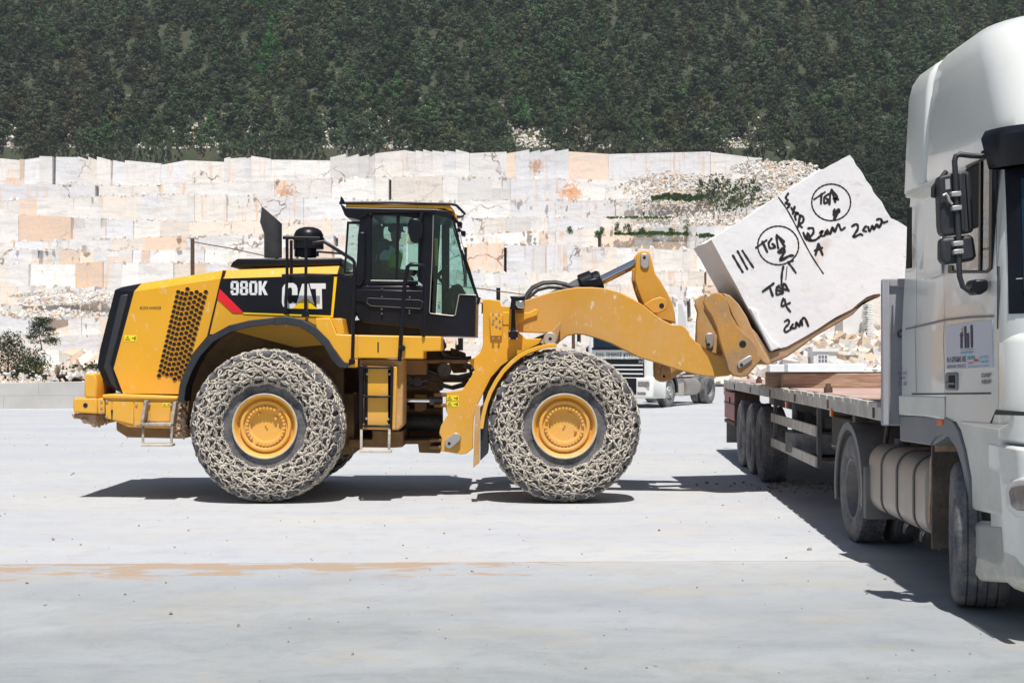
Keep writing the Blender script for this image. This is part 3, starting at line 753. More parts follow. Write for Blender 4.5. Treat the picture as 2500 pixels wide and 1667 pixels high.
# front part of the hood
fp = xz(z1([(745, 455), (1296, 440), (1275, 640), (1285, 690), (1320, 760), (1100, 780), (800, 700), (690, 718)]), yh)
tf = xz(z1([(760, 408), (1305, 388)]), yh)
fh = MB(); shoulder(fh, fp, fp[0], fp[1], tf[0], tf[1], yh - .002, .13)
FH = sub(fh.build('engine_cover', M['yellow'], LO, bevel=.015))
plate('label_panel', z1([(742, 451), (1290, 434), (1274, 630), (852, 614), (730, 510)]), yh - .008, yh + .02, M['black'], FH, .004)
plate('panel_border', z1([(1286, 436), (1300, 436), (1280, 636), (850, 620), (850, 613), (1270, 628)]), yh - .011, yh + .02, M['yellow_decal'], FH, 0)
plate('red_stripe', z1([(738, 500), (852, 614), (800, 614), (727, 548)]), yh - .012, yh - .006, M['red_decal'], FH, 0, smooth=0)
plate('dark_panel', z1([(1302, 436), (1330, 436), (1372, 440), (1372, 720), (1328, 680), (1322, 640), (1282, 636)]), yh + .002, yh + .35, M['black'], FH, .01)
top_blk = z1([(800, 370), (822, 356), (1322, 352), (1320, 386), (830, 394), (785, 396)])
MB().prism(xz(top_blk, yh + .3), yh + .3, mir(yh + .3)).build('bonnet_top', M['black'], LO, bevel=.02)
# big lettering, cut as solid shapes
def glyphs(parent, shapes, mat, Y, name='lettering'):
    m = MB()
    for pts in shapes:
        q = xz(pts, Y); a = sum(p[0] * w[1] - w[0] * p[1] for p, w in zip(q, q[1:] + q[:1]))
        if a < 0: q = q[::-1]
        m.add([(x, Y, z) for x, z in q], [tuple(range(len(q)))])
    return m.build(name, mat, parent, smooth=0, fix=False)
yl = yh - .0115
C_ = [(1088, 478), (1062, 470), (1045, 482), (1036, 504), (1034, 562), (1040, 584), (1056, 594), (1075, 592), (1088, 585), (1088, 575), (1070, 577), (1062, 568), (1062, 498), (1072, 490), (1082, 494), (1088, 508), (1088, 526), (1108, 526), (1108, 500), (1100, 484)]
C_ = [(1110, 530), (1110, 498), (1104, 482), (1090, 472), (1062, 472), (1046, 480), (1037, 497), (1035, 565), (1040, 583), (1054, 594), (1084, 594), (1098, 585), (1104, 572), (1088, 562), (1078, 572), (1066, 568), (1063, 556), (1063, 505), (1068, 494), (1080, 494), (1084, 502), (1084, 530)]
A_ = [(1131, 476), (1158, 476), (1186, 560), (1205, 596), (1186, 596), (1150, 545), (1112, 560), (1100, 575)]
A_ = [(1132, 476), (1162, 476), (1190, 575), (1170, 562), (1149, 542), (1104, 576)]
T_g = [(1168, 474), (1245, 474), (1245, 500), (1226, 500), (1228, 596), (1202, 596), (1198, 500), (1174, 500)]
glyphs(FH, [z1(C_), z1(A_), z1(T_g)], M['white_letter'], yl)
glyphs(FH, [z1([(1146, 545), (1208, 597), (1084, 594)])], M['yellow_decal'], yl - .003, 'triangle')
def dig(x0, x1, y0, y1, kind):
    w, h = x1 - x0, y1 - y0; t = w * .30; out = []
    def rr(ax, ay, bx, by, c=.35):
        cw = (bx - ax) * c * .6; ch = min(cw, (by - ay) * .3); return [(ax + cw, ay), (bx - cw, ay), (bx, ay + ch), (bx, by - ch), (bx - cw, by), (ax + cw, by), (ax, by - ch), (ax, ay + ch)]
    L = lambda a, b, c, d: out.append([(x0 + w * a, y0 + h * b), (x0 + w * c, y0 + h * b), (x0 + w * c, y0 + h * d), (x0 + w * a, y0 + h * d)])
    if kind == '0': L(.0, .12, .33, .88); L(.67, .12, 1, .88); L(.12, 0, .88, .16); L(.12, .84, .88, 1)
    if kind == '8': L(.03, .1, .35, .44); L(.65, .1, .97, .44); L(0, .53, .34, .9); L(.66, .53, 1, .9); L(.12, 0, .88, .14); L(.12, .41, .88, .56); L(.12, .86, .88, 1)
    if kind == '9': L(0, .1, .34, .55); L(.66, .1, 1, .88); L(.12, 0, .88, .15); L(.12, .48, .7, .62); L(.12, .85, .88, 1); L(0, .68, .34, .88)
    if kind == 'K': L(0, 0, .34, 1); out.append([(x0 + w * .34, y0 + h * .42), (x0 + w * .66, y0), (x0 + w * 1.0, y0), (x0 + w * .64, y0 + h * .48), (x0 + w * 1.04, y0 + h), (x0 + w * .68, y0 + h), (x0 + w * .34, y0 + h * .60)])
    return [z1(p) for p in out]
sh = []
for (a, b, k) in ((790, 829, '9'), (834, 874, '8'), (879, 918, '0'), (924, 966, 'K')): sh += dig(a, b, 463, 530, k)
glyphs(FH, sh, M['white_letter'], yl)

# exhaust, air cleaner
ye = YC - .25
ex = MB(); cx, r = X(z1([(993, 0)])[0][0], ye), .118
zz0 = lambda v: Z(z1([(0, v)])[0][1], ye)
zb, zt = zz0(352), zz0(215)
rg_ = []
for (z, dx, k) in ((zb, 0, 1), (zt - .12, 0, 1), (zt, 0, 1)):
    rg_.append([(cx + r * k * math.cos(a), ye + r * .8 * math.sin(a), z) for a in [2 * math.pi * q / 28 for q in range(28)]])
zR, zC, zT = zz0(195), zz0(238), zz0(125)
rg_ = rg_[:1]
for (zl, bul, zr_) in ((zC, 0, zR), ((zC + zT) / 2, .055, zR + .005), (zT + .05, .03, zR + .012), (zT, .015, zR + .015)):
    rg_.append([(cx + r * math.cos(a) - bul * (1 - math.cos(a)) / 2, ye + r * .8 * math.sin(a), zr_ + (zl - zr_) * (1 - math.cos(a)) / 2) for a in [2 * math.pi * q / 28 for q in range(28)]])
ex.loft(rg_, cap=False); ex.loft([[(p[0] * .96 + cx * .04, p[1] * .96 + ye * .04, p[2]) for p in rg_[-1]], [(p[0] * .94 + cx * .06, p[1] * .94 + ye * .06, p[2] - .25) for p in rg_[-1]]], cap=False)
ex.build('exhaust_stack', M['stack'], LO, smooth=50)
ac = MB(); cxa = X(z1([(1163, 0)])[0][0], YC - .2); zz = lambda v: Z(z1([(0, v)])[0][1], YC - .2)
W_ = lambda px: px / 1.96 / F * (YC - .2)
ac.lathe([(zz(350), W_(38)), (zz(312), W_(38)), (zz(310), W_(72)), (zz(268), W_(72)), (zz(266), W_(76)), (zz(258), W_(76)), (zz(256), W_(71)), (zz(240), W_(69)), (zz(222), W_(60)), (zz(212), W_(45)), (zz(206), W_(25)), (zz(205), 0.001)], (cxa, YC - .2, 0), 'Z', 36)
ac.build('air_cleaner', M['black'], LO, smooth=40)
MB().cyl((X(735, 18.9), 18.9, Z(627, 18.9)), (X(735, 18.9), 18.9, Z(605, 18.9)), .09).build('filler_cap', M['black'], LO)

# --- rear frame, counterweight -------------------------------------
yf = YC - 1.22
cw = MB()
cw.prism(xz(c6([(125, 600), (500, 600), (505, 850), (480, 850), (135, 832), (122, 800)]), yf), yf, mir(yf))
cwp = xz(c6([(505, 600), (620, 600), (622, 850), (505, 852)]), yf + .02); cw.prism(cwp, yf + .02, mir(yf + .02))
CW = sub(cw.build('counterweight', M['yellow'], LO, bevel=.05, seg=3))
MB().prism(xz(c6([(300, 210), (460, 205), (500, 300), (500, 600), (295, 590)]), yf + .02), yf + .02, yf + .5).build('counterweight_post', M['yellow'], CW, bevel=.02)
MB().prism(xz(c6([(300, 210), (600, 190), (655, 290), (655, 600), (295, 590)]), yf + .45), yf + .45, yf + .9).build('counterweight_post', M['yellow'], CW, bevel=.02)
MB().prism(xz(c6([(300, 210), (460, 205), (500, 300), (500, 600), (295, 590)]), yf + .02), mir(yf + .5), mir(yf + .02)).build('counterweight_post', M['yellow'], CW, bevel=.02)
plate('lower_skid', c6([(140, 845), (480, 860), (500, 1010), (465, 1040), (380, 1020)]), yf + .1, mir(yf + .1), M['mud'], CW, .02)
pin = MB(); pin.cyl((X(c6([(318, 712)])[0][0], yf), yf - .006, Z(c6([(0, 712)])[0][1], yf)), (X(c6([(318, 0)])[0][0], yf), yf + .02, Z(c6([(0, 712)])[0][1], yf)), .028); pin.build('tow_pin_hole', M['hole'], CW)
fr = sub(plate('rear_frame', c6([(580, 560), (600, 540), (1785, 575), (1785, 1095), (1700, 1085), (1010, 1062), (740, 945), (640, 925), (625, 600)]), yf + .04, mir(yf + .04), M['yellow'], LO, .015))
plate('frame_ledge', c6([(580, 555), (700, 535), (1785, 575), (1785, 625), (1300, 618), (590, 600)]), yf + .005, yf + .6, M['yellow'], fr, .012)
for q in ([(640, 640), (735, 640), (735, 930), (640, 920)], [(745, 645), (1085, 650), (1085, 1020), (745, 935)], [(1095, 650), (1240, 650), (1220, 1040), (1095, 1030)], [(1350, 660), (1680, 665), (1660, 970), (1340, 970)]):
    plate('access_door', c6(q), yf + .025, yf + .06, M['yellow'], fr, .006)
plate('door_latch', c6([(722, 790), (755, 790), (750, 850), (735, 940), (728, 850)]), yf + .018, yf + .05, M['hole'], fr, 0)
b_ = MB()
for (u, v) in c6([(662, 645), (655, 890), (1130, 700), (1120, 1035), (575, 650), (575, 750), (570, 820), (1335, 690), (1690, 700), (1325, 950)]): bolt(b_, u, v, yf + .022, .016, .012)
b_.build('bolts', M['steel'], fr, smooth=0)
plate('belly_guard', c6([(805, 960), (1100, 1040), (1960, 1060), (2020, 1060), (2020, 1210), (1870, 1245), (980, 1225), (805, 1110)]), yf + .25, mir(yf + .25), M['chassis'], fr, .02)
warning(fr, *c6([(1550, 672)])[0], *c6([(1665, 725)])[0], yf + .024)
# rear step
st = MB(); ys = yf - .06
def P3(pts, Y): return [(X(u, Y), Y, Z(v, Y)) for u, v in pts]
for q in (c6([(1275, 635), (1240, 800), (1212, 1000)]), c6([(1745, 655), (1720, 800), (1690, 1000)])):
    st.prism(xz([(q[0][0] - 3, q[0][1]), (q[0][0] + 4, q[0][1]), (q[2][0] + 5, q[2][1] + 3), (q[2][0] - 3, q[2][1] + 3)], ys), ys - .02, ys + .12)
st.box(X(c6([(1200, 0)])[0][0], ys), X(c6([(1700, 0)])[0][0], ys), ys - .06, ys + .18, Z(c6([(0, 1040)])[0][1], ys), Z(c6([(0, 990)])[0][1], ys))
for q in (1235, 1690): st.tube(P3(c6([(q, 1040), (q, 1345)]), ys), .018, 8)
st.box(X(c6([(1215, 0)])[0][0], ys), X(c6([(1715, 0)])[0][0], ys), ys - .05, ys + .12, Z(c6([(0, 1365)])[0][1], ys), Z(c6([(0, 1320)])[0][1], ys))
st.build('rear_step', M['ladder_dusty'], LO, bevel=.008)
# dried mud behind the step
g = np.random.default_rng(4); sp = []
for _ in range(140):
    u, v = g.uniform(1720, 1900), g.uniform(650, 1220); p = c6([(u, v)])[0]
    sp.append((X(p[0], yf + .02), yf + .03 + g.uniform(0, .06), Z(p[1], yf), g.uniform(.015, .05)))
for _ in range(120):
    u = g.uniform(150, 480); v = 870 + (u - 150) * .42 + g.uniform(-12, 22); p = c6([(u, v)])[0]
    sp.append((X(p[0], yf + .1), yf + .1 + g.uniform(-.04, .5), Z(p[1], yf + .1), g.uniform(.02, .06)))
V_, F_, T_ = rocks(sp, 2); np_obj('mud_clods', V_, F_, M['mud'], LO, tint=T_)

# --- mudguards ------------------------------------------------------
XR, XF, ZW = X(651, 17.6), X(1377.5, 17.6), .952
def arc_strip(cx, cz, prof, y0, y1, lip, thick):
    """prof: (angle deg, radius)"""
    m = MB(); sec = []
    for a, r in prof:
        a = math.radians(a); c, s = math.cos(a), math.sin(a)
        q = [(r, y0), (r, y1), (r - thick, y1), (r - thick, y0 + .03), (r - lip, y0 + .03), (r - lip, y0)]
        sec.append([(cx + c * rr, y, cz + s * rr) for rr, y in q])
    return m.loft(sec)
def pix_prof(pts, Y):       # outline in the photograph -> angle/radius about the rear hub
    out = []
    for u, v in pts:
        dx, dz = X(u, Y) - XR, Z(v, Y) - ZW; out.append((math.degrees(math.atan2(dz, dx)), math.hypot(dx, dz)))
    return out
ygd = 17.62
outer = z1([(535, 1040), (545, 960), (575, 880), (620, 800), (690, 725), (780, 675), (880, 650), (1000, 636)])
outer2 = z1([(1000, 636), (1060, 632), (1130, 645), (1200, 685), (1260, 745), (1300, 810), (1335, 850), (1372, 858)])
pr = pix_prof(outer, ygd); MB_ = arc_strip(XR, ZW, pr, ygd, ygd + .62, .085, .03); MB_.build('rear_mudguard', M['plastic'], LO, bevel=.008, smooth=40)
pr = pix_prof(outer2, ygd); arc_strip(XR, ZW, pr, ygd - .01, ygd + .62, .10, .03).build('rear_mudguard', M['plastic'], LO, bevel=.008, smooth=40)
for yy in (mir(ygd + .62),): arc_strip(XR, ZW, pix_prof(outer, ygd) + pix_prof(outer2, ygd)[1:], yy, mir(ygd), .05, .03).build('rear_mudguard', M['plastic'], LO)
plate('wheel_arch_liner', z1([(560, 1040), (600, 900), (700, 760), (800, 700), (1000, 665), (1140, 690), (1240, 780), (1330, 870), (1330, 1230), (1240, 1320), (640, 1200)]), YC - .80, YC - .70, M['chassis'], LO, 0)
plate('chassis_side', z1([(700, 1000), (1380, 1000), (1380, 1290), (1230, 1290), (800, 1230)]), YC - .62, mir(YC - .62), M['chassis'], LO, .02)

# front mudguard: curved yellow guard with hanging flap
def front_guard(y0, y1):
    Y = 17.5
    pts = dd([(1278, 788), (1256, 790), (1234, 795), (1212, 803), (1191, 814), (1171, 830), (1152, 850), (1136, 873), (1122, 899), (1112, 926), (1105, 955), (1101, 985)])
    sec = []
    for i, (u, v) in enumerate(pts):
        x, z = X(u, Y), Z(v, Y); dx, dz = x - XF, z - ZW; L = math.hypot(dx, dz); dx /= L; dz /= L
        q = [(0, y0), (0, y1), (-.02, y1), (-.02, y0 + .02), (-.05, y0 + .02), (-.05, y0)]
        sec.append([(x + dx * o, y, z + dz * o) for o, y in q])
    return MB().loft(sec)
front_guard(17.5, 18.25).build('front_mudguard', M['yellow'], LO, bevel=.006, smooth=50)
front_guard(mir(18.25), mir(17.5)).build('front_mudguard', M['yellow'], LO, bevel=.006, smooth=50)
plate('mud_flap', dd([(1091, 930), (1103, 930), (1101, 1062), (1087, 1074)]), 17.5, 17.56, M['yellow_dirty'], LO, .006)
plate('mud_flap', dd([(1103, 935), (1121, 925), (1121, 1040), (1103, 1058)]), 17.56, 18.2, M['plastic'], LO, .006)

# --- platform and ladder -------------------------------------------
yp = YC - 1.40
PL = sub(plate('side_platform', z3([(238, 212), (868, 224), (868, 335), (735, 338), (735, 396), (240, 390), (205, 400), (150, 455), (142, 460), (60, 340), (-30, 250), (-90, 170), (-95, 82), (20, 82), (70, 205)]), yp, yp + .62, M['yellow'], LO, .015))
plate('platform_seam', z3([(226, 214), (232, 214), (230, 455), (225, 455)]), yp - .003, yp + .01, M['yellow_dirty'], PL, 0)
plate('platform_slot', z3([(381, 266), (391, 266), (391, 345), (381, 345)]), yp - .004, yp + .01, M['hole'], PL, 0)
plate('platform_slope', z3([(22, 84), (108, 84), (132, 205), (72, 208)]), yp + .02, yp + .9, M['yellow'], PL, .01)
plate('platform_skirt', z3([(150, 398), (226, 398), (226, 462), (150, 460)]), yp + .004, yp + .3, M['yellow'], PL, .01)
TK = sub(plate('hydraulic_tank', z3([(238, 396), (580, 398), (575, 900), (545, 940), (240, 935)]), yp + .10, yp + .7, M['yellow_dirty'], LO, .02))
plate('tank_front', z3([(300, 450), (530, 455), (520, 935), (300, 935)]), yp + .04, yp + .12, M['yellow'], TK, .012)
LD = MB(); yd = yp - .03
for (a, b) in ((240, 274), (480, 504)): LD.prism(xz(z3([(a, 448), (b, 448), (b - 12, 940), (a - 2, 940)]), yd), yd, yd + .10)
for a in (285, 458): LD.prism(xz(z3([(a, 470), (a + 30, 470), (a + 26, 900), (a, 900)]), yd + .09), yd + .07, yd + .09)
for v in (462, 683, 908): LD.prism(xz(z3([(270, v - 7), (482, v - 7), (482, v + 9), (270, v + 9)]), yd), yd - .01, yd + .14)
LDO = sub(LD.build('access_ladder', M['black'], LO, bevel=.008))
lo = MB()
for a in (258, 472): lo.tube(P3(z3([(a, 935), (a - 2, 1100)]), yd), .018, 8)
lo.box(X(z3([(245, 0)])[0][0], yd), X(z3([(488, 0)])[0][0], yd), yd - .03, yd + .12, Z(z3([(0, 1112)])[0][1], yd), Z(z3([(0, 1090)])[0][1], yd))
lo.build('lowest_rung', M['ladder_dusty'], LDO, bevel=.006)
b_ = MB()
for (u, v) in z3([(304, 512), (474, 512), (298, 852), (463, 856)]): bolt(b_, u, v, yd + .07, .016, .012)
b_.build('bolts', M['steel'], LDO, smooth=0)
# handrails
hr = MB(); y = yp - .02
hr.tube(P3(z2([(-60, 500), (35, 485), (280, 640), (297, 665), (297, 900), (280, 1500)]), y), .022, 8)
hr.build('handrail', M['black'], LO, smooth=50)
hr = MB()
hr.tube(P3(z2([(680, 1505), (700, 1180), (725, 850), (750, 700), (775, 682), (880, 688), (905, 720), (908, 800), (885, 1285)]), y), [.026] * 5 + [.022] * 4, 8)
hr.tube(P3(z2([(683, 1392), (712, 1392)]), y - .02), .03, 8); hr.build('handrail', M['black'], LO, smooth=50)
hr = MB(); y = yp + .12
hr.tube(P3(z1([(1040, 255), (1215, 258)]), y), .022, 8); hr.tube(P3(z1([(1060, 262), (1060, 440), (1052, 625)]), y), .02, 8)
hr.tube(P3(z1([(1152, 258), (1150, 440), (1148, 610)]), y), .02, 8)
hr.tube(P3(z1([(1080, 268), (1080, 440)]), y + .3), .02, 8)
hr.tube(P3(z1([(1035, 436), (1150, 432), (1360, 438)]), y), .018, 8)
hr.tube(P3(z1([(1205, 320), (1205, 345)]), y + .9), .02, 8); hr.tube(P3(z1([(1205, 322), (1330, 332)]), y + .9), .015, 8)
hr.prism(xz(z1([(1140, 600), (1156, 600), (1166, 632), (1130, 632)]), y), y - .03, y + .03)
hr.build('service_railing', M['black'], LO, smooth=50)
bl = MB()
for (u, v) in z3([(186, 414), (572, 312)]): bl.lathe([(-.05, .001), (-.045, .025), (-.02, .04), (.02, .04), (.05, .02)], (X(u, yp - .03), yp - .03, Z(v, yp - .03)), 'Y', 12)
bl.build('rail_foot', M['black'], LO)

# --- cab ------------------------------------------------------------
yc0, yc1 = YC - .84, YC + .84
CB = empty('cab', (X(1050, yc0), YC, 1.6), parent=LO)
def cabplate(name, pts, y0, y1, mat='black', bevel=.01, parent=CB, both=True, **k):
    if both: MB().prism(xz(pts, yc0), mir(y1), mir(y0)).build(name, M[mat], parent, bevel=bevel, **k)
    return MB().prism(xz(pts, yc0), y0, y1).build(name, M[mat], parent, bevel=bevel, **k)
# roof
m = MB().prism(xz(z2([(225, 168), (1105, 176), (1140, 215), (1150, 232), (1095, 225), (1060, 206), (990, 212), (225, 197)]), yc0), yc0 - .02, mir(yc0 - .02)); m.build('roof', M['yellow'], CB, bevel=.015)
m = MB().prism(xz(z2([(175, 165), (225, 196), (990, 210), (1090, 225), (1130, 262), (1120, 295), (960, 245), (420, 245), (345, 300), (330, 300), (235, 282), (215, 262)]), yc0), yc0 - .03, mir(yc0 - .03)); m.build('roof_lining', M['black'], CB, bevel=.015)
m = MB(); yr = yc0 - .03
m.tube(P3(z2([(168, 160), (640, 158), (1112, 168), (1165, 180), (1235, 250), (1215, 275), (1170, 272)]), yr), .017, 8)
m.tube(P3(z2([(168, 160), (640, 158), (1112, 168), (1165, 180), (1235, 250), (1215, 275)]), mir(yr)), .017, 8)
m.tube([P3(z2([(1235, 250)]), yr)[0], P3(z2([(1235, 250)]), mir(yr))[0]], .017, 8)
m.prism(xz(z2([(175, 160), (182, 105), (192, 108), (215, 150), (225, 165)]), yr), yr - .02, yr + .04)
m.build('roof_rail', M['black'], CB, smooth=50)
MB().prism(xz(z2([(1148, 262), (1160, 250), (1190, 262), (1192, 275), (1155, 275)]), yc0), yc0 + .1, yc0 + .3).build('beacon_bracket', M['yellow'], CB)
m = MB()
for yy in (yc0 + .05, mir(yc0 + .25)): m.prism(xz(z2([(1165, 310), (1212, 318), (1208, 365), (1170, 358)]), yc0), yy, yy + .2); m.prism(xz(z2([(1115, 265), (1150, 275), (1175, 315), (1160, 320), (1120, 305)]), yc0), yy + .08, yy + .14)
m.build('work_lamp', M['black'], CB, bevel=.01)
# lower body and pillars (a real frame, open where the panes are)
cabplate('rear_pillar', z2([(335, 245), (420, 245), (440, 270), (437, 820), (400, 860), (300, 868), (320, 600), (330, 404), (345, 300)]), yc0, yc0 + .10)
cabplate('door_post', z2([(840, 240), (975, 240), (968, 400), (960, 500), (930, 1100), (885, 1285), (880, 860), (836, 820)]), yc0 - .004, yc0 + .10)
cabplate('door_frame', z2([(436, 245), (842, 245), (842, 290), (660, 266), (460, 266), (446, 290), (440, 820), (836, 826), (840, 855), (400, 858), (425, 600)]), yc0 + .004, yc0 + .07)
cabplate('front_skirt', z2([(930, 1085), (940, 1095), (1135, 1115), (1152, 1108), (1188, 938), (1330, 942), (1322, 1296), (880, 1285)]), yc0 - .002, yc0 + .08)
cabplate('windscreen_edge', z2([(1120, 262), (1140, 262), (1210, 560), (1338, 940), (1322, 942), (1195, 575)]), yc0 + .03, yc0 + .08)
cabplate('lower_door', z2([(300, 862), (890, 860), (888, 1285), (860, 1282), (850, 1230), (380, 1180), (330, 1140), (300, 1080)]), yc0 - .03, yc0 + .08, bevel=.02)
DR = sub(cabplate('door_panel', z2([(310, 892), (885, 905), (885, 1060), (860, 1062), (440, 1032), (402, 1010), (310, 1000)]), yc0 - .05, yc0 - .02, bevel=.012, both=False))
m = MB()
for (a, b, v) in ((420, 850, 962),): m.tube(P3(z2([(402, 1010), (410, 968), (850, 985), (880, 1000), (860, 1058), (440, 1034), (402, 1010)]), yc0 - .052), .005, 6)
for (u, v) in z2([(532, 890), (532, 955), (768, 905), (768, 960), (530, 1060), (530, 1100), (765, 1075), (765, 1095)]): bolt(m, u, v, yc0 - .05, .012, .01)
m.build('door_trim', M['darkgrey'], DR, smooth=40)
cabplate('rear_body', z2([(190, 760), (305, 760), (300, 1080), (240, 1180), (200, 1180), (195, 870)]), yc0 + .12, yc0 + .5, both=False)
m = MB().prism(xz(z2([(190, 1180), (330, 1150), (860, 1240), (880, 1285), (190, 1275)]), yc0), yc0 + .12, mir(yc0 + .12)); m.build('cab_floor', M['black'], CB)
m = MB().box(X(z2([(420, 0)])[0][0], yc0), X(z2([(1300, 0)])[0][0], yc0), yc0 + .05, mir(yc0 + .05), Z(z2([(0, 1290)])[0][1], yc0), Z(z2([(0, 1180)])[0][1], yc0)); m.build('floor_pan', M['black'], CB)
m = MB().prism(xz(z2([(1188, 938), (1332, 942), (1322, 1290), (1150, 1285)]), yc0), yc0 + .08, mir(yc0 + .08)); m.build('front_panel', M['black'], CB, bevel=.02)
m = MB().prism(xz(z2([(330, 405), (395, 405), (390, 800), (360, 870), (300, 868), (320, 640)]), yc0), yc0 - .06, yc0 + .06); m.build('hinge_cover', M['black'], CB, bevel=.03, seg=3)
m = MB().prism(xz(z2([(225, 310), (345, 308), (345, 330), (240, 330), (212, 745), (315, 745), (315, 752), (196, 752)]), yc0), yc0 + .12, yc0 + .16)
m.prism(xz(z2([(225, 310), (345, 308), (345, 330), (240, 330), (212, 745), (315, 745), (315, 752), (196, 752)]), yc0), mir(yc0 + .16), mir(yc0 + .12)); m.build('rear_window_frame', M['black'], CB)
m = MB().prism(xz(z2([(655, 262), (682, 264), (664, 824), (645, 824)]), yc0), yc0 + .02, yc0 + .06); m.build('sliding_window_bar', M['black'], CB, bevel=.004)
m = MB()
for q in ([(434, 818), (834, 822)],): m.tube(P3(z2(q[0:1] if 0 else q), yc0 + .01), .006, 6)
m.tube(P3(z2([(968, 262), (960, 600), (934, 1085), (945, 1098), (1135, 1118), (1155, 1112), (1188, 937), (1330, 942)]), yc0 - .008), .007, 6); m.build('window_seal', M['steel'], CB, smooth=60)
def pane(pts, y, name='window_pane', ref=yc0): return MB().prism(xz(z2(pts), ref), y, y + .008).build(name, M['glass'], CB, smooth=0)
for yy in (yc0 + .035, mir(yc0 + .043)):
    pane([(438, 262), (660, 262), (650, 824), (434, 820)], yy); pane([(680, 262), (842, 285), (838, 824), (664, 824)], yy)
    pane([(975, 262), (1130, 262), (1205, 570), (1332, 940), (1188, 935), (1150, 1108), (940, 1085)], yy)
    pane([(238, 330), (335, 328), (318, 745), (210, 745)], yy + (.08 if yy < YC else -.08))
a, b = xz(z2([(1138, 262), (1336, 940)]), yc0); mid = xz(z2([(1208, 560)]), yc0)[0]
m = MB()
for p, q in ((a, mid), (mid, b)): m.add([(p[0], yc0 + .08, p[1]), (q[0], yc0 + .08, q[1]), (q[0], mir(yc0 + .08), q[1]), (p[0], mir(yc0 + .08), p[1]), (p[0] - .01, yc0 + .08, p[1]), (q[0] - .01, yc0 + .08, q[1]), (q[0] - .01, mir(yc0 + .08), q[1]), (p[0] - .01, mir(yc0 + .08), p[1])], [(0, 1, 2, 3), (4, 5, 6, 7)])
m.build('windscreen', M['glass'], CB, smooth=0)
m = MB(); m.tube(P3(z2([(1230, 600), (1280, 740), (1330, 920), (1360, 1000)]), yc0), .014, 6); m.tube(P3(z2([(1360, 960), (1345, 1020)]), yc0), .022, 6)
m.tube(P3(z2([(1140, 380), (1205, 590), (1240, 840)]), yc0 + .3), .010, 6); m.tube(P3(z2([(1205, 560), (1225, 620)]), yc0 + .05), .022, 6)
m.build('wiper', M['black'], CB, smooth=60)
# mirror on its arm
m = MB(); ym = yc0 - .22
m.tube([(X(z2([(880, 0)])[0][0], yc0), yc0, Z(z2([(0, 250)])[0][1], yc0)), (X(z2([(870, 0)])[0][0], ym), ym, Z(z2([(0, 245)])[0][1], ym)), (X(z2([(850, 0)])[0][0], ym), ym, Z(z2([(0, 320)])[0][1], ym))], .018, 8)
MR = sub(m.build('mirror_arm', M['black'], CB, smooth=60))
mo = z2([(765, 300), (790, 287), (840, 290), (872, 310), (878, 380), (872, 450), (850, 500), (800, 503), (775, 480), (760, 420), (756, 340)])
MB().prism(xz(mo, ym), ym - .08, ym + .06).build('mirror_housing', M['black'], MR, bevel=.05, seg=4, smooth=60)
# interior
m = MB(); ysit = YC
m.prism(xz(z2([(455, 780), (480, 640), (500, 470), (560, 460), (600, 480), (590, 600), (570, 740), (760, 760), (790, 800), (770, 860), (480, 870)]), YC - .25), YC - .26, YC + .26)
m.build('driver_seat', M['plastic'], CB, bevel=.05, seg=3)
m = MB().prism(xz(z2([(1075, 960), (1130, 870), (1200, 850), (1250, 940), (1230, 1180), (1060, 1180)]), YC), YC - .3, YC + .35); m.build('dashboard', M['darkgrey'], CB, bevel=.03)
m = MB().tube([(X(z2([(1100, 0)])[0][0], YC), YC, Z(z2([(0, 900)])[0][1], YC)), (X(z2([(1010, 0)])[0][0], YC), YC, Z(z2([(0, 790)])[0][1], YC))], .02, 8)
cw_ = Vector((X(z2([(1005, 0)])[0][0], YC), YC, Z(z2([(0, 785)])[0][1], YC))); rt = Matrix.Rotation(math.radians(-50), 3, 'Y')
m.tube([cw_ + rt @ Vector((.19 * math.cos(a), .19 * math.sin(a), 0)) for a in [2 * math.pi * q / 24 for q in range(24)]], .014, 6, closed=True)
m.build('steering_wheel', M['black'], CB, smooth=60)
m = MB().prism(xz(z2([(975, 455), (1005, 455), (1010, 690), (980, 690)]), yc0), yc0 + .09, yc0 + .092); m.build('instruction_sticker', M['warn'], CB, smooth=0)
m = MB().box(X(z2([(990, 0)])[0][0], yc0), X(z2([(1060, 0)])[0][0], yc0), mir(yc0 + .2), mir(yc0 + .08), Z(z2([(0, 1180)])[0][1], yc0), Z(z2([(0, 262)])[0][1], yc0)); m.build('far_pillar', M['black'], CB)

# --- articulation and lower frames ---------------------------------
J = MB(); yj = YC
def jb(q, y0, y1): J.prism(xz(z3(q), y0), y0, y1)
jb([(560, 950), (575, 940), (575, 1070), (500, 1075), (160, 1070), (160, 1010), (340, 1010), (340, 940)], YC - .72, YC + .7)
jb([(575, 1015), (860, 1012), (860, 1045), (575, 1048)], YC - .45, YC + .45)
jb([(560, 780), (870, 770), (870, 960), (560, 960)], YC + .1, YC + .6)
jb([(690, 1040), (870, 1050), (860, 1118), (700, 1112)], YC - .3, YC + .3)
jb([(780, 1010), (870, 1008), (870, 1030), (780, 1032)], YC - .7, YC - .3); jb([(780, 1062), (870, 1060), (870, 1085), (780, 1085)], YC - .7, YC - .3)
jb([(660, 665), (752, 665), (752, 780), (720, 795), (665, 795)], YC - .35, YC - .1)
jb([(812, 655), (910, 655), (910, 685), (812, 685)], YC - .72, YC - .55); jb([(812, 740), (910, 740), (910, 765), (812, 765)], YC - .72, YC - .55)
jb([(575, 400), (752, 400), (752, 515), (585, 515)], YC - .75, YC - .3)
jb([(752, 400), (1100, 400), (1060, 430), (752, 430)], YC - .5, YC - .2)
jb([(575, 300), (870, 300), (870, 500), (575, 500)], YC + .1, YC + .7)
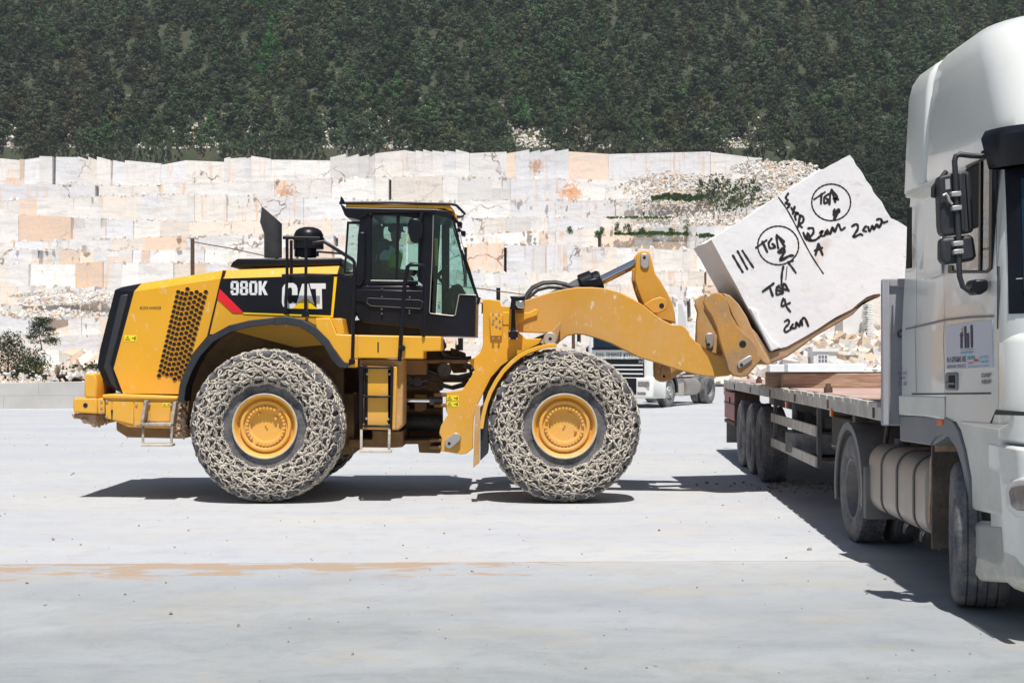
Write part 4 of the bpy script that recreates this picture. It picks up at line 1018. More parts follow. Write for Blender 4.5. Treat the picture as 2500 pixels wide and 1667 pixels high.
jb([(560, 500), (870, 500), (870, 640), (560, 640)], YC - .05, YC + .6)
jb([(870, 330), (940, 330), (940, 410), (870, 410)], YC - .1, YC + .2)
jb([(925, 425), (1060, 430), (1060, 500), (960, 505)], YC + .2, YC + .6)
jb([(940, 310), (1050, 350), (1060, 400), (940, 400)], YC - .2, YC + .1)
jb([(560, 480), (800, 480), (858, 640), (858, 1030), (560, 1030)], YC + .60, YC + .66)  # backing plate added to keep the gap dark where daylight showed through
jb([(-120, 330), (240, 380), (560, 400), (560, 1060), (-120, 1040)], YC + .62, YC + .68)  # second added backing, darkens the gaps beside tank and ladder
J.build('articulation_joint', M['chassis'], LO, bevel=.012)
m = MB()
m.tube(P3(z3([(555, 880), (880, 885)]), YC), .11, 12); m.tube(P3(z3([(560, 712), (605, 712)]), YC - .62), .075, 12)
for (pts, y) in (([(752, 480), (870, 520), (1000, 530), (1110, 505)], YC - .35), ([(752, 510), (900, 540), (1000, 545), (1105, 530)], YC - .3), ([(870, 600), (960, 620), (1040, 600), (1075, 560)], YC - .25), ([(752, 560), (870, 590), (950, 612), (1060, 580)], YC - .4),
                 ([(880, 345), (940, 385), (1040, 392), (1100, 385)], YC - .4), ([(1010, 235), (1012, 330)], YC - .3), ([(1024, 235), (1024, 330)], YC - .3), ([(590, 560), (650, 540), (700, 570), (760, 555)], YC - .5), ([(590, 600), (680, 620), (760, 600)], YC - .5), ([(1040, 430), (1100, 450), (1120, 470), (1090, 500)], YC - .45), ([(1040, 445), (1090, 470), (1100, 490)], YC - .42), ([(875, 240), (900, 300), (870, 345), (900, 390)], YC - .4)):
    m.tube(P3(z3(pts), y), .022, 8)
for (u, v, r) in ((600, 600, .05), (620, 560, .06), (690, 570, .06), (895, 480, .09), (600, 770, .04)): m.lathe([(-.06, .001), (-.06, r), (.06, r), (.06, .001)], (X(*[z3([(u, v)])[0][0], YC - .5]), YC - .5, Z(z3([(u, v)])[0][1], YC - .5)), 'Y', 14)
m.build('hydraulic_hoses', M['hose'], LO, smooth=60)
m = MB(); m.tube(P3(z3([(605, 712), (780, 714)]), YC - .62), .03, 12); m.build('steering_rod', M['chrome'], LO, smooth=60)
m = MB(); m.tube(P3(z3([(780, 714), (880, 714)]), YC - .62), .055, 12); m.build('steering_rod_end', M['darkgrey'], LO, smooth=60)
plate('battery_box', z3([(875, 535), (1085, 535), (1070, 575), (880, 575)]), YC + .3, YC + .7, M['chassis'], LO, .01)

# front frame / loader tower
yt = YC - .66
tw = z3([(1188, -60), (1188, 290), (1165, 350), (1110, 395), (1075, 402), (1100, 442), (1125, 480), (1100, 530), (1060, 590), (1030, 632), (905, 652), (905, 790), (922, 820), (900, 850), (868, 905), (852, 960), (872, 1000), (862, 1100), (930, 1110), (1020, 1125), (1060, 1120), (1112, 1080), (1115, 900), (1120, 830), (1150, 740), (1200, 640), (1250, 540), (1330, 450), (1400, 400), (1500, 340), (1620, 280), (1640, 240), (1520, 240), (1460, 190), (1440, 0), (1330, -10), (1320, -48), (1240, -62)])
TW = sub(plate('front_frame', tw, yt, yt + .10, M['yellow'], LO, .008))
plate('front_frame', tw, mir(yt + .10), mir(yt), M['yellow'], LO, .008)
plate('tower_plate', z3([(1240, 55), (1340, 55), (1335, 222), (1245, 222)]), yt - .04, yt, M['yellow'], TW, .008)
b_ = MB()
for (u, v) in z3([(1266, 42), (1312, 42), (1292, 75), (1318, 100), (1265, 118), (1292, 140), (1320, 150), (1270, 95), (1268, 235), (1312, 235), (960, 1010)]): bolt(b_, u, v, yt - .04, .014, .012)
b_.build('bolts', M['steel'], TW, smooth=0)
warning(TW, *c5([(470, 650)])[0], *c5([(625, 800)])[0], yt, 2)
pn = MB(); p0, p1 = c5([(505, 1265), (590, 1195)]); yq = yt - .06
x0, z0_, x1, z1_ = X(p0[0], yq), Z(p0[1], yq), X(p1[0], yq), Z(p1[1], yq); r = .062
an = math.atan2(z1_ - z0_, x1 - x0); pts = [(x0 + r * math.cos(an + math.pi / 2 + a), z0_ + r * math.sin(an + math.pi / 2 + a)) for a in np.linspace(0, math.pi, 12)] + [(x1 + r * math.cos(an - math.pi / 2 + a), z1_ + r * math.sin(an - math.pi / 2 + a)) for a in np.linspace(0, math.pi, 12)]
pn.prism([(float(a), float(b)) for a, b in pts], yq, yt + .01); PN = sub(pn.build('frame_pin', M['steel'], TW, bevel=.006))
MB().cyl((x0, yq - .004, z0_), (x0, yq + .01, z0_), .02, 12).build('pin_hole', M['hole'], PN)
MB().prism(xz(z3([(1190, 240), (1440, 200), (1440, 700), (1190, 900)]), yt + .4), yt + .35, mir(yt + .35)).build('axle_housing_front', M['chassis'], LO, bevel=.02)
# head lamp on its post
hl = MB(); yq = yt - .12
hl.prism(xz(z3([(1408, 10), (1432, 10), (1440, 178), (1402, 178)]), yq), yq, yq + .06)
hl.prism(xz(z3([(1382, 178), (1458, 178), (1456, 248), (1384, 246)]), yq), yq, yq + .03)
HL = sub(hl.build('lamp_post', M['black'], LO, bevel=.006))
hh = MB().prism(xz(z4([(220, 336), (310, 334), (306, 352), (302, 414), (222, 412), (230, 350)]), yq), yq - .1, yq + .15); hh.build('headlamp', M['black'], HL, bevel=.02)
MB().prism(xz(z4([(252, 364), (302, 362), (302, 408), (270, 404), (256, 390)]), yq), yq - .106, yq - .09).build('lamp_lens', M['chrome'], HL, bevel=.01)
b_ = MB()
for (u, v) in z3([(1390, 182), (1450, 182), (1392, 238), (1450, 240)]): bolt(b_, u, v, yq, .013, .01)
b_.build('bolts', M['steel'], HL, smooth=0)

# --- boom -----------------------------------------------------------
bm_pts = z4([(300, 362), (350, 345), (420, 322), (520, 297), (610, 283), (690, 283), (770, 290), (850, 312), (930, 352), (990, 390), (1045, 435), (1100, 473), (1150, 498), (1200, 497), (1222, 512), (1246, 540), (1250, 560), (1290, 600), (1350, 640), (1400, 668), (1450, 682), (1500, 700), (1520, 760), (1470, 790), (1400, 796), (1330, 790), (1280, 780), (1180, 755), (1060, 715), (960, 685), (870, 640), (800, 605), (730, 580), (650, 556), (600, 552), (550, 562), (515, 588), (490, 612), (470, 600), (440, 545), (380, 545), (270, 540), (190, 545), (170, 480), (180, 420), (215, 398)])
ybm = YC - .64
BMO = sub(plate('lift_arm', bm_pts, ybm, ybm + .12, M['yellow_boom'], LO, .012))
plate('lift_arm', bm_pts, mir(ybm + .12), mir(ybm), M['yellow_boom'], LO, .012)
MB().tube([(X(z4([(1000, 0)])[0][0], YC), ybm + .1, Z(z4([(0, 560)])[0][1], YC)), (X(z4([(1000, 0)])[0][0], YC), mir(ybm + .1), Z(z4([(0, 560)])[0][1], YC))], .19, 20).build('cross_tube', M['yellow_boom'], LO)
plate('arm_gusset', z4([(180, 425), (330, 428), (372, 405), (382, 415), (380, 445), (320, 465), (250, 500), (180, 500)]), ybm - .03, ybm, M['yellow'], BMO, .01)
plate('cylinder_lug', z4([(510, 480), (514, 500), (500, 560), (492, 606), (440, 600), (430, 560), (450, 545)]), ybm - .10, ybm - .03, M['yellow_dirty'], BMO, .012)
m = MB(); u, v = z4([(452, 578)])[0]; yy = ybm - .16
m.tube([(X(u, yy), yy, Z(v, yy)), (X(u, yy), ybm, Z(v, yy))], .085, 16); m.prism(xz(z4([(395, 600), (425, 560), (455, 545), (480, 560), (490, 590), (470, 615), (430, 625)]), yy + .03), yy + .03, yy + .08)
LC = sub(m.build('lift_cylinder_end', M['steel'], BMO, bevel=.008)); MB().cyl((X(u, yy), yy - .004, Z(v, yy)), (X(u, yy), yy + .01, Z(v, yy)), .022, 12).build('pin_hole', M['hole'], LC)
m = MB(); m.tube(P3(z4([(452, 578), (300, 640), (150, 760)]), YC - .46), .09, 14); m.build('lift_cylinder', M['darkgrey'], LO, smooth=60)
# tilt cylinder and lever
yv = YC
m = MB(); m.tube(P3(z4([(330, 430), (640, 275), (745, 240)]), yv), .12, 16); m.build('tilt_cylinder', M['darkgrey'], LO, smooth=60)
m = MB(); m.tube(P3(z4([(722, 256), (945, 146)]), yv), .062, 20); m.build('tilt_rod', M['chrome'], LO, smooth=60)
m = MB(); m.tube(P3(z4([(628, 278), (700, 250)]), yv - .02), .16, 14); m.tube(P3(z4([(700, 262), (742, 246)]), yv), .15, 14)
m.prism(xz(z4([(632, 268), (660, 240), (720, 228), (750, 270), (700, 285), (635, 282)]), yv - .2), yv - .2, yv + .15)
m.build('cylinder_head', M['black'], LO, bevel=.02)
m = MB()
for k, q in enumerate(([(312, 360), (322, 330), (355, 290), (410, 264), (470, 258), (530, 268), (600, 290)], [(318, 372), (335, 338), (380, 300), (440, 284), (500, 286), (560, 300)], [(308, 352), (320, 320), (350, 282), (410, 256), (480, 252), (550, 266)])):
    m.tube(P3(z4(q), YC - .25 + .12 * k), .022, 8)
m.build('boom_hose', M['hose'], LO, smooth=60)
lev = z4([(950, 98), (965, 80), (990, 73), (1012, 80), (1026, 100), (1036, 140), (1052, 205), (1085, 250), (1120, 310), (1150, 370), (1165, 430), (1170, 492), (1130, 480), (1080, 470), (1040, 430), (985, 385), (968, 345), (948, 290), (934, 235), (938, 180)])
m = MB(); m.prism(xz(lev, yv - .26), yv - .26, yv - .16); m.prism(xz(lev, yv - .26), yv + .16, yv + .26)
m.prism(xz(z4([(960, 230), (1060, 250), (1120, 330), (1120, 400), (1000, 380), (960, 320)]), yv - .16), yv - .16, yv + .16)
LV = sub(m.build('tilt_lever', M['yellow_boom'], LO, bevel=.02, seg=3))
plate('pin_plate', z4([(968, 100), (978, 90), (1000, 88), (1016, 100), (1018, 165), (1006, 178), (984, 178), (968, 160)]), yv - .285, yv - .258, M['steel'], LV, .012)
m = MB(); u, v = z4([(990, 114)])[0]; m.cyl((X(u, yv - .28), yv - .29, Z(v, yv - .28)), (X(u, yv - .28), yv - .27, Z(v, yv - .28)), .02, 12); m.build('pin_hole', M['hole'], LV)
lug = z4([(985, 383), (1040, 350), (1080, 338), (1112, 350), (1124, 385), (1115, 410), (1070, 435), (1040, 432)])
LG = sub(plate('lever_bracket', lug, ybm + .14, ybm + .24, M['yellow_boom'], LO, .012))
m = MB(); u, v = z4([(1089, 389)])[0]; yy = ybm + .135; m.cyl((X(u, yy), yy, Z(v, yy)), (X(u, yy), yy + .02, Z(v, yy)), .032, 16); m.build('pin_hole', M['hole'], LG)
LK = sub(plate('tilt_link', z4([(1045, 700), (1140, 715), (1142, 800), (1110, 826), (1080, 824), (1058, 812), (1045, 790)]), yv - .3, yv - .18, M['yellow_dirty'], LO, .02))
plate('pin_plate', z4([(1082, 745), (1092, 732), (1110, 732), (1116, 745), (1116, 795), (1102, 806), (1086, 800)]), yv - .325, yv - .3, M['yellow_dirty'], LK, .01)
m = MB(); u, v = z4([(1102, 793)])[0]; yy = yv - .33; m.cyl((X(u, yy), yy, Z(v, yy)), (X(u, yy), yy + .02, Z(v, yy)), .02, 12); m.build('pin_hole', M['hole'], LK)
m = MB(); m.tube(P3(z4([(1100, 780), (1330, 620)]), yv), .12, 12); m.build('link_bar', M['yellow_dirty'], LO, smooth=60)

# --- block handling fork --------------------------------------------
yk = YC - .86
fk = z4([(1330, 372), (1340, 340), (1365, 322), (1400, 312), (1430, 318), (1455, 345), (1470, 385), (1485, 440), (1520, 500), (1560, 545), (1600, 575), (1632, 620), (1664, 690), (1645, 715), (1612, 752), (1580, 790), (1540, 798), (1500, 790), (1470, 760), (1458, 710), (1436, 640), (1420, 590), (1404, 520), (1375, 450), (1345, 410)])
FK = sub(plate('fork_carriage', fk, yk, yk + .12, M['yellow_fork'], LO, .015))
plate('fork_carriage', fk, mir(yk + .12), mir(yk), M['yellow_boom'], LO, .015)
for (u, v, r) in ((1552, 608, .045), (1543, 727, .02)):
    p = z4([(u, v)])[0]; MB().cyl((X(p[0], yk), yk - (.004 if r > .03 else .034), Z(p[1], yk)), (X(p[0], yk), yk + .02, Z(p[1], yk)), r, 16).build('pin_hole', M['hole'], FK)
plate('pin_plate', z4([(1520, 722), (1528, 708), (1590, 672), (1606, 675), (1610, 690), (1602, 704), (1545, 745), (1528, 745)]), yk - .03, yk, M['steel'], FK, .012)
inner = z4([(1280, 385), (1290, 350), (1315, 330), (1345, 325), (1380, 400), (1400, 520), (1440, 640), (1450, 680), (1400, 668), (1340, 650), (1285, 605), (1290, 480), (1296, 430)])
FI = sub(plate('inner_bracket', inner, YC - .42, YC - .30, M['yellow_dirty'], LO, .015)); plate('inner_bracket', inner, YC + .30, YC + .42, M['yellow_dirty'], LO, .015)
plate('pin_plate', z4([(1340, 560), (1350, 545), (1380, 545), (1388, 560), (1386, 615), (1372, 632), (1350, 628)]), YC - .45, YC - .42, M['steel'], FI, .01)
m = MB(); p = z4([(1357, 611)])[0]; yy = YC - .455; m.cyl((X(p[0], yy), yy, Z(p[1], yy)), (X(p[0], yy), yy + .02, Z(p[1], yy)), .022, 12); m.build('pin_hole', M['hole'], FI)
back = z4([(1440, 316), (1480, 330), (1530, 380), (1575, 450), (1610, 530), (1660, 620), (1700, 690), (1716, 720), (1690, 728), (1640, 690), (1590, 580), (1540, 540), (1490, 440)])
plate('fork_back', back, yk + .06, mir(yk + .06), M['yellow_dirty'], LO, .015)
tine = z5([(500, 1270), (560, 1330), (640, 1455), (690, 1445), (760, 1418), (980, 1290), (1200, 1165), (1300, 1085), (1402, 1052), (1402, 1075), (1290, 1120), (1210, 1200), (960, 1345), (860, 1420), (760, 1490), (640, 1538), (560, 1530), (480, 1560), (440, 1480)])
for (a, b) in ((YC - .78, YC - .22), (YC + .22, YC + .78)):
    MB().prism(xz(tine, YC - .78), a, b).build('fork_tine', M['tine'], LO, bevel=.02)
m = MB(); m.prism(xz(z5([(440, 1480), (560, 1330), (650, 1450), (640, 1535), (480, 1560)]), YC - .8), YC - .22, YC + .22); m.build('fork_heel', M['tine'], LO, bevel=.02)

# --- wheels ---------------------------------------------------------
def link(V, c, t, n, L, W, r, g):
    """one oval chain link centred c, long axis t, plate normal n"""
    t = t / np.linalg.norm(t); n = n - t * (n @ t); n /= np.linalg.norm(n); b = np.cross(n, t)
    K, S = 12, 5; base = len(V)
    for k in range(K):
        a = 2 * math.pi * k / K; ca, sa = math.cos(a), math.sin(a)
        p = c + t * (L * ca) + b * (W * sa); o = (t * ca * W + b * sa * L); o /= np.linalg.norm(o)
        for s in range(S):
            q = 2 * math.pi * s / S; V.append(p + (o * math.cos(q) + n * math.sin(q)) * r)
    return [(base + k * S + s, base + k * S + (s + 1) % S, base + ((k + 1) % K) * S + (s + 1) % S, base + ((k + 1) % K) * S + s) for k in range(K) for s in range(S)]
PROF = [(-.345, .545), (-.375, .62), (-.385, .70), (-.372, .78), (-.335, .845), (-.27, .888), (-.14, .905), (0, .908), (.14, .905), (.27, .888), (.335, .845), (.372, .78), (.385, .70), (.375, .62), (.33, .545)]
CPROF = [(-.328, .49), (-.338, .53)] + PROF + [(.338, .53), (.328, .49)]
def prof_pt(s):       # s in arclength over the near sidewall + tread, -> (y, r)
    P = np.array(CPROF); d = np.r_[0, np.cumsum(np.hypot(*np.diff(P, axis=0).T))]
    return np.interp(s, d, P[:, 0]), np.interp(s, d, P[:, 1]), d[-1]
def chain_mesh():
    g = np.random.default_rng(3); V, Fc = [], []; N = 23; Ltot = prof_pt(0)[2]
    def pos(s, a, lift=.024):
        y, r, _ = prof_pt(s); y2, r2, _ = prof_pt(s + .01); y1, r1, _ = prof_pt(s - .01)
        tn = np.array([y2 - y1, r2 - r1]); tn /= np.linalg.norm(tn); nn = np.array([-tn[1], tn[0]])
        if nn @ np.array([y, r - .6]) < 0: nn = -nn
        y, r = y + nn[0] * lift, r + nn[1] * lift
        c, s_ = math.cos(a), math.sin(a)
        return np.array([r * c, y, r * s_]), np.array([nn[1] * c, nn[0], nn[1] * s_]), np.array([-s_, 0, c]), np.array([tn[1] * c, tn[0], tn[1] * s_])
    rows = []; s = .125
    while s < Ltot - .125: rows.append(s); s += .096
    jit = lambda k: g.normal(0, k)
    nodes = {}
    for i, s in enumerate(rows):
        n = N * 2 if 0 < i < len(rows) - 1 else N
        for k in range(N):
            a = 2 * math.pi * (k + (.5 if i % 2 else 0)) / N + jit(.012)
            nodes[(i, k)] = (s + jit(.006), a)
            p, nn, ta, ts = pos(s, a); V_c = p
            tilt = ta * math.cos(k + i) + ts * math.sin(k * 2.1 + i)
            Fc.extend(link(V, p, ta + .2 * jit(1) * ts, nn + tilt * .25, .040, .034, .0108, g))
    def bridge(n1, n2, m=2, L=.036, W=.022):
        for q in range(m):
            f = (q + .5) / m if m > 1 else .5
            f = .5 + (f - .5) * .62
            s = n1[0] + (n2[0] - n1[0]) * f; a = n1[1] + (n2[1] - n1[1]) * f
            p, nn, ta, ts = pos(s, a, .022 + .004 * (q % 2))
            p1 = pos(*n1)[0]; p2 = pos(*n2)[0]; t = p2 - p1
            roll = (math.pi / 2.6 if q % 2 == 0 else -.35) + jit(.25); side = np.cross(nn, t / np.linalg.norm(t))
            Fc.extend(link(V, p, t + jit(.01) * side, nn * math.cos(roll) + side * math.sin(roll), L, W, .0102, g))
    for i in range(len(rows) - 1):
        for k in range(N):
            k2 = (k + (1 if i % 2 else 0)) % N; k1 = (k + (0 if i % 2 else -1)) % N
            n1 = nodes[(i, k)]
            for kk in (k1, k2):
                n2 = nodes[(i + 1, kk)]; a2 = n2[1]
                while a2 - n1[1] > math.pi: a2 -= 2 * math.pi
                while a2 - n1[1] < -math.pi: a2 += 2 * math.pi
                if abs(a2 - n1[1]) > .4: continue
                bridge(n1, (n2[0], a2), 2)
    for i in range(0, len(rows), 1):   # circumferential ties on every row
        if 1 < i < len(rows) - 2 and i % 2: continue
        for k in range(N):
            n1 = nodes[(i, k)]; n2 = nodes[(i, (k + 1) % N)]; a2 = n2[1]
            if a2 < n1[1]: a2 += 2 * math.pi
            bridge(n1, (n2[0], a2), 3, .034, .021)
    for s0 in (.045, Ltot - .045):                  # side chain (fine links)
        M_ = 118
        for k in range(M_):
            a = 2 * math.pi * k / M_; wv = .012 * math.sin(a * 13)
            p, nn, ta, ts = pos(s0 + wv, a, .014); roll = math.pi / 2.4 if k % 2 else .2
            side = np.cross(nn, ta); Fc.extend(link(V, p, ta, nn * math.cos(roll) + side * math.sin(roll), .0235, .015, .0070, g))
        for k in range(N):                          # hangers
            i0 = 0 if s0 < .5 else len(rows) - 1
            n1 = nodes[(i0, k)]; bridge(n1, (s0, n1[1] + jit(.02)), 2, .026, .016)
    return np.array(V), np.array(Fc)
def tyre_mesh(m, c):
    m.lathe([(-.30, .385), (-.325, .395), (-.318, .42), (-.322, .48), (-.338, .535)] + PROF + [(.33, .5), (.32, .42), (.3, .39)], c, 'Y', 96)
    for k in range(30):       # tread lugs
        for sgn in (-1, 1):
            a = 2 * math.pi * (k + (.5 if sgn > 0 else 0)) / 30
            Rm = Matrix.Rotation(-a, 3, 'Y')
            vs = []
            for (r, wd) in ((.86, .060), (.922, .052)):
                for (yy, sk) in ((.03 * sgn, .05), (.30 * sgn, -.02), (.36 * sgn, -.04)):
                    rr = r - (.035 if abs(yy) > .33 else 0)
                    for w in (-wd, wd): vs.append(Vector(c) + Rm @ Vector((rr, yy, w + sk)))
            m.add(vs, [(0, 1, 3, 2), (2, 3, 5, 4), (6, 8, 9, 7), (8, 10, 11, 9), (0, 6, 7, 1), (4, 5, 11, 10), (0, 2, 8, 6), (2, 4, 10, 8), (1, 7, 9, 3), (3, 9, 11, 5)])
def make_wheel(x, yc, parent):
    w = empty('wheel', (x, yc, ZW), parent=parent); c = (x, yc, ZW)
    m = MB(); tyre_mesh(m, c); m.build('tyre', M['tyre'], w, smooth=30)
    r = MB(); f = -1
    s1 = -.30
    r.lathe([(-.345, .395), (-.352, .382), (-.345, .372), (-.285, .348), (-.255, .335), (-.255, .322), (-.290, .314), (-.300, .305), (-.300, .280), (-.292, .272), (-.262, .268), (-.262, .204), (-.258, .194), (-.222, .188), (-.218, .001)], c, 'Y', 64)
    r.lathe([(.345, .395), (.30, .38), (.2, .33), (.1, .25), (.1, .001)], c, 'Y', 48)
    RM = sub(r.build('rim', M['yellow'], w, smooth=30))
    b = MB()
    for k in range(32):
        if k in (5, 21): continue
        a = 2 * math.pi * k / 32; px, pz = x + .230 * math.cos(a), ZW + .230 * math.sin(a)
        b.tube([(px, yc - .25, pz), (px, yc - .292, pz)], .0185, 8)
    for (a, rr, rad) in ((2.2, .17, .018), (.75, .15, .018)): b.tube([(x + rr * math.cos(a), yc - .20, ZW + rr * math.sin(a)), (x + rr * math.cos(a), yc - .26, ZW + rr * math.sin(a))], rad, 10)
    b.tube([(x - .01, yc - .20, ZW + .01), (x - .01, yc - .235, ZW + .01)], .012, 8); b.tube([(x + .01, yc - .20, ZW - .015), (x + .01, yc - .235, ZW - .015)], .012, 8)
    b.build('wheel_bolts', M['yellow'], w)
    rl = MB().lathe([(-.342, .404), (-.356, .400), (-.358, .388), (-.350, .380)], c, 'Y', 64); rl.build('rim_edge', M['mudlip'], w, smooth=60)
    return w
M['mudlip'] = paint('dusty_rim_edge', (.55, .47, .36), .8, var=.2, vs=8, bump=.4)
ytn = 17.81
W1 = make_wheel(XR, ytn, LO)
CV, CF = chain_mesh(); print('chain faces', len(CF))
ch = np_obj('tyre_chain', CV, CF, M['chain'], W1, smooth=True, local=True)
def copy_tree(o, parent, loc=None, rotz=None):
    c = o.copy(); COL.objects.link(c); c.parent = parent
    if loc is not None: c.location = loc
    if rotz is not None: c.rotation_euler = rotz
    for k in [q for q in o.children]: copy_tree(k, c)
    return c
lo0 = origin_of(LO)
for (x, y, ry, rz) in ((XF, ytn, 1.1, 0), (XR, mir(ytn), 2.0, math.pi), (XF, mir(ytn), .5, math.pi)):
    c = copy_tree(W1, LO, (x - lo0[0], y - lo0[1], ZW - lo0[2]), (0, ry, rz) if False else Matrix.Rotation(rz, 3, 'Z').to_euler())
    c.rotation_euler = (Matrix.Rotation(ry, 3, 'Y') @ Matrix.Rotation(rz, 3, 'Z')).to_euler()
W1.rotation_euler = (0, .1, 0)
m = MB(); m.tube([(XR, ytn + .2, ZW), (XR, mir(ytn) - .2, ZW)], .2, 16); m.build('rear_axle', M['chassis'], LO, smooth=60)
m = MB(); m.tube([(XF, ytn + .2, ZW), (XF, mir(ytn) - .2, ZW)], .2, 16); m.build('front_axle', M['chassis'], LO, smooth=60)
# ================================================================== MARBLE BLOCK
def block_mat():
    t = NT('white_marble_block'); P = t.mapv()
    c = t.mix(t.ramp(t.noise(P, 1.4, 7, .6), [(.35, 0.), (.65, 1.)]), (.84, .84, .85), (.76, .765, .78))
    c = t.mix(t.math('MULTIPLY', t.ramp(t.noise(P, 2.6, 9, .68, .6), [(.56, 0.), (.68, 1.)]), .55), c, (.66, .50, .38))
    c = t.mix(t.math('MULTIPLY', t.ramp(t.noise(P, 4.2, 9, .7, 1.0), [(.61, 0.), (.68, 1.)]), .6), c, (.58, .46, .38))
    c = t.mix(t.math('MULTIPLY', t.ramp(t.noise(P, 9, 8, .7, .5), [(.64, 0.), (.70, 1.)]), .4), c, (.40, .36, .33))
    c = t.mix(t.math('MULTIPLY', t.ramp(t.noise(t.mapv((1, 1, 3), (0, .9, 0)), 1.6, 9, .7, 1.2), [(.52, 0.), (.64, 1.)]), .4), c, (.60, .61, .63))
    h = t.bump(t.noise(P, 3, 8, .6), .4, .03); h = t.bump(t.noise(t.mapv((1, 1, 1)), 16, 5, .6), .15, .006, h)
    return t.set(Base_Color=c, Roughness=.75, Normal=h)
M['block'] = block_mat()
t = NT('sawn_marble_side'); P = t.mapv((1, 1, 1), (0, math.radians(31), 0))
s_ = t.noise(t.mapv((60, 60, .6), (0, math.radians(31), 0)), 1, 4)
M['sawn'] = t.set(Base_Color=t.mix(t.ramp(s_, [(.35, 0.), (.65, 1.)]), (.70, .70, .71), (.60, .60, .62)), Roughness=.6, Normal=t.bump(s_, .4, .01))
yb0, yb1 = YC - .80, YC + .86
BK = empty('marble_block', (X(1985, yb0), YC, 1.95), 'huge rough white marble block held tilted on the loader fork, sprayed with black lettering', 'marble block')
bp = z5([(240, 685), (300, 648), (362, 612), (420, 575), (480, 540), (560, 490), (640, 428), (720, 377), (790, 338), (850, 300), (900, 270), (975, 224), (1060, 175), (1130, 140), (1188, 108), (1215, 140), (1232, 178), (1262, 212), (1280, 240), (1300, 280), (1335, 322), (1350, 360), (1375, 392), (1408, 428), (1432, 480), (1470, 540), (1520, 562), (1580, 600), (1640, 660), (1660, 800), (1600, 900), (1500, 990), (1402, 1050), (1350, 1062), (1302, 1080), (1250, 1120), (1205, 1160), (1150, 1188), (1100, 1212), (1040, 1250), (980, 1290), (900, 1338), (840, 1372), (760, 1417), (700, 1432), (650, 1445), (625, 1400), (600, 1345), (570, 1290), (510, 1180), (470, 1108), (420, 1010), (375, 930), (330, 850), (285, 765)])
nb = xz(bp, yb0); rb = random.Random(5); n = len(nb)
cxb, czb = sum(p[0] for p in nb) / n, sum(p[1] for p in nb) / n
m = MB()
front = [(x, yb0, z) for x, z in nb]
rings = [front]
for k, yy in enumerate((yb0 + .4, yb0 + .85, yb0 + 1.3, yb1)):
    rings.append([(x + rb.gauss(0, .012) * (i < 46), yy, z + rb.gauss(0, .015) * (i < 46)) for i, (x, z) in enumerate(nb)])
m.loft(rings, cap=False)
nf = len(m.f)
m.add(front, [tuple(range(n))], 0); m.add(rings[-1], [tuple(range(n))], 0)
for k in range(4):
    for i in range(n): m.m[k * n + i] = 1 if (i >= 46 or i < 0) else 0
BKM = sub(m.build('rock_body', [M['block'], M['sawn']], BK, smooth=0, bevel=.012))
chip = MB()
chp = z5([(505, 1150), (560, 1168), (575, 1240), (660, 1370), (720, 1420), (655, 1450), (600, 1340)])
MB().prism(xz(chp, yb0 - .05), yb0 - .03, yb0 + .3).build('broken_edge', M['block'], BK, bevel=.015)
# sprayed strokes, traced as bands lying on the face
M['spray'] = paint('black_spray_paint', (.012, .012, .013), .7, var=.3, vs=20)
def strokes(lists, Y, conv_, name, parent, mat, wpx, sc):
    m = MB(); yq = Y - .003
    for q in lists:
        w = wpx
        if isinstance(q[0], (int, float)): w, q = q[0], q[1:]
        pts = [Vector((X(u, yq), 0, Z(v, yq))) for u, v in conv_(q)]
        # smooth the trace
        if len(pts) > 2:
            sm = []
            for i in range(len(pts) - 1):
                p0, p1, p2, p3 = pts[max(i - 1, 0)], pts[i], pts[i + 1], pts[min(i + 2, len(pts) - 1)]
                for f in (0, .25, .5, .75):
                    sm.append(.5 * ((2 * p1) + (p2 - p0) * f + (2 * p0 - 5 * p1 + 4 * p2 - p3) * f * f + (3 * p1 - p0 - 3 * p2 + p3) * f ** 3))
            pts = sm + [pts[-1]]
        hw = w / sc / F * yq / 2; L, Rr = [], []
        for i, p in enumerate(pts):
            t = (pts[min(i + 1, len(pts) - 1)] - pts[max(i - 1, 0)])
            t = t.normalized() if t.length else Vector((1, 0, 0)); nn = Vector((-t.z, 0, t.x)); k = hw * (1 + .18 * math.sin(i * 1.7 + q[0][0]))
            L.append(p + nn * k); Rr.append(p - nn * k)
        vs = [(p.x, yq, p.z) for p in L + Rr]; nL = len(L)
        m.add(vs, [(i, i + 1, nL + i + 1, nL + i) for i in range(nL - 1)]); yq -= .00004
        for c in (pts[0], pts[-1]):
            m.add([(c.x + hw * math.cos(a), yq, c.z + hw * math.sin(a)) for a in [math.pi / 4 * k for k in range(8)]], [tuple(range(8))])
    return m.build(name, mat, parent, smooth=0, fix=False)
def circ(cx, cy, rx, ry, a0=0, n=26): return [(cx + rx * math.cos(a0 + 2 * math.pi * k / n), cy + ry * math.sin(a0 + 2 * math.pi * k / n)) for k in range(n + 1)]
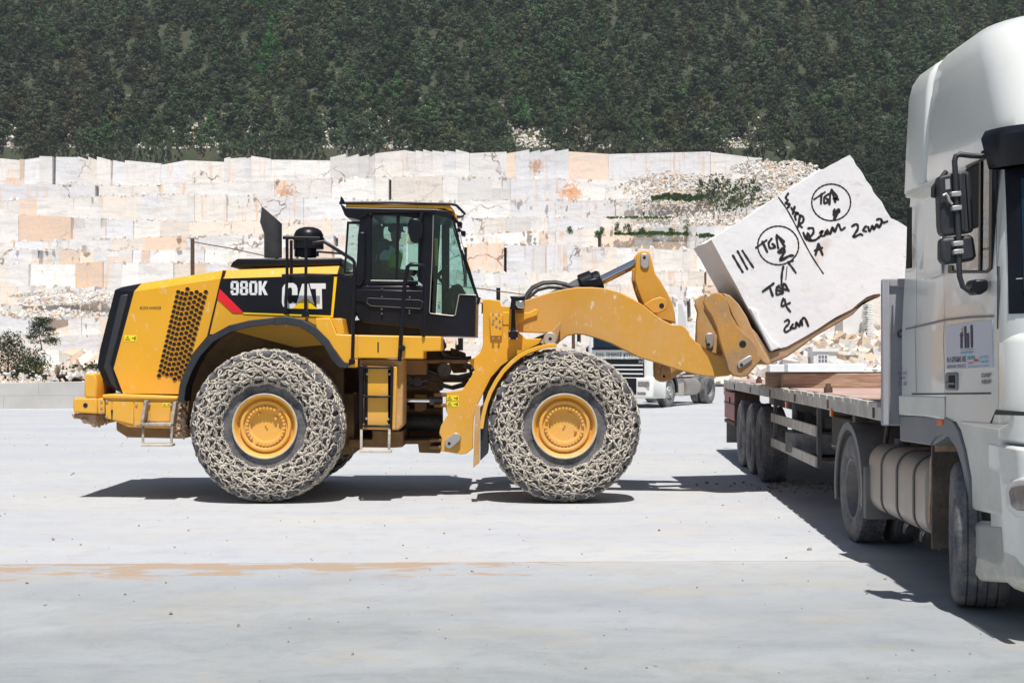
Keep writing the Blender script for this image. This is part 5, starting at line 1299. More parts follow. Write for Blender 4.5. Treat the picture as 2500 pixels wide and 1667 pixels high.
GR_ = [
    [10] + circ(1062, 432, 133, 125), [10] + circ(700, 726, 140, 132),
    [16, (390, 795), (425, 855), (457, 908)], [15, (422, 765), (455, 825), (489, 888)], [15, (455, 762), (492, 820), (529, 876)],
    [9, (702, 398), (760, 480), (820, 590), (870, 690), (930, 800), (1008, 918)],
    # word along the line
    [(768, 372), (752, 400), (765, 420), (750, 440), (780, 445), (765, 468)], [(790, 470), (812, 500), (838, 505), (815, 520), (820, 550)], [(812, 462), (800, 510)],
    [(850, 520), (835, 600)], [(846, 520), (872, 535), (866, 570), (838, 578), (862, 602)],
    [(872, 640), (895, 690), (900, 640), (925, 690)], [(905, 610), (935, 608), (940, 640), (905, 690), (950, 690), (985, 665)], [(985, 640), (1005, 625), (990, 655), (1015, 660), (1025, 630), (1035, 650)], [(1035, 620), (1055, 650), (1070, 600), (1085, 635), (1110, 580), (1130, 620), (1155, 605)],
    [(975, 715), (955, 790)], [(975, 715), (1003, 790)], [(950, 762), (1000, 742)],
    # circled word, right
    [12, (944, 412), (1000, 375), (1020, 362)], [(995, 375), (992, 440)], [(1045, 375), (1015, 400), (1018, 440), (1045, 420), (1030, 408)], [(1050, 445), (1062, 350), (1090, 430)], [(1065, 345), (1105, 400), (1075, 405), (1110, 412)],
    [14, (1112, 478), (1075, 515), (1120, 495)], [15, (1118, 482), (1100, 520), (1080, 545)], [16, (1085, 480), (1078, 505), (1090, 540)],
    # 2cm right
    [(1205, 595), (1235, 580), (1245, 610), (1215, 660), (1220, 668), (1260, 650), (1275, 655)], [(1300, 595), (1280, 620), (1300, 630)], [(1315, 600), (1325, 630), (1345, 590), (1355, 618), (1375, 580), (1390, 605), (1410, 560)], [(1375, 550), (1400, 545), (1415, 570), (1445, 562)],
    # circled word, left
    [14, (548, 742), (600, 705), (620, 690)], [16, (592, 700), (625, 770)], [(655, 680), (635, 710), (645, 745), (680, 735), (660, 715)], [(700, 745), (690, 655), (745, 735)], [(690, 655), (740, 700)],
    [18, (700, 770), (735, 745), (740, 775), (712, 830), (770, 800), (800, 795)], [18, (705, 775), (745, 770)], [(770, 840), (800, 830)], [14, (765, 840), (790, 870), (820, 912)], [(735, 870), (725, 920), (722, 1000)], [6, (760, 872), (752, 960)],
    # lower word
    [17, (595, 1040), (650, 1000), (668, 985)], [17, (640, 1005), (662, 1070)], [(705, 1000), (688, 1025), (692, 1062), (735, 1045), (700, 1035)], [(728, 1055), (738, 985), (772, 1035)], [(690, 1010), (760, 1030)],
    [15, (735, 1088), (722, 1140), (780, 1118)], [15, (745, 1095), (755, 1140), (782, 1178)],
    [14, (745, 1245), (770, 1232), (772, 1260), (745, 1290), (748, 1318), (785, 1300)], [(800, 1265), (785, 1290), (810, 1290)], [(820, 1288), (825, 1250), (845, 1280), (855, 1235), (865, 1270)], [(858, 1238), (880, 1220), (905, 1275)],
]
strokes(GR_, yb0, z5, 'spray_lettering', BK, M['spray'], 16, 2.8)

# ================================================================== TRACTOR UNIT
# the side of the tractor is the plane x = TX + TK_*y ; helper: pixel on that plane (inset i) -> (y, z)
TX, TKs = 3.09, .016
def side(u, v, ins=0.0):
    y = (TX + ins) / ((u - CX) / F - TKs); return (y, HC - (v - HZ) / F * y)
tdir = Vector((TKs, 1, 0)).normalized(); tlat = Vector((1, -TKs, 0)).normalized()
FAX = 10.5                       # front axle row
TO = Vector((TX + TKs * FAX, FAX, 0))
TR = empty('truck', tuple(TO), 'white semi-trailer tractor with black mirrors and a logo plate on its door', 'truck')
def T(s, w, z): return TO + tdir * s + tlat * w + Vector((0, 0, z))      # s backwards from the front axle, w inwards from the near side
def sw(u, v, ins=0.0):
    y, z = side(u, v, ins); return ((y - FAX) / tdir.y, z)
def spoly(pts, ins=0.0): return [sw(u, v, ins) for u, v in pts]
def sprism(mb, pts, w0, w1, mi=0):
    """pts (s, z) in the side plane, extruded sideways from w0 to w1"""
    a = sum(p[0] * q[1] - q[0] * p[1] for p, q in zip(pts, pts[1:] + pts[:1]))
    if a > 0: pts = pts[::-1]
    n = len(pts); vs = [T(s, w0, z) for s, z in pts] + [T(s, w1, z) for s, z in pts]
    mb.add(vs, [tuple(range(n)), tuple(range(2 * n - 1, n - 1, -1))] + [(i, i + n, (i + 1) % n + n, (i + 1) % n) for i in range(n)], mi); return mb
def tbox(mb, s0, s1, w0, w1, z0, z1_): return sprism(mb, [(s0, z0), (s1, z0), (s1, z1_), (s0, z1_)], w0, w1)
M['cab'] = paint('white_truck_paint', (.80, .82, .80), .28, var=.04, vs=1.2, dust=.12, dc=(.60, .56, .46), ds=1.8, zd=(.4, 1.4, .35), coat=.35)
M['cab_low'] = paint('scuffed_white_bumper', (.74, .75, .71), .5, var=.08, vs=2, dust=.35, dc=(.52, .47, .36), ds=2.2, zd=(.3, 1.1, .5), scr=.25)
M['trimgrey'] = paint('grey_fairing', (.20, .21, .235), .55, var=.08, dust=.25, dc=(.35, .33, .31), ds=3)
M['plate'] = paint('logo_sheet', (.60, .63, .72), .45, var=.03)
M['painted_reflection'] = paint('painted_glass_reflection', (.42, .37, .30), .15, var=.5, vs=6, spec=.8)  # opaque tan mottling, a reflection painted onto the side window
M['navy'] = paint('navy_print', (.02, .02, .09), .5, var=.05)
M['cyan'] = paint('cyan_print', (.03, .42, .55), .5, var=.05)
M['ws'] = paint('dark_blue_windscreen', (.004, .022, .045), .05, var=.3, vs=3, spec=.9)
M['recess'] = paint('pale_step_panel', (.42, .42, .40), .6, var=.15, dust=.3)
M['seam'] = paint('panel_gap', (.05, .05, .05), .8, var=.1)
M['orange'] = paint('orange_reflector', (.75, .12, .01), .3, var=.1)
def cab_ring(z, ins, s_front, s_rear, rf, rr=.08, W=2.49, n=9):
    """plan outline, rounded in front; ins = how far the walls lean in"""
    pts = []; w0, w1 = ins, W - ins; bow = .10
    for k in range(n + 1):
        a = math.pi / 2 * k / n; pts.append((s_front + rf - rf * math.sin(a) * 1.0, w0 + rf * .8 - rf * .8 * math.cos(a)))
    front = pts[-1][0]
    mid = [(front - bow * math.sin(math.pi * k / 8), pts[-1][1] + (w1 - rf * .8 - pts[-1][1]) * k / 8) for k in range(1, 8)]
    o = pts + mid
    for k in range(n + 1):
        a = math.pi / 2 * (1 - k / n); o.append((s_front + rf - rf * math.sin(a), w1 - rf * .8 + rf * .8 * math.cos(a)))
    for k in range(4):
        a = math.pi / 2 * k / 3; o.append((s_rear - rr + rr * math.sin(a), w1 - rr + rr * math.cos(a)))
    for k in range(4):
        a = math.pi / 2 * k / 3; o.append((s_rear - rr + rr * math.cos(a), w0 + rr - rr * math.sin(a)))
    return [T(s, w, z) for s, w in o]
sr = side(2196, 900)[0] - FAX           # rear of the cab wall
sfr = -1.50
lv = [(1.36, .0, sfr + .12, .42), (1.5, .0, sfr + .05, .42), (2.0, .0, sfr + .05, .42), (2.35, .015, sfr + .10, .42), (2.9, .05, sfr + .24, .45), (3.20, .075, sfr + .34, .48)]
m = MB(); m.loft([cab_ring(z, i, f, sr, r) for z, i, f, r in lv])
CABB = sub(m.build('cab_body', M['cab'], TR, smooth=40))
zs_ = lambda z: z if z < 3.45 else 3.45 + (z - 3.45) * 1.2
lv2 = [(3.215, .06, sfr + .20, .50), (3.26, .045, sfr + .12, .50), (3.45, .055, sfr + .22, .52), (3.62, .065, sfr + .36, .54), (3.78, .08, sfr + .48, .56), (3.93, .10, sfr + .62, .60), (4.04, .14, sfr + .74, .64), (4.11, .21, sfr + .85, .68), (4.15, .36, sfr + 1.0, .70), (4.165, .75, sfr + 1.2, .6)]
m = MB(); m.loft([cab_ring(zs_(z), i, f, sr - .52, r, .15) for z, i, f, r in lv2])
RF = sub(m.build('high_roof', M['cab'], TR, smooth=50))
lv3 = [(3.215, .05, 0), (3.6, .065, 0), (4.0, .085, .01), (4.12, .11, .03), (4.20, .16, .07), (4.25, .24, .14), (4.275, .38, .25)]
m = MB(); m.loft([cab_ring(z, i, sr - .55, sr + .15 - d, .05, .12) for z, i, d in lv3])
m.build('roof_rear_fairing', M['cab'], TR, smooth=50)
m = MB()
for k in range(4): pass
rib = [sw(u, v, .07) for u, v in z7([(395, 450), (470, 400), (560, 340), (640, 290), (700, 268)])]
pass
# gutter between cab and roof
m = MB(); m.loft([cab_ring(z, i, f, sr + .02, r) for z, i, f, r in [(3.17, .05, sfr + .30, .46), (3.175, .035, sfr + .28, .46), (3.215, .035, sfr + .26, .46), (3.225, .05, sfr + .27, .46)]])
m.build('roof_gutter', M['cab_low'], TR, smooth=40)
# panel gaps, drawn as narrow recesses proud by 2 mm
def gap(pts, w=.010, ins=0.0, name='panel_gap', parent=None, mat='seam'):
    m = MB(); q = spoly(pts, ins)
    for (s0, z0), (s1, z1_) in zip(q[:-1], q[1:]):
        d = Vector((s1 - s0, z1_ - z0)); d.normalize(); nx_, nz_ = -d.y * w / 2, d.x * w / 2
        m.add([T(s0 + nx_, ins - .003, z0 + nz_), T(s1 + nx_, ins - .003, z1_ + nz_), T(s1 - nx_, ins - .003, z1_ - nz_), T(s0 - nx_, ins - .003, z0 - nz_)], [(0, 1, 2, 3)])
    return m.build(name, M[mat], parent or CABB, smooth=0, fix=False)
gap(z8([(348, -40), (345, 560), (332, 590), (345, 1215)]), .008)
gap(z8([(610, 0), (612, 520), (603, 700), (620, 1210)]), .008)
gap(z8([(300, 1222), (1060, 1215)]), .012); gap(z8([(620, 1240), (618, 1450)]), .010)
gap(z8([(240, 602), (345, 578), (470, 548), (620, 512), (860, 486), (1080, 478)]), .016, mat='trimgrey')
gap([(2280, 650 + 40 / 3.92)] + z8([(520, 0)])[:0] + [(2196 + 0, 1000)][:0] + z7([(630, 795), (640, 1568)]), .012) if 0 else None
# sill, lower fairing, wheel arch
SL = MB(); sprism(SL, spoly(z8([(176, 1232), (620, 1245), (620, 1448), (180, 1420)])), -.006, .1); SL.build('side_sill', M['cab_low'], TR, bevel=.012)
SK = MB(); sprism(SK, spoly(z6([(1090, 362), (1345, 372), (1345, 470), (1262, 525), (1090, 500)])), .01, .2); SK.build('side_skirt', M['trimgrey'], TR, bevel=.015)
arc = z6([(1262, 525), (1290, 480), (1330, 462), (1370, 480), (1410, 540), (1440, 640), (1462, 760), (1475, 860)])
arco = z6([(1345, 372), (1385, 390), (1420, 450), (1450, 560), (1475, 700), (1482, 860)])
m = MB(); sprism(m, spoly(arc + arco[::-1]), -.01, .10); m.build('arch_trim', M['trimgrey'], TR, bevel=.01)
m = MB(); sprism(m, spoly(z6([(1345, 250), (1600, 250), (1640, 420), (1640, 910), (1480, 870), (1475, 700), (1450, 560), (1420, 450), (1385, 390), (1345, 372)])), .004, .5); FN = sub(m.build('front_wing', M['cab_low'], TR, bevel=.03, seg=3))
m = MB(); sprism(m, spoly(z6([(1425, 395), (1680, 408), (1640, 440), (1440, 405)])), -.012, .1); m.build('wing_ridge', M['cab'], FN, bevel=.02)
m = MB(); sprism(m, spoly(z6([(1310, 385), (1340, 385), (1340, 415), (1310, 415)])), -.02, .02); m.build('side_marker', M['orange'], TR, bevel=.005)
# arch lining behind the wheel, mud flap
m = MB(); sprism(m, [(-.75, 1.2), (-.6, 1.3), (.62, 1.3), (.85, 1.0), (.9, .5), (.85, .5), (.8, .95), (.6, 1.22), (-.55, 1.22), (-.72, 1.1)], .06, .8); m.build('arch_liner', M['mud'], TR)
m = MB(); sprism(m, [(.70, .32), (.725, .32), (.735, 1.15), (.70, 1.15)], .04, .62); m.build('mud_flap', M['liner'], TR)
# step recess and bumper corner
m = MB(); sprism(m, spoly(z6([(1465, 925), (1640, 935), (1700, 1000), (1740, 1270), (1500, 1255), (1468, 1210)])), .02, .6)
BP = sub(m.build('bumper_corner', M['cab_low'], TR, bevel=.05, seg=4))
m = MB(); sprism(m, spoly(z6([(1480, 935), (1640, 945), (1645, 1150), (1620, 1180), (1480, 1130)])), .012, .3); m.build('step_recess', M['recess'], BP, bevel=.03)
m = MB(); sprism(m, spoly(z6([(1465, 880), (1640, 915), (1640, 935), (1465, 925)])), .06, .5); m.build('bumper_gap', M['hole'], TR)
# nose: front corner panels reaching the picture edge
m = MB(); m.loft([cab_ring(z, i, f, -.80, r, .02, W=2.49) for z, i, f, r in [(.42, .06, sfr + .05, .24), (.55, .02, sfr - .06, .22), (1.2, .0, sfr - .06, .22), (1.26, .0, sfr - .04, .24)]])
NS = sub(m.build('front_panel', M['cab'], TR, smooth=50, bevel=.02))
m = MB(); m.loft([cab_ring(z, i, f, -.98, r, .04, W=2.53) for z, i, f, r in [(1.25, .07, sfr + .02, .40), (1.30, .0, sfr - .05, .44), (1.93, .0, sfr - .06, .40), (1.99, .03, sfr - .02, .42), (2.02, .10, sfr + .04, .4)]])
m.build('corner_deflector', M['cab'], TR, smooth=50)
# side glass, windscreen, visor
def splate(name, pts, w0, w1, mat, parent=TR, bevel=.006, ins=0.0, **k):
    m = MB(); sprism(m, spoly(pts, ins), w0, w1); return m.build(name, M[mat], parent, bevel=bevel, **k)
wfr = z7([(372, 1450), (372, 1495), (585, 1495), (612, 1470), (618, 860), (605, 846), (470, 905), (470, 925), (590, 862), (598, 880), (595, 1460), (580, 1478), (400, 1478), (395, 1450)])
WF = sub(splate('side_window_frame', wfr, .012, .05, 'black', ins=.02))
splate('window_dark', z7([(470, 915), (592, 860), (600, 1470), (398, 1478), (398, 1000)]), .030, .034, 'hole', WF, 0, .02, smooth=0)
splate('window_pane', z7([(550, 880), (594, 862), (597, 1470), (545, 1476)]), .020, .026, 'glass_dark', WF, 0, .02, smooth=0)
splate('window_bar', z7([(545, 885), (556, 880), (552, 1478), (540, 1478)]), .010, .03, 'black', WF, .003, .02)
splate('lower_reflection', z7([(398, 1290), (545, 1240), (545, 1478), (398, 1478)]), .022, .028, 'painted_reflection', WF, 0, .02, smooth=0)
gapo = z7([(628, 795), (634, 1100), (640, 1568)]); gap(gapo, .012, .02)
splate('door_seam', z8([(1120, 0), (1126, 0), (1124, 600), (1116, 600)]), -.003, .01, 'seam', CABB, 0)
def ring_pts(z, off, k0, k1):
    """points on the cab's rounded front at height z, pushed out by off"""
    i = np.interp(z, [a[0] for a in lv], [a[1] for a in lv]); f = np.interp(z, [a[0] for a in lv], [a[2] for a in lv]); r = np.interp(z, [a[0] for a in lv], [a[3] for a in lv])
    R_ = cab_ring(z, i - off, f - off, sr, r); return R_[k0:k1]
m = MB(); m.loft([ring_pts(z, .006, 2, 24) for z in (2.12, 2.5, 2.9, 3.12)], cap=False, closed=False); WS = sub(m.build('windscreen_surround', M['black'], CABB, smooth=60, fix=False))
m = MB(); m.loft([ring_pts(z, .012, 4, 22) for z in (2.27, 2.6, 2.9, 3.08)], cap=False, closed=False); m.build('windscreen', M['ws'], WS, smooth=60, fix=False)
m = MB(); o = [ring_pts(z, off, 1, 25) for z, off in ((3.10, .10), (3.30, .17), (3.36, .13), (3.30, .10), (3.12, .06), (3.10, .10))]
m.loft(o, cap=True, closed=False); m.build('sun_visor', M['black'], TR, smooth=60)
# sleeper slot, storage hatch, door handle
splate('side_slot', z7([(148, 1138), (166, 1132), (166, 1465), (140, 1470)]), -.004, .01, 'hole', CABB, .004)
splate('cab_recess', z7([(245, 1090), (330, 1060), (330, 1500), (240, 1530), (232, 1510)]), -.003, .01, 'cab', CABB, .01)
splate('door_handle', z8([(630, 1030), (640, 1016), (735, 1014), (746, 1028), (746, 1175), (735, 1190), (640, 1188), (628, 1170)]), -.012, .01, 'trimgrey', CABB, .012)
splate('handle_recess', z8([(668, 1042), (728, 1040), (728, 1168), (668, 1166)]), -.016, .01, 'hole', CABB, .004)
splate('handle_grip', z8([(640, 1110), (728, 1112), (728, 1132), (640, 1128)]), -.024, .01, 'trimgrey', CABB, .004)
LP = sub(splate('logo_plate', z8([(626, 572), (1075, 508), (1082, 968), (640, 990)]), -.008, .005, 'plate', CABB, 0))
M['chip'] = paint('brown_stone_chips', (.28, .23, .18), .9, var=.4, vs=30)
HAZE = 0.0002
M['orangepale'] = paint('pale_orange_print', (.75, .42, .25), .5)
M['rock_orange'] = paint('orange_veined_marble', (.72, .56, .42), .8, var=.1, dust=.6, dc=(.66, .40, .22), ds=1.2, bump=.4, bs=4)
# --- the tractor's lettering, mirrors, wheels, tank ------------------
def side_text(txt, q0, q1, h, mat, parent=None, off=.012, lift=.010, conv_=z8):
    """text on the near side of the tractor between two picture points (lower left, lower right)"""
    (a, b) = conv_([q0, q1]); s0, za = sw(*a); s1, zb_ = sw(*b)
    org = T(s0, -lift, za); end = T(s1, -lift, zb_); ux = (end - org)
    hh = h / 3.92 / F * (side(*a)[0])
    return letter_obj(txt, 'lettering', M[mat], parent or LP, org, ux.normalized(), (0, 0, 1), hh, ux.length, off, .001)
def side_shapes(shapes, mat, name='emblem', parent=None, lift=.011):
    m = MB()
    for q in shapes:
        p = spoly(z8(q)); a = sum(x[0] * y[1] - y[0] * x[1] for x, y in zip(p, p[1:] + p[:1]))
        if a > 0: p = p[::-1]
        m.add([T(s, -lift, z) for s, z in p], [tuple(range(len(p)))])
    return m.build(name, M[mat], parent or LP, smooth=0, fix=False)
side_shapes([[(776, 655), (770, 655), (770, 668), (776, 668), (776, 785), (797, 783), (797, 668), (806, 667), (806, 655), (797, 655), (797, 640), (806, 630), (790, 628), (777, 640)],
             [(812, 575), (832, 571), (836, 782), (817, 784)], [(833, 655), (842, 640), (852, 636), (858, 650), (862, 780), (842, 781), (840, 660)], [(872, 565), (893, 561), (897, 776), (877, 778)],
             [(778, 798), (898, 788), (898, 791), (778, 801)]], 'navy')
side_shapes([[(785, 600), (790, 585), (799, 592), (801, 615), (793, 636), (785, 625)]], 'orangepale')
side_text('KYRIAKIDIS GROUP', (778, 842), (900, 830), 26, 'cyan')
side_text('FHL Η. ΚΥΡΙΑΚΙΔΗΣ ΑΒΕΕ', (648, 922), (830, 912), 52, 'navy', off=.02)
side_text('ΜΑΡΜΑΡΑ ΓΡΑΝΙΤΕΣ', (650, 976), (830, 968), 30, 'navy', off=0)
side_text('marmo', (845, 895), (912, 890), 36, 'cyan', off=.03)
side_text('dom', (906, 916), (950, 912), 38, 'red_decal', off=.03)
side_text('ΜΑΡΜΑΡΑ', (848, 938), (905, 934), 22, 'red_decal', off=0)
side_text('ΕΙΔΗ ΥΓΙΕΙΝΗΣ', (962, 886), (1048, 880), 28, 'cyan', off=0); side_text('ΠΛΑΚΑΚΙΑ', (962, 925), (1048, 920), 26, 'cyan', off=0)
side_text('ΔΡΑΜΑ ΚΑΒΑΛΑ ΞΑΝΘΗ', (850, 970), (1050, 958), 18, 'cyan', off=0)
side_text('DAF', (975, 1064), (1062, 1062), 40, 'trimgrey', CABB, off=.06, lift=.008); side_text('95XF', (976, 1128), (1062, 1126), 42, 'trimgrey', CABB, off=.06, lift=.008)
for (t_, a, b, h) in (('Δ', (204, 986), (216, 986), 26), ('ΕΘΝ. ΜΕΤ. ΔΡΑΜΑΣ', (175, 1038), (258, 1036), 28), ('ΜΒ 40000', (187, 1082), (243, 1080), 26), ('ΡΙΖ - 1000', (182, 1142), (256, 1140), 36)):
    side_text(t_, a, b, h, 'navy', CABB, off=0, lift=.008)

YM = 9.72
def yprism(name, pts, y0, y1, mat, parent, bevel=.0, **k): return MB().prism(xz(pts, y0), y0, y1).build(name, M[mat], parent, bevel=bevel, **k)
def P3y(pts, Y): return [Vector((X(u, Y), Y, Z(v, Y))) for u, v in pts]
m = MB(); arm = P3y(c4([(420, 425), (380, 440), (300, 435), (210, 425), (178, 440), (168, 480), (172, 540), (180, 700), (190, 900), (200, 1100), (204, 1300), (210, 1420), (235, 1500), (280, 1530), (345, 1545)]), YM)
m.tube(arm, .019, 10); MA = sub(m.build('mirror_arm', M['plastic'], TR, smooth=60))
yprism('mirror_housing', c4([(40, 620), (60, 598), (150, 578), (240, 558), (285, 558), (300, 580), (328, 1030), (315, 1060), (200, 1075), (90, 1087), (62, 1065), (52, 1000)]), YM + .02, YM + .13, 'plastic', MA, .02, seg=3)
yprism('mirror_ridge', c4([(200, 575), (235, 570), (262, 1050), (225, 1058)]), YM - .005, YM + .05, 'plastic', MA, .012)
yprism('mirror_ridge', c4([(262, 580), (285, 578), (312, 1030), (290, 1035)]), YM + .0, YM + .05, 'plastic', MA, .008)
yprism('mirror_housing', c4([(55, 1115), (90, 1100), (200, 1088), (290, 1078), (330, 1090), (352, 1250), (330, 1288), (200, 1308), (110, 1320), (72, 1312), (55, 1270)]), YM + .02, YM + .12, 'plastic', MA, .025, seg=3)
yprism('sticker', c4([(92, 628), (130, 622), (134, 705), (96, 712)]), YM + .016, YM + .03, 'steel', MA)
for q in ([(142, 735), (150, 728), (222, 722), (228, 755), (215, 765), (148, 765)], [(148, 848), (156, 842), (228, 836), (232, 868), (222, 876), (155, 882)], [(158, 1138), (166, 1132), (240, 1126), (245, 1158), (235, 1166), (165, 1170)], [(160, 1204), (170, 1198), (242, 1192), (247, 1226), (238, 1232), (168, 1236)]):
    yprism('arm_clamp', c4(q), YM - .03, YM + .04, 'steel', MA, .004)
m = MB(); m.tube(P3y(c4([(75, 760), (100, 745), (115, 765), (125, 800), (150, 830)]), YM - .01), .010, 8); m.build('wire_loop', M['steel'], MA, smooth=60)
yprism('kerb_mirror', c4([(315, 1490), (330, 1455), (350, 1440), (440, 1440), (448, 1460), (446, 1530), (420, 1545), (385, 1568), (350, 1560), (320, 1530)]), YM - .06, YM + .12, 'black', MA, .03, seg=3)
m = MB(); m.tube(P3y(c4([(105, 560), (-5, 700), (-10, 760), (50, 770)]), YM + .12), .02, 6); m.prism(xz(c4([(0, 690), (60, 630), (60, 770), (0, 770)]), YM + .12), YM + .12, YM + .2); m.build('wide_mirror', M['plastic'], MA, bevel=.02)
m = MB(); m.tube([arm[0] + Vector((.03, .05, .02)), arm[0] + Vector((-.01, -.02, 0))], .03, 8); m.build('arm_socket', M['black'], MA)

def ring_tyre(m, c, ax, R_=.53, W=.30, grooves=4, n=56, outer=-1):
    """truck tyre; ax: unit vector pointing inwards (away from the viewer side)"""
    h = W / 2; prof = [(-h * .72, R_ * .56), (-h * .9, R_ * .62), (-h * 1.0, R_ * .76), (-h * .98, R_ * .87), (-h * .88, R_ * .955), (-h * .80, R_ * .985)]
    xs = np.linspace(-h * .70, h * .70, grooves * 2 + 1)
    for k in range(grooves):
        a = -h * .70 + (k + .5) * (h * 1.4 / grooves)
        prof += [(a - .012, R_), (a - .006, R_), (a - .004, R_ - .014), (a + .004, R_ - .014), (a + .006, R_), (a + .012, R_)]
    prof += [(h * .80, R_ * .985), (h * .88, R_ * .955), (h * .98, R_ * .87), (h, R_ * .76), (h * .9, R_ * .62), (h * .72, R_ * .56)]
    rot = Vector((1, 0, 0)).rotation_difference(ax).to_matrix(); return m.lathe(prof, c, 'X', n, rot=rot), rot
def truck_wheel(c, ax, parent, R_=.53, W=.30, dish='deep', name='wheel', rimmat='darkgrey', tread='block', tm='tyre_truck'):
    c = Vector(c); w = empty(name, tuple(c), parent=parent); m = MB(); _, rot = ring_tyre(m, c, ax, R_, W)
    if tread == 'block':
        for k in range(46):
            a = 2 * math.pi * k / 46; Rm = rot @ Matrix.Rotation(a, 3, 'X')
            for (o0, o1) in ((-.80, -.5), (.5, .80), (-.2, .2)):
                vs = []
                for r in (R_ - .02, R_ + .004):
                    for o in (o0 * W / 2, o1 * W / 2):
                        for t_ in (-.022, .022): vs.append(c + Rm @ Vector((o, t_ + (.012 if o0 == -.2 else 0), r)))
                m.add(vs, [(4, 5, 7, 6), (0, 4, 6, 2), (1, 3, 7, 5), (0, 1, 5, 4), (2, 6, 7, 3)])
    m.build('tyre', M[tm], w, smooth=35)
    r = MB(); h = W / 2
    if dish == 'deep': p = [(-h * .80, R_ * .60), (-h * .86, R_ * .57), (-h * .80, R_ * .54), (-h * .3, R_ * .50), (h * .4, R_ * .46), (h * .5, R_ * .32), (h * .1, R_ * .28), (-h * .2, R_ * .22), (-h * .3, .001)]
    else: p = [(-h * .80, R_ * .60), (-h * .86, R_ * .57), (-h * .80, R_ * .54), (-h * .35, R_ * .52), (-h * .5, R_ * .45), (-h * .95, R_ * .36), (-h * 1.0, R_ * .30), (-h * .9, R_ * .22), (-h * 1.2, R_ * .17), (-h * 1.3, R_ * .12), (-h * 1.3, .001)]
    r.lathe(p, c, 'X', 40, rot=rot)
    for k in range(10):
        a = 2 * math.pi * k / 10; q = Vector((0, math.cos(a), math.sin(a))) * R_ * (.39 if dish == 'deep' else .33); o0, o1 = (h * .5, h * .2) if dish == 'deep' else (-h * .8, -h * 1.15)
        r.tube([c + rot @ (q + Vector((o0, 0, 0))), c + rot @ (q + Vector((o1, 0, 0)))], .016, 6)
    r.build('rim', M[rimmat], w, smooth=35)
    return w
M['rim_grey'] = paint('dusty_grey_rim', (.16, .16, .17), .6, .1, var=.2, dust=.7, dc=(.36, .33, .30), ds=6)
st_ax = (Matrix.Rotation(math.radians(-14), 3, 'Z') @ tlat)
truck_wheel(T(0, .19, .53), st_ax, TR, .53, .40, 'deep', tread='rib', rimmat='rim_grey', tm='tyre_truck')
DS = 14.05 - FAX
truck_wheel(T(DS, .16, .52), tlat, TR, .52, .28, 'deep', rimmat='rim_grey'); truck_wheel(T(DS, .50, .52), tlat, TR, .52, .28, 'deep', rimmat='rim_grey')
truck_wheel(T(DS, 2.33, .52), -tlat, TR, .52, .28, 'deep', rimmat='rim_grey'); truck_wheel(T(DS, 1.99, .52), -tlat, TR, .52, .28, 'deep', rimmat='rim_grey'); truck_wheel(T(0, 2.32, .53), -tlat, TR, .53, .33, 'hub', tread='rib', rimmat='rim_grey')
for (w0, w1) in ((0.0, .66), (1.83, 2.49)):
    m = MB(); rings = []
    for a in np.linspace(-12, 196, 18):
        a_ = math.radians(a); rr = .60; rings.append([T(DS - math.cos(a_) * r_, w, max(.28, .53 + math.sin(a_) * r_ * 1.02)) for r_, w in ((rr + .03, w0), (rr + .03, w1), (rr, w1), (rr, w0 + .02), (rr - .04, w0 + .02), (rr - .04, w0))])
    m.loft(rings); m.build('rear_mudguard', M['mudgrey'], TR, smooth=60)
m = MB(); tbox(m, DS - .72, DS - .66, .0, .62, .30, .80); m.build('mud_flap', M['mudgrey'], TR, bevel=.02)
# fuel tank with straps
M['tank'] = paint('dusty_aluminium_tank', (.40, .37, .34), .42, .55, var=.1, vs=2, dust=.75, dc=(.50, .45, .40), ds=2.2)
m = MB(); s0, s1 = .93, 2.88; rings = []
for s in (s0, s0 + .015, s1 - .015, s1):
    k = .03 if s in (s0, s1) else 0; ring_ = []
    for (cw_, cz_, a0) in ((.22, .54, 180), (.50, .54, 270), (.50, .84, 0), (.22, .84, 90)):
        for q in range(7):
            a = math.radians(a0 + q * 15); rr = (.17 - k)
            ring_.append(T(s, cw_ + math.cos(a) * rr, cz_ + math.sin(a) * rr))
    rings.append(ring_)
m.loft(rings); FT = sub(m.build('fuel_tank', M['tank'], TR, smooth=50))
for s in (1.25, 1.80, 2.35):
    m = MB(); rings = []
    for ss in (s, s + .045):
        rings.append([T(ss, cw_ + math.cos(math.radians(a0 + q * 15)) * .18, cz_ + math.sin(math.radians(a0 + q * 15)) * .18) for (cw_, cz_, a0) in ((.22, .54, 180), (.50, .54, 270), (.50, .84, 0), (.22, .84, 90)) for q in range(7)])
    m.loft(rings); m.build('tank_strap', M['darkgrey'], FT, smooth=40)
    m = MB(); m.tube([T(s, .3, .37), T(s + .03, .26, .30), T(s - .02, .24, .24)], .012, 6); m.tube([T(s + .02, .3, .34), T(s + .09, .28, .26)], .010, 6); m.tube([T(s, .3, .34), T(s - .10, .3, .33)], .010, 6); m.build('strap_rope', M['steel'], FT, smooth=60)
m = MB(); m.tube([T(2.62, .3, 1.0), T(2.62, .3, 1.07)], .07, 14); m.tube([T(1.5, .4, 1.0), T(1.5, .4, 1.04)], .05, 12); m.build('tank_cap', M['darkgrey'], FT)
m = MB(); tbox(m, -1.2, 4.6, .86, .94, .66, .94); tbox(m, -1.2, 4.6, 1.55, 1.63, .66, .94); tbox(m, 1.2, 1.4, .9, 1.6, .7, .9); tbox(m, 4.4, 4.5, .9, 1.6, .7, .9); tbox(m, .6, 3.0, .75, 1.5, .30, .62); m.build('chassis_frame', M['chassis_dark'] if 'chassis_dark' in M else M['darkgrey'], TR, bevel=.01)
m = MB(); tbox(m, DS - .55, DS + .35, .82, 1.67, 1.0, 1.16); m.build('fifth_wheel', M['darkgrey'], TR, bevel=.03)
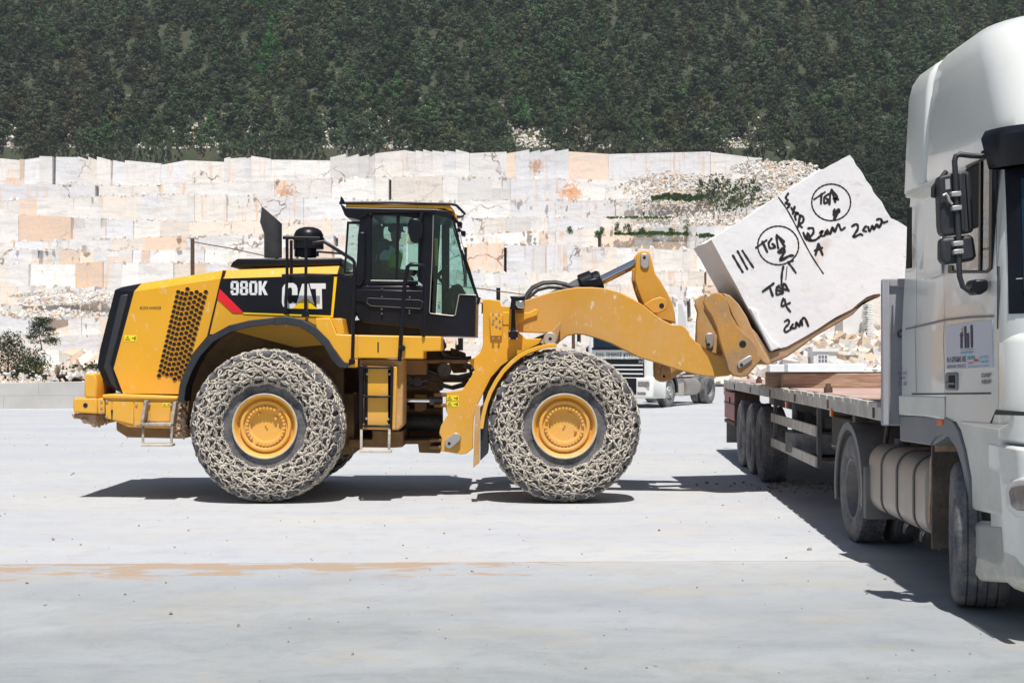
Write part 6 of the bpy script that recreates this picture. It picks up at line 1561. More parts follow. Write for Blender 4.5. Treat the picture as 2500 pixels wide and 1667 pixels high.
m = MB(); m.tube([T(DS, .3, .52), T(DS, 2.2, .52)], .11, 12); m.lathe([(-.2, .001), (-.2, .2), (0, .27), (.2, .2), (.2, .001)], T(DS, 1.24, .52), 'Y', 20); m.tube([T(0, .35, .5), T(0, 2.1, .5)], .07, 10); m.build('axle', M['darkgrey'], TR, smooth=50)
m = MB(); tbox(m, -1.1, .9, .5, 2.0, .85, 1.36); m.build('engine_block', M['hole'], TR, bevel=.05)
# headlamp at the picture's right edge, bumper nose
m = MB(); i_ = ring_pts
hl_ = [T(s, w, z) for s, w, z in ((-1.40, .06, .80), (-1.40, .06, .62), (-1.56, .36, .60), (-1.56, .36, .82))]
def front_patch(name, w0, w1, z0, z1_, off, mat, parent, n=6, thick=.03):
    """a patch wrapped on the rounded nose between two lateral positions"""
    R_ = cab_ring(1.0, .01 - off * 0, sfr - .03 - off, -.8, .40)[:20]; near = [(p - TO).dot(tlat) for p in R_]; sel = [p for p, w in zip(R_, near) if w0 <= w <= w1]
    c_ = T(-1.0, .6, 0); vs = []; k = len(sel)
    for z in (z0, z1_):
        for p in sel:
            d = Vector((p.x - c_.x, p.y - c_.y, 0)).normalized(); vs.append(Vector((p.x, p.y, z)) + d * (off + .012))
    return MB().add(vs, [(i, i + 1, k + i + 1, k + i) for i in range(k - 1)]).build(name, M[mat], parent, smooth=60, fix=False)
M['lamp'] = paint('headlamp_glass', (.22, .19, .18), .12, var=.4, vs=12, spec=.8)
lampq = [(2466, 1200), (2472, 1187), (2488, 1182), (2530, 1182), (2530, 1250), (2485, 1246), (2472, 1236)]
splate('lamp_bezel', [(2455, 1195), (2466, 1172), (2490, 1165), (2530, 1165), (2530, 1268), (2480, 1264), (2460, 1245)], -.008, .05, 'cab', NS, .02)
splate('headlamp', lampq, -.014, .04, 'lamp', NS, .012)
splate('nose_gap', [(2433, 1000), (2540, 1008), (2540, 1016), (2428, 1012), (2418, 1045), (2414, 1043)], -.006, .01, 'seam', NS, 0)
m = MB(); m.loft([cab_ring(z, i, f, -1.0, r, .03, W=2.49) for z, i, f, r in [(.30, .10, sfr + .02, .42), (.36, .03, sfr - .08, .42), (.62, .02, sfr - .12, .42), (.68, .06, sfr - .06, .42)]]); m.build('front_bumper', M['cab_low'], TR, smooth=50)

# ================================================================== SEMI-TRAILER
QX, QK = 2.50, .0545
qdir = Vector((QK, 1, 0)).normalized(); qlat = Vector((1, -QK, 0)).normalized(); QY = 12.17
QO = Vector((QX + QK * QY, QY, 0))
TL = empty('flatbed_trailer', tuple(QO), 'weathered grey flatbed semi-trailer with three axles coupled behind the white tractor', 'trailer')
def Q(s, w, z): return QO + qdir * s + qlat * w + Vector((0, 0, z - .0063 * s))
def qbox(mb, s0, s1, w0, w1, z0, z1_, mi=0):
    vs = [Q(s, w, z) for z in (z0, z1_) for s in (s0, s1) for w in (w0, w1)]
    return mb.add(vs, [(0, 2, 3, 1), (4, 5, 7, 6), (0, 1, 5, 4), (2, 6, 7, 3), (0, 4, 6, 2), (1, 3, 7, 5)], mi)
M['deck'] = paint('worn_red_deck', (.40, .235, .19), .8, var=.15, vs=1.5, dust=.75, dc=(.56, .50, .46), ds=1.2, bump=.2)
M['rail'] = paint('weathered_grey_rail', (.46, .44, .41), .7, var=.3, vs=5, dust=.7, dc=(.50, .47, .43), ds=7, bump=.4, bs=30, scr=.5)
M['rust'] = paint('rusty_steel', (.10, .055, .035), .85, var=.4, vs=9, bump=.6, bs=30)
M['headboard'] = paint('grey_steel_headboard', (.33, .34, .38), .6, var=.1, vs=2, dust=.25, dc=(.25, .20, .17), ds=6, scr=.2)
M['redbox'] = paint('faded_red_box', (.36, .13, .12), .65, var=.15, vs=3, dust=.4, dc=(.45, .36, .33), ds=4)
M['timber'] = paint('old_timber', (.36, .22, .14), .8, var=.2, vs=4, dust=.4, dc=(.45, .35, .27), ds=3)
t = NT('timber'); gv = t.noise(t.mapv((1.2, 14, 18)), 2.2, 7, .6, 1.2)
M['timber'] = t.set(Base_Color=t.mix(t.ramp(gv, [(.38, 0.), (.64, 1.)]), (.50, .35, .25), (.29, .18, .12)), Roughness=.85, Normal=t.bump(gv, .5, .01))
LT = 14.3
m = MB(); qbox(m, 0.02, LT, .10, 2.40, 1.40, 1.435); m.build('deck', M['deck'], TL, smooth=0)
for w0, w1 in ((0, .10), (2.40, 2.50)):
    m = MB(); qbox(m, 0, LT, w0, w1, 1.275, 1.40); RL = sub(m.build('side_rail', M['rail'], TL, bevel=.012))
    m = MB(); rt_ = random.Random(3); s = .12
    while s < LT - .3:         # rubbing blocks and lashing bars along the edge
        L = rt_.uniform(.32, .46); qbox(m, s, s + L, w0 - .022 if w0 == 0 else w1 - .02, (w0 + .05) if w0 == 0 else w1 + .022, 1.385, 1.43 + rt_.uniform(-.004, .01)); s += L + rt_.uniform(.04, .1)
    m.build('lashing_bar', M['rail'], RL, bevel=.006)
    m = MB(); s = .3
    while s < LT - .3: qbox(m, s, s + .05, w0 - .012 if w0 == 0 else w1 - .01, w0 + .02 if w0 == 0 else w1 + .012, 1.29, 1.385); s += 2.4
    m.build('rail_bracket', M['rust'], RL)
m = MB(); qbox(m, LT, LT + .08, 0, 2.5, 1.15, 1.44); m.build('rear_beam', M['rail'], TL, bevel=.015)
m = MB(); qbox(m, -.05, 0.0, -.01, 2.50, 1.24, 2.49); HB = sub(m.build('headboard', M['headboard'], TL, bevel=.015))
m = MB(); qbox(m, -.08, -.05, -.01, .05, 1.24, 2.49); qbox(m, -.08, -.05, .05, 2.5, 2.42, 2.49); m.build('headboard_post', M['headboard'], HB, bevel=.01)
m = MB(); p = Q(-.055, .15, 2.02); m.tube([p + Vector((.03 * math.cos(a), -.01, .03 * math.sin(a))) for a in [math.pi / 4 * k for k in range(8)]], .007, 6, closed=True); m.build('lashing_ring', M['rust'], HB, smooth=60)
m = MB(); g2 = random.Random(2)
for w in (.82, 1.58): qbox(m, .5, LT - .1, w, w + .10, .98, 1.36)
s = .4
while s < LT: qbox(m, s, s + .06, .1, 2.4, 1.28, 1.38); s += .62
m.build('chassis_beam', M['darkgrey'], TL, bevel=.008)
wy = [20.47, 21.80, 23.15]
for k, yy in enumerate(wy):
    s = (yy - QY) / qdir.y
    truck_wheel(Q(s, .12, .535 + .0063 * s), qlat, TL, .535, .36, 'deep', rimmat='rim_grey'); truck_wheel(Q(s, 2.38, .535 + .0063 * s), -qlat, TL, .535, .36, 'deep', rimmat='rim_grey')
    m = MB(); m.tube([Q(s, .3, .535 + .006 * s), Q(s, 2.2, .535 + .006 * s)], .07, 10); qbox(m, s - .5, s + .1, .8, .95, .6, 1.0); qbox(m, s - .5, s + .1, 1.55, 1.7, .6, 1.0); m.build('axle', M['darkgrey'], TL)
def s2(u): y = QX / ((u - CX) / F - QK); return (y - QY) / qdir.y
sa, sb = 15.78 - QY, 19.62 - QY
for z in (.97, .63):
    m = MB(); qbox(m, sa, sb, .0, .03, z - .02, z + .10); m.build('side_guard_rail', M['rail'], TL, bevel=.006)
for s in (sa + .02, (sa + sb) / 2, sb - .1):
    m = MB(); qbox(m, s, s + .06, .03, .08, .60, 1.32); m.build('side_guard_post', M['darkgrey'], TL, bevel=.005)
m = MB(); qbox(m, 2.75, 2.9, .28, .42, .25, 1.3); qbox(m, 2.7, 2.95, .22, .5, .2, .25); m.build('landing_leg', M['darkgrey'], TL, bevel=.01)
m = MB(); m.tube([Q(2.8, .05, .9), Q(2.8, .3, .9)], .015, 6); m.build('crank_handle', M['steel'], TL)
c_ = Q(5.6, .45, .78); m = MB(); m.lathe([(-.13, .26), (-.15, .40), (-.12, .50), (.12, .50), (.15, .40), (.13, .26)], c_, 'Z', 36); m.build('spare_tyre', M['tyre_truck'], TL, smooth=40)
m = MB(); qbox(m, 5.0, 6.2, .1, .9, .58, .62); m.build('spare_carrier', M['rust'], TL)
m = MB(); qbox(m, 3.4, 4.6, .35, .9, .75, 1.15); m.build('tool_chest', M['darkgrey'], TL, bevel=.02)
m = MB(); m.tube([Q(1.2, .3, 1.2), Q(1.25, .28, .95), Q(1.6, .3, .75), Q(2.2, .4, .78), Q(2.6, .6, .9)], .025, 8); m.tube([Q(1.4, .5, 1.2), Q(1.4, .45, .9), Q(1.9, .5, .8)], .02, 8); m.build('air_hose', M['hose'], TL, smooth=60)
for u, v in z6([(491, 308), (735, 352)]):
    s = s2(u); z = HC - (v - HZ) / F * (QY + s); m = MB(); qbox(m, s, s + .1, -.015, .01, z - .03 + .0063 * s, z + .045 + .0063 * s); m.build('side_marker', M['orange'], TL, bevel=.005)
for u, v in b5([(1522, 542)]):
    m = MB(); qbox(m, 13.9, 14.05, -.015, .01, 1.22, 1.28); m.build('side_marker', M['orange'], TL, bevel=.005)
m = MB(); qbox(m, 12.3, 14.1, -.01, .42, .74, 1.23); RB = sub(m.build('tool_box', M['redbox'], TL, bevel=.012))
m = MB(); qbox(m, 12.28, 14.12, -.02, .0, 1.02, 1.04); qbox(m, 13.0, 13.06, -.03, .0, 1.02, 1.14); qbox(m, 12.26, 12.3, -.01, .42, .66, 1.23); qbox(m, 12.3, 14.1, -.01, .42, .66, .72); m.build('box_frame', M['rust'], RB)
m = MB(); qbox(m, 11.95, 11.97, .02, .5, .28, .74); qbox(m, 14.0, 14.02, .02, .5, .28, .72); m.build('mud_flap', M['mudgrey'], TL)
m = MB(); m.tube([Q(14.3, .5, .75), Q(14.8, .3, .72), Q(14.95, .2, .75), Q(14.95, .18, .83)], .03, 8); m.lathe([(-.05, .001), (-.03, .05), (.03, .05), (.05, .001)], Q(14.95, .18, .88), 'Y', 12); m.build('tow_hook', M['steel'], TL, smooth=60)
for (u, v) in z6([(285, 184), (637, 236), (932, 272)]):
    s = s2(u) + .05; c_ = Q(s, .16, 1.435); m = MB(); m.lathe([(0, .05), (.05, .048), (.075, .03), (.1, .028), (.1, .001)], c_, 'Z', 8); m.build('stake_stub', M['rust'], TL)
# timbers across the deck
def timber(y, x0, x1, h, d, lbl, name='timber_beam'):
    z = 1.435 - .0063 * (y - QY) + .001
    m = MB().box(x0, x1, y, y + d, z, z + h); o = m.build(name, M['timber'], bevel=.008)
    o['label'] = lbl; o['category'] = 'timber'; return o
timber(18.55, X(1912, 18.55), 5.9, .185, .16, 'long pale squared timber lying across the trailer deck under the block')
timber(19.1, X(1874, 19.1), 5.95, .20, .18, 'darker shaded timber just behind the pale one across the trailer deck')
M['white_slab'] = paint('white_dressed_marble', (.86, .86, .85), .5, var=.06, vs=2, dust=.2, dc=(.62, .61, .62), ds=4)

# ================================================================== SECOND TRUCK (behind the boom)
BX, BY_ = X(1594, 46.2), 46.2               # its front corner on our side
th = math.radians(30)
bfw = Vector((-math.sin(th), -math.cos(th), 0)); blt = Vector((-math.cos(th), math.sin(th), 0))   # forwards; across, away from the visible flank
BO = Vector((BX, BY_, 0))
BT = empty('truck', tuple(BO), 'white truck parked facing left in the yard behind the yellow boom arm', 'truck')
def B(s, w, z): return BO - bfw * s + blt * w + Vector((0, 0, z))
def bbox(mb, s0, s1, w0, w1, z0, z1_):
    vs = [B(s, w, z) for z in (z0, z1_) for s in (s0, s1) for w in (w0, w1)]
    return mb.add(vs, [(0, 2, 3, 1), (4, 5, 7, 6), (0, 1, 5, 4), (2, 6, 7, 3), (0, 4, 6, 2), (1, 3, 7, 5)])
def bring(z, ins, sf, sr_, r, W=2.45):
    o = []
    for (cs, cw, a0) in ((sf + r, ins + r, 180), (sr_ - .05, ins + .05, 270), (sr_ - .05, W - ins - .05, 0), (sf + r, W - ins - r, 90)):
        rr = r if cs < 1.5 else .05
        for q in range(6):
            a = math.radians(a0 + q * 18); o.append(B(cs + math.cos(a) * rr, cw + math.sin(a) * rr, z))
    return o
m = MB(); m.loft([bring(z, i, f, 2.15, .25) for z, i, f in ((1.0, 0, .05), (1.9, 0, .02), (2.0, .0, .03), (2.75, .05, .16), (2.9, .06, .3), (3.2, .10, .55), (3.45, .2, .85), (3.55, .4, 1.1))]); BC = sub(m.build('cab_body', M['cab'], BT, smooth=40))
m = MB(); bbox(m, -.012, .06, .28, 2.17, 1.95, 2.66); m.build('windscreen', M['ws'], BC, bevel=.05)
m = MB(); bbox(m, -.04, .02, .24, 2.2, 1.9, 1.98); m.build('windscreen_trim', M['black'], BC)
m = MB(); bbox(m, .55, 1.4, -.012, .02, 1.95, 2.6); m.build('side_window', M['ws'], BC, bevel=.03)
m = MB(); bbox(m, -.02, .05, .32, 2.13, 1.0, 1.60); GRL = sub(m.build('radiator_grille', M['black'], BC, bevel=.02))
for z in (1.1, 1.24, 1.38): m = MB(); bbox(m, -.05, -.02, .34, 2.11, z, z + .045); m.build('grille_bar', M['cab'], GRL)
letter_obj('XF', 'lettering', M['steel'], BC, B(-.026, .52, 1.47), -blt, (0, 0, 1), .09, .24, .02); letter_obj('DAF', 'lettering', M['steel'], BC, B(-.026, 1.98, 1.47), -blt, (0, 0, 1), .09, .28, .02)
letter_obj('F.H.L. ΟΜΙΛΟΣ ΚΥΡΙΑΚΙΔΗ', 'lettering', M['ink'], BC, B(.0, 2.06, 1.68), -blt, (0, 0, 1), .13, 1.75, .02)
m = MB(); m.loft([bring(z, i, f, .5, .3) for z, i, f in ((.32, .04, -.02), (.38, 0, -.08), (.95, 0, -.08), (1.0, .0, -.02))]); BB = sub(m.build('front_bumper', M['cab'], BT, smooth=40))
m = MB(); bbox(m, -.10, -.05, .55, 1.9, .45, .98); m.build('lower_grille', M['black'], BB, bevel=.02)
for w in (.10, 1.95): m = MB(); bbox(m, -.09, -.03, w, w + .4, .70, .88); m.build('headlamp', M['lamp'], BB, bevel=.02); m = MB(); bbox(m, -.09, -.03, w + .12, w + .42, .44, .53); m.build('fog_lamp', M['lamp'], BB, bevel=.01)
bax = blt; wx = []
truck_wheel(B(1.38, .16, .50), bax, BT, .50, .30, 'hub', rimmat='steel'); truck_wheel(B(1.38, 2.3, .50), -bax, BT, .50, .30, 'hub', rimmat='steel')
for w, a in ((.16, bax), (.5, bax), (2.3, -bax)): truck_wheel(B(5.0, w, .50), a, BT, .50, .28, 'deep', rimmat='rim_grey')
m = MB(); rings = []
for a in np.linspace(-5, 185, 12):
    a_ = math.radians(a); rings.append([B(1.38 - math.cos(a_) * r_, w, .52 + math.sin(a_) * r_) for r_, w in ((.68, -.01), (.68, .4), (.56, .4), (.56, -.01))])
m.loft(rings); m.build('wheel_arch', M['black'], BT, smooth=60)
m = MB(); bbox(m, .3, 6.0, .8, 1.0, .65, .95); bbox(m, .3, 6.0, 1.5, 1.7, .65, .95); bbox(m, .5, 2.0, .5, 2.0, .4, 1.0); m.build('chassis_frame', M['darkgrey'], BT)
m = MB(); m.tube([B(2.9, .32, .62), B(4.1, .32, .62)], .30, 16); BFT = sub(m.build('fuel_tank', M['tank'], BT, smooth=50))
m = MB(); bbox(m, 2.15, 2.8, .1, .6, .35, .95); m.build('battery_box', M['rail'], BT, bevel=.02)
m = MB(); bbox(m, 4.2, 5.9, .82, 1.65, 1.0, 1.15); m.build('fifth_wheel', M['darkgrey'], BT, bevel=.03)
m = MB()
for k in range(3): m.tube([B(2.2, .9 + .2 * k, 1.6), B(2.7, .7 + .1 * k, .9), B(3.4, .8 + .1 * k, .85), B(3.9, .95, 1.3)], .025, 8)
m.build('air_line', M['steel'], BT, smooth=60)
m = MB(); 
for w in (.02, 2.36):
    pts_ = [(2.1, 1.05), (2.75, 1.1), (2.80, 3.0), (2.45, 3.45), (2.05, 3.5)]; vs = [B(s, w + q, z) for q in (0, .07) for s, z in pts_]
    MB().add(vs, [(4, 3, 2, 1, 0), (5, 6, 7, 8, 9)] + [(i, (i + 1) % 5, (i + 1) % 5 + 5, i + 5) for i in range(5)]).build('side_deflector', M['cab'], BT, bevel=.02)
m.tube([B(.05, -.02, 2.55), B(-.1, -.22, 2.55), B(-.1, -.22, 1.95), B(.05, -.02, 1.9)], .02, 6); bbox(m, -.12, -.05, -.32, -.12, 2.0, 2.45); m.build('mirror', M['black'], BT, bevel=.01)

# ================================================================== DRIVER
HX, HY = X(967, YC), YC
hz = lambda v: Z(z2([(0, v)])[0][1], YC); hx_ = lambda u: X(z2([(u, 0)])[0][0], YC)
PN_ = empty('person', (HX, HY, hz(800)), 'driver in dark cap and yellow-green vest sitting inside the loader cab', 'person')
def skin_body(name, joints, edges, mat, parent, lv_=2):
    me = bpy.data.meshes.new(name); po = Vector(origin_of(parent))
    me.from_pydata([Vector(j[0]) - po for j in joints], edges, []); me.materials.append(mat)
    o = bpy.data.objects.new(name, me); COL.objects.link(o); o.parent = parent
    sk = o.modifiers.new('skin', 'SKIN'); sk.use_smooth_shade = True
    for i, j in enumerate(joints):
        d = me.skin_vertices[0].data[i]; d.radius = j[1] if isinstance(j[1], tuple) else (j[1], j[1]); d.use_root = (i == 0)
    s_ = o.modifiers.new('sub', 'SUBSURF'); s_.levels = s_.render_levels = lv_
    return o
def J3(u, v, dy=0.0): return (hx_(u), YC + dy, hz(v))
M['skin'] = paint('tanned_skin', (.30, .16, .10), .6, var=.08)
M['shirt'] = paint('light_blue_shirt', (.60, .74, .86), .8, var=.06)
M['vest'] = paint('hi_vis_vest', (.50, .90, .04), .7, var=.06)
M['cap'] = paint('dark_cap', (.02, .025, .04), .8, var=.1)
M['jeans'] = paint('blue_trousers', (.03, .06, .12), .85, var=.1)
joints = [(J3(570, 790), (.15, .14)), (J3(570, 690), (.15, .13)), (J3(585, 590), (.17, .15)), (J3(615, 530), (.12, .10)), (J3(640, 495), (.055, .055)), (J3(648, 455), (.075, .07)), (J3(650, 410), (.095, .085)), (J3(648, 380), (.07, .07)),
          (J3(575, 545, -.17), (.075, .07)), (J3(560, 660, -.24), (.055, .055)), (J3(585, 745, -.25), (.045, .045)), (J3(700, 750, -.2), (.040, .040)), (J3(800, 765, -.14), (.032, .03)), (J3(825, 770, -.12), (.035, .022)),
          (J3(585, 545, .17), (.075, .07)), (J3(590, 660, .24), (.055, .055)), (J3(640, 740, .24), (.045, .045)), (J3(760, 740, .18), (.038, .038)), (J3(830, 745, .13), (.03, .03)), (J3(850, 750, .12), (.033, .022)),
          (J3(590, 810, -.10), (.10, .09)), (J3(760, 800, -.16), (.075, .07)), (J3(790, 900, -.16), (.055, .055)), (J3(800, 1060, -.16), (.045, .045)), (J3(860, 1080, -.16), (.045, .03)),
          (J3(590, 810, .10), (.10, .09)), (J3(760, 800, .16), (.075, .07)), (J3(790, 900, .16), (.055, .055)), (J3(800, 1060, .16), (.045, .045)), (J3(860, 1080, .16), (.045, .03))]
edges = [(0, 1), (1, 2), (2, 3), (3, 4), (4, 5), (5, 6), (6, 7), (3, 8), (8, 9), (9, 10), (10, 11), (11, 12), (12, 13), (3, 14), (14, 15), (15, 16), (16, 17), (17, 18), (18, 19), (0, 20), (20, 21), (21, 22), (22, 23), (23, 24), (0, 25), (25, 26), (26, 27), (27, 28), (28, 29)]
BDY = sub(skin_body('body', joints, edges, M['skin'], PN_))
def ell(m, c, r, n=16, k=10, mi=0):
    rings = []
    for j in range(k + 1):
        a = math.pi * j / k - math.pi / 2; rings.append([(c[0] + math.cos(a) * r[0] * math.cos(q), c[1] + math.cos(a) * r[1] * math.sin(q), c[2] + math.sin(a) * r[2]) for q in [2 * math.pi * i / n for i in range(n)]])
    return m.loft(rings, mi=mi)
sj = [(J3(570, 770), (.165, .155)), (J3(570, 690), (.165, .15)), (J3(585, 590), (.185, .165)), (J3(612, 540), (.13, .12)), (J3(575, 545, -.17), (.09, .085)), (J3(562, 620, -.22), (.078, .075)), (J3(560, 680, -.24), (.070, .068)), (J3(585, 545, .17), (.09, .085)), (J3(590, 620, .22), (.078, .075)), (J3(590, 680, .24), (.070, .068))]
skin_body('shirt', sj, [(0, 1), (1, 2), (2, 3), (3, 4), (4, 5), (5, 6), (3, 7), (7, 8), (8, 9)], M['shirt'], PN_)
vj = [(J3(590, 775), (.165, .170)), (J3(592, 690), (.165, .165)), (J3(612, 600), (.175, .175)), (J3(625, 545), (.11, .13))]
skin_body('vest', vj, [(0, 1), (1, 2), (2, 3)], M['vest'], PN_)
m = MB(); ell(m, Vector(J3(648, 378)), (.105, .095, .075)); m.prism([(hx_(660), hz(395)), (hx_(728), hz(408)), (hx_(726), hz(400)), (hx_(700), hz(385)), (hx_(660), hz(372))], YC - .07, YC + .07); m.build('cap', M['cap'], PN_, bevel=.008, smooth=60)
m = MB(); m.prism([(hx_(684), hz(430)), (hx_(700), hz(458)), (hx_(684), hz(462))], YC - .018, YC + .018); m.build('nose', M['skin'], BDY, bevel=.006)
m = MB(); ell(m, Vector(J3(640, 440, -.088)), (.02, .012, .03)); m.build('ear', M['skin'], BDY, smooth=60)
m = MB(); ell(m, Vector(J3(676, 428, -.055)), (.014, .012, .010)); m.build('eye', M['ink'], BDY, smooth=60)
for sg, (u, v, dy) in ((-1, (835, 772, -.12)), (1, (858, 752, .12))):
    m = MB()
    for f in range(4): b0 = Vector(J3(u, v - 8 + f * 7, dy)); m.tube([b0, b0 + Vector((.035, 0, .004)), b0 + Vector((.05, .012, -.02))], [.010, .009, .007], 6)
    b0 = Vector(J3(u - 6, v, dy - .03 * sg)); m.tube([b0, b0 + Vector((.03, 0, .02))], [.011, .008], 6); m.build('hand', M['skin'], BDY, smooth=60)
m = MB(); tj = [(J3(570, 800), (.165, .15)), (J3(590, 815, -.10), (.115, .105)), (J3(760, 805, -.16), (.09, .085)), (J3(790, 900, -.16), (.07, .07)), (J3(800, 1040, -.16), (.06, .06)), (J3(590, 815, .10), (.115, .105)), (J3(760, 805, .16), (.09, .085)), (J3(790, 900, .16), (.07, .07)), (J3(800, 1040, .16), (.06, .06))]
skin_body('trousers', tj, [(0, 1), (1, 2), (2, 3), (3, 4), (0, 5), (5, 6), (6, 7), (7, 8)], M['jeans'], PN_)

# ================================================================== LEFT SIDE: low wall, bank, pine, bush, post
t = NT('low_wall_concrete'); P = t.mapv(); cc = t.mix(t.ramp(t.noise(P, .8, 7, .6), [(.35, 0.), (.65, 1.)]), (.47, .46, .44), (.56, .55, .53))
br = t.n('ShaderNodeTexBrick'); br.inputs['Scale'].default_value = 1.0; br.inputs['Brick Width'].default_value = 2.2; br.inputs['Row Height'].default_value = .42; br.inputs['Mortar Size'].default_value = .012
mp = t.mapv((1, 1, 1), (math.radians(-90), 0, 0)); t.l(mp, br.inputs['Vector'])
M['lowwall'] = t.set(Base_Color=t.mix(t.math('MULTIPLY', br.outputs['Fac'], .5), cc, (.30, .28, .25)), Roughness=.85, Normal=t.bump(t.noise(P, 12, 6), .3, .02))
m = MB(); x0, x1 = -60, X(470, 46)
m.add([(x0, 41.6, 0), (x1, 46.8, 0), (x1, 47.3, 0), (x0, 42.1, 0), (x0, 41.6, .20), (x1, 46.8, .92), (x1, 47.3, .92), (x0, 42.1, .20)], [(0, 1, 5, 4), (1, 2, 6, 5), (2, 3, 7, 6), (3, 0, 4, 7), (4, 5, 6, 7)])
o = m.build('retaining_wall', M['lowwall'], bevel=.02); tag(o, 'low pale concrete retaining wall with block joints at the left edge of the yard', 'wall')
M['bank'] = paint('stony_bank', (.62, .50, .42), .95, var=.25, vs=.9, dust=.8, dc=(.44, .34, .24), ds=.6, bump=1.0, bs=1.6)
Vb, Fb = [], []; nx, ny = 110, 26; gb = random.Random(9)
for j in range(ny):
    for i in range(nx):
        x = -60 + i * (X(560, 90) + 60) / (nx - 1); y = 47.2 + min(0, (x + 10) * .11) + (j / (ny - 1)) ** 1.4 * 95
        z = np.interp(y, [47.2, 54, 62, 90, 140], [.72, .98, 1.0, 1.1, 1.8]) + gb.gauss(0, .05) + .1 * math.sin(x * .4) * (y > 52)
        e = min(1, max(0, (X(560, 90) - x) / 6)); Vb.append((x, y, z * e - .05))
for j in range(ny - 1):
    for i in range(nx - 1): a = j * nx + i; Fb.append((a, a + 1, a + nx + 1, a + nx))
tag(np_obj('bank', Vb, Fb, M['bank']), 'stony pinkish earth bank behind the low wall at left', 'bank', kind='structure')
g = np.random.default_rng(15); sp = []
for _ in range(260):
    u, v = g.uniform(-40, 420), g.uniform(893, 920); k = (920 - v) / 27; y = 47.5 + k * 12; sp.append((X(u, y), y, float(np.interp(y, [47.2, 54, 62], [.72, .98, 1.0])) + .0, g.uniform(.03, .16)))
for _ in range(420):
    u = g.uniform(95, 420); y = 66 + g.uniform(0, 8); sp.append((X(u, y), y, 1.05 + g.uniform(0, .35), g.uniform(.25, .85)))
for _ in range(900):
    u = g.uniform(1720, 2300); y = 74 + g.uniform(0, 22); sp.append((X(u, y), y, .1 + max(0, (y - 76)) * .12 + g.uniform(0, .3), g.uniform(.2, 1.0)))
V_, F_, T_ = rocks(sp, 12); tag(np_obj('boulders', V_, F_, M['rock'], tint=T_), 'broken marble boulders heaped at the edges of the yard', 'boulders', kind='stuff')
def bush_at(u, v, Y, H_, W_, seed, label, name='pine_tree', cat='tree', npad=34, per=26, leaf=.16, low=.12, shape=.7, layered=.7, tr=.07, mat='leaf', grp=None):
    x, z = X(u, Y), Z(v, Y); V_, F_, T_ = tree_data(seed, H_, W_, npad, per, leaf, low, shape, layered)
    r = empty(name, (x, Y, z), label, cat, grp); np_obj('crown', V_ + np.array((x, Y, z)), F_, M[mat], r, tint=T_ * .9)
    tm = trunk_mb(H_ * .85, tr, seed, 9); tm.v = [(a + x, b + Y, c + z) for a, b, c in tm.v]; tm.build('trunk', M['bark'], r); return r
bush_at(103, 862, 100, 2.5, 1.35, 401, 'small lone umbrella-shaped pine standing on the rubble at the far left', leaf=.09, per=80, low=.30, shape=.45, layered=.85)
bush_at(20, 912, 58, 1.55, .95, 402, 'low dark pine bush at the left edge behind the low wall', leaf=.065, per=70, low=.02, layered=.3, tr=.05)
bush_at(78, 914, 57, .85, .75, 403, 'small dark pine seedling bush right of the larger bush at the left edge', leaf=.06, per=60, low=.02, layered=.3, tr=.04)
turf('weeds', [(-30, 120, 905, 922, 57, 900), (120, 330, 868, 884, 80, 500), (150, 420, 880, 905, 60, 260)], 'leaf', 'dry weeds growing over the bank at left', .12)
m = MB(); yy = 60; m.box(X(465, yy), X(473.5, yy), yy, yy + .12, 0, Z(582, yy)); o = m.build('rusty_post', M['rust'], bevel=.01); tag(o, 'tall rusty steel post rising behind the loader hood', 'post')
m = MB(); cpts = [(473, 591), (560, 606), (700, 636), (860, 664), (1000, 685), (1182, 706), (1300, 722), (1400, 733)]; m.tube(P3(cpts, yy), .022, 5); o = m.build('cable', M['rust'], smooth=60); tag(o, 'thin sagging steel cable stretched from the rusty post behind the loader', 'cable')
m = MB(); m.box(X(1396, yy), X(1404, yy), yy, yy + .12, 0, Z(728, yy)); o = m.build('rusty_post', M['rust'], bevel=.01); tag(o, 'short rusty post at the far end of the sagging cable behind the boom', 'post')
m = MB(); m.box(X(845.5, 428), X(848, 428), 428, 428.3, Tz(430) - 8, Z(367, 428)); o = m.build('mast', M['steel'], smooth=0); tag(o, 'thin pale mast on the quarry rim above the loader cab', 'mast')
# ================================================================== RIGHT SIDE: hut, dressed blocks
yh_ = 78; HT = empty('hut', (X(2015, yh_), yh_, .3), 'small white flat-roofed hut with a six-pane window under the tilted block', 'hut')
x0, x1 = X(1986, yh_), X(2042, yh_)
m = MB().box(x0, x1, yh_, yh_ + 1.6, .3, Z(858, yh_)); HW = sub(m.build('wall', M['white_slab'], HT))
m = MB().box(x0 - .08, x1 + .1, yh_ - .1, yh_ + 1.7, Z(858, yh_), Z(850, yh_)); m.build('roof', M['white_slab'], HT)
wz0, wz1 = Z(886, yh_), Z(866, yh_); wx0, wx1 = X(1997, yh_), X(2020, yh_)
m = MB().box(wx0 - .06, wx1 + .06, yh_ - .03, yh_, wz0 - .06, wz1 + .06); WN = sub(m.build('window', M['white_slab'], HT))
for i in range(3):
    for j in range(2):
        a, b = wx0 + (wx1 - wx0) * i / 3 + .02, wx0 + (wx1 - wx0) * (i + 1) / 3 - .02; c, d = wz0 + (wz1 - wz0) * j / 2 + .02, wz0 + (wz1 - wz0) * (j + 1) / 2 - .02
        MB().box(a, b, yh_ - .036, yh_ - .03, c, d).build('window_pane', M['trimgrey'], WN)
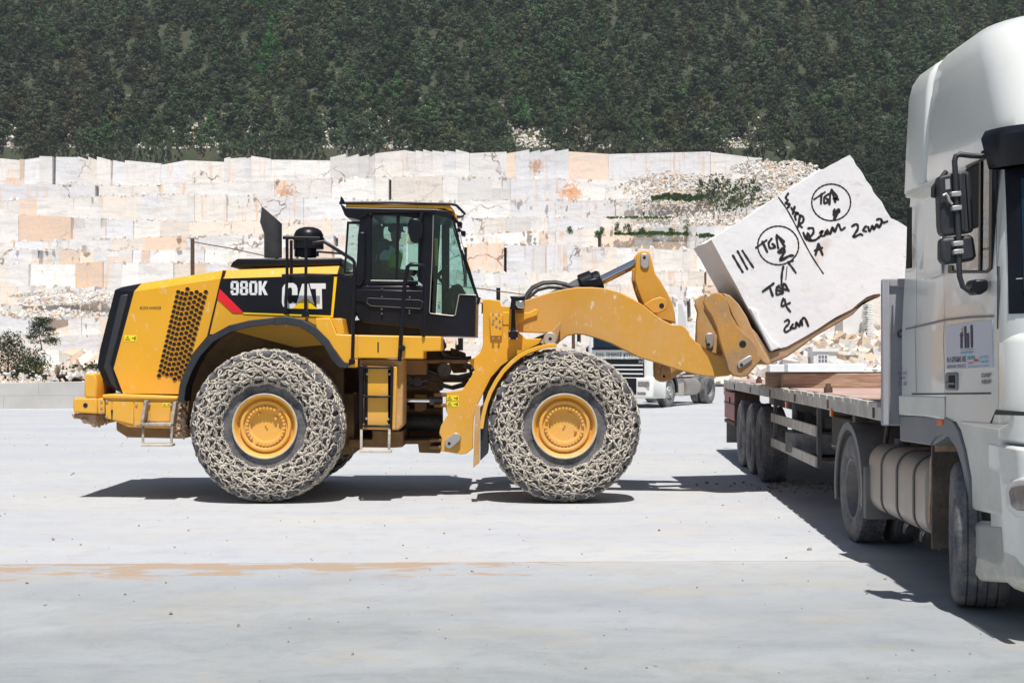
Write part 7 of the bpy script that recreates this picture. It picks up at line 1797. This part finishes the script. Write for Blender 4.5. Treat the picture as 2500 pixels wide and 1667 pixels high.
for (u0, u1, v0, v1, y, nm, lb, d) in ((1924, 2110, 888, 918, 70, 'marble_slab', 'long low white dressed marble block lying in front of the hut', 1.0), (2058, 2110, 735, 842, 96, 'marble_block', 'tall smooth pale sawn marble block standing right of the hut', 2.5), (2045, 2108, 840, 895, 90, 'marble_block', 'rough orange-veined layered marble block between hut and headboard', 2.5),
                             (1742, 1760, 740, 860, 92, 'marble_block', 'upright white block seen between boom and fork', 2), (1880, 1922, 890, 915, 72, 'marble_block', 'small white cut block at the left end of the long slab', 1.0), (2118, 2134, 740, 915, 94, 'slab_stack', 'tall stack of thin marble slabs beside the headboard', 1.5), (2112, 2118, 860, 905, 88, 'marble_block', 'narrow pale block leaning beside the slab stack', 1.5)):
    m = MB()
    if nm == 'slab_stack':
        z = 0.2
        while z < Z(v0, y): m.box(X(u0, y) + R.gauss(0, .04), X(u1, y) + R.gauss(0, .04), y, y + d, z, z + .09); z += .115
    elif 'layered' in lb:
        z = .2
        while z < Z(v0, y): h_ = R.uniform(.2, .45); m.box(X(u0, y) + R.gauss(0, .1), X(u1, y) + R.gauss(0, .1), y + R.gauss(0, .08), y + d, z, z + h_); z += h_
    else: m.box(X(u0, y), X(u1, y), y, y + d, 0.05, Z(v0, y))
    o = m.build(nm, M['rock_orange'] if 'layered' in lb else M['white_slab'], bevel=.03); tag(o, lb, 'marble')

g = np.random.default_rng(77); sp = []
for _ in range(520):
    y = g.uniform(5.0, 34); x = g.uniform(-1, 1) * y * .4; s_ = abs(g.normal(0, .006)) + .003; sp.append((x, y, s_ * .3, s_ * (1 + .02 * y)))
for _ in range(160):       # crumbs dropped under the fork
    a = g.normal(0, 1, 2); sp.append((4.6 + a[0] * .9, 19.6 + a[1] * .5, .01, abs(g.normal(0, .02)) + .01))
V_, F_, T_ = rocks(sp, 21); tag(np_obj('stone_chips', V_, F_, M['chip'], tint=T_), 'small stone chips and crumbs strewn over the pale concrete yard', 'chips', kind='stuff')
# --- the air between us and the hill --------------------------------
hm = bpy.data.materials.new('haze_air'); hm.use_nodes = True; ht = hm.node_tree; ht.nodes.clear()
ho = ht.nodes.new('ShaderNodeOutputMaterial'); hv = ht.nodes.new('ShaderNodeVolumePrincipled')
hv.inputs['Color'].default_value = (.80, .88, 1.0, 1); hv.inputs['Density'].default_value = HAZE; hv.inputs['Anisotropy'].default_value = .3
ht.links.new(hv.outputs[0], ho.inputs['Volume'])
o = MB().box(-420, 420, -70, 800, -1.5, 420).build('haze', hm, smooth=0); tag(o, kind='stuff')
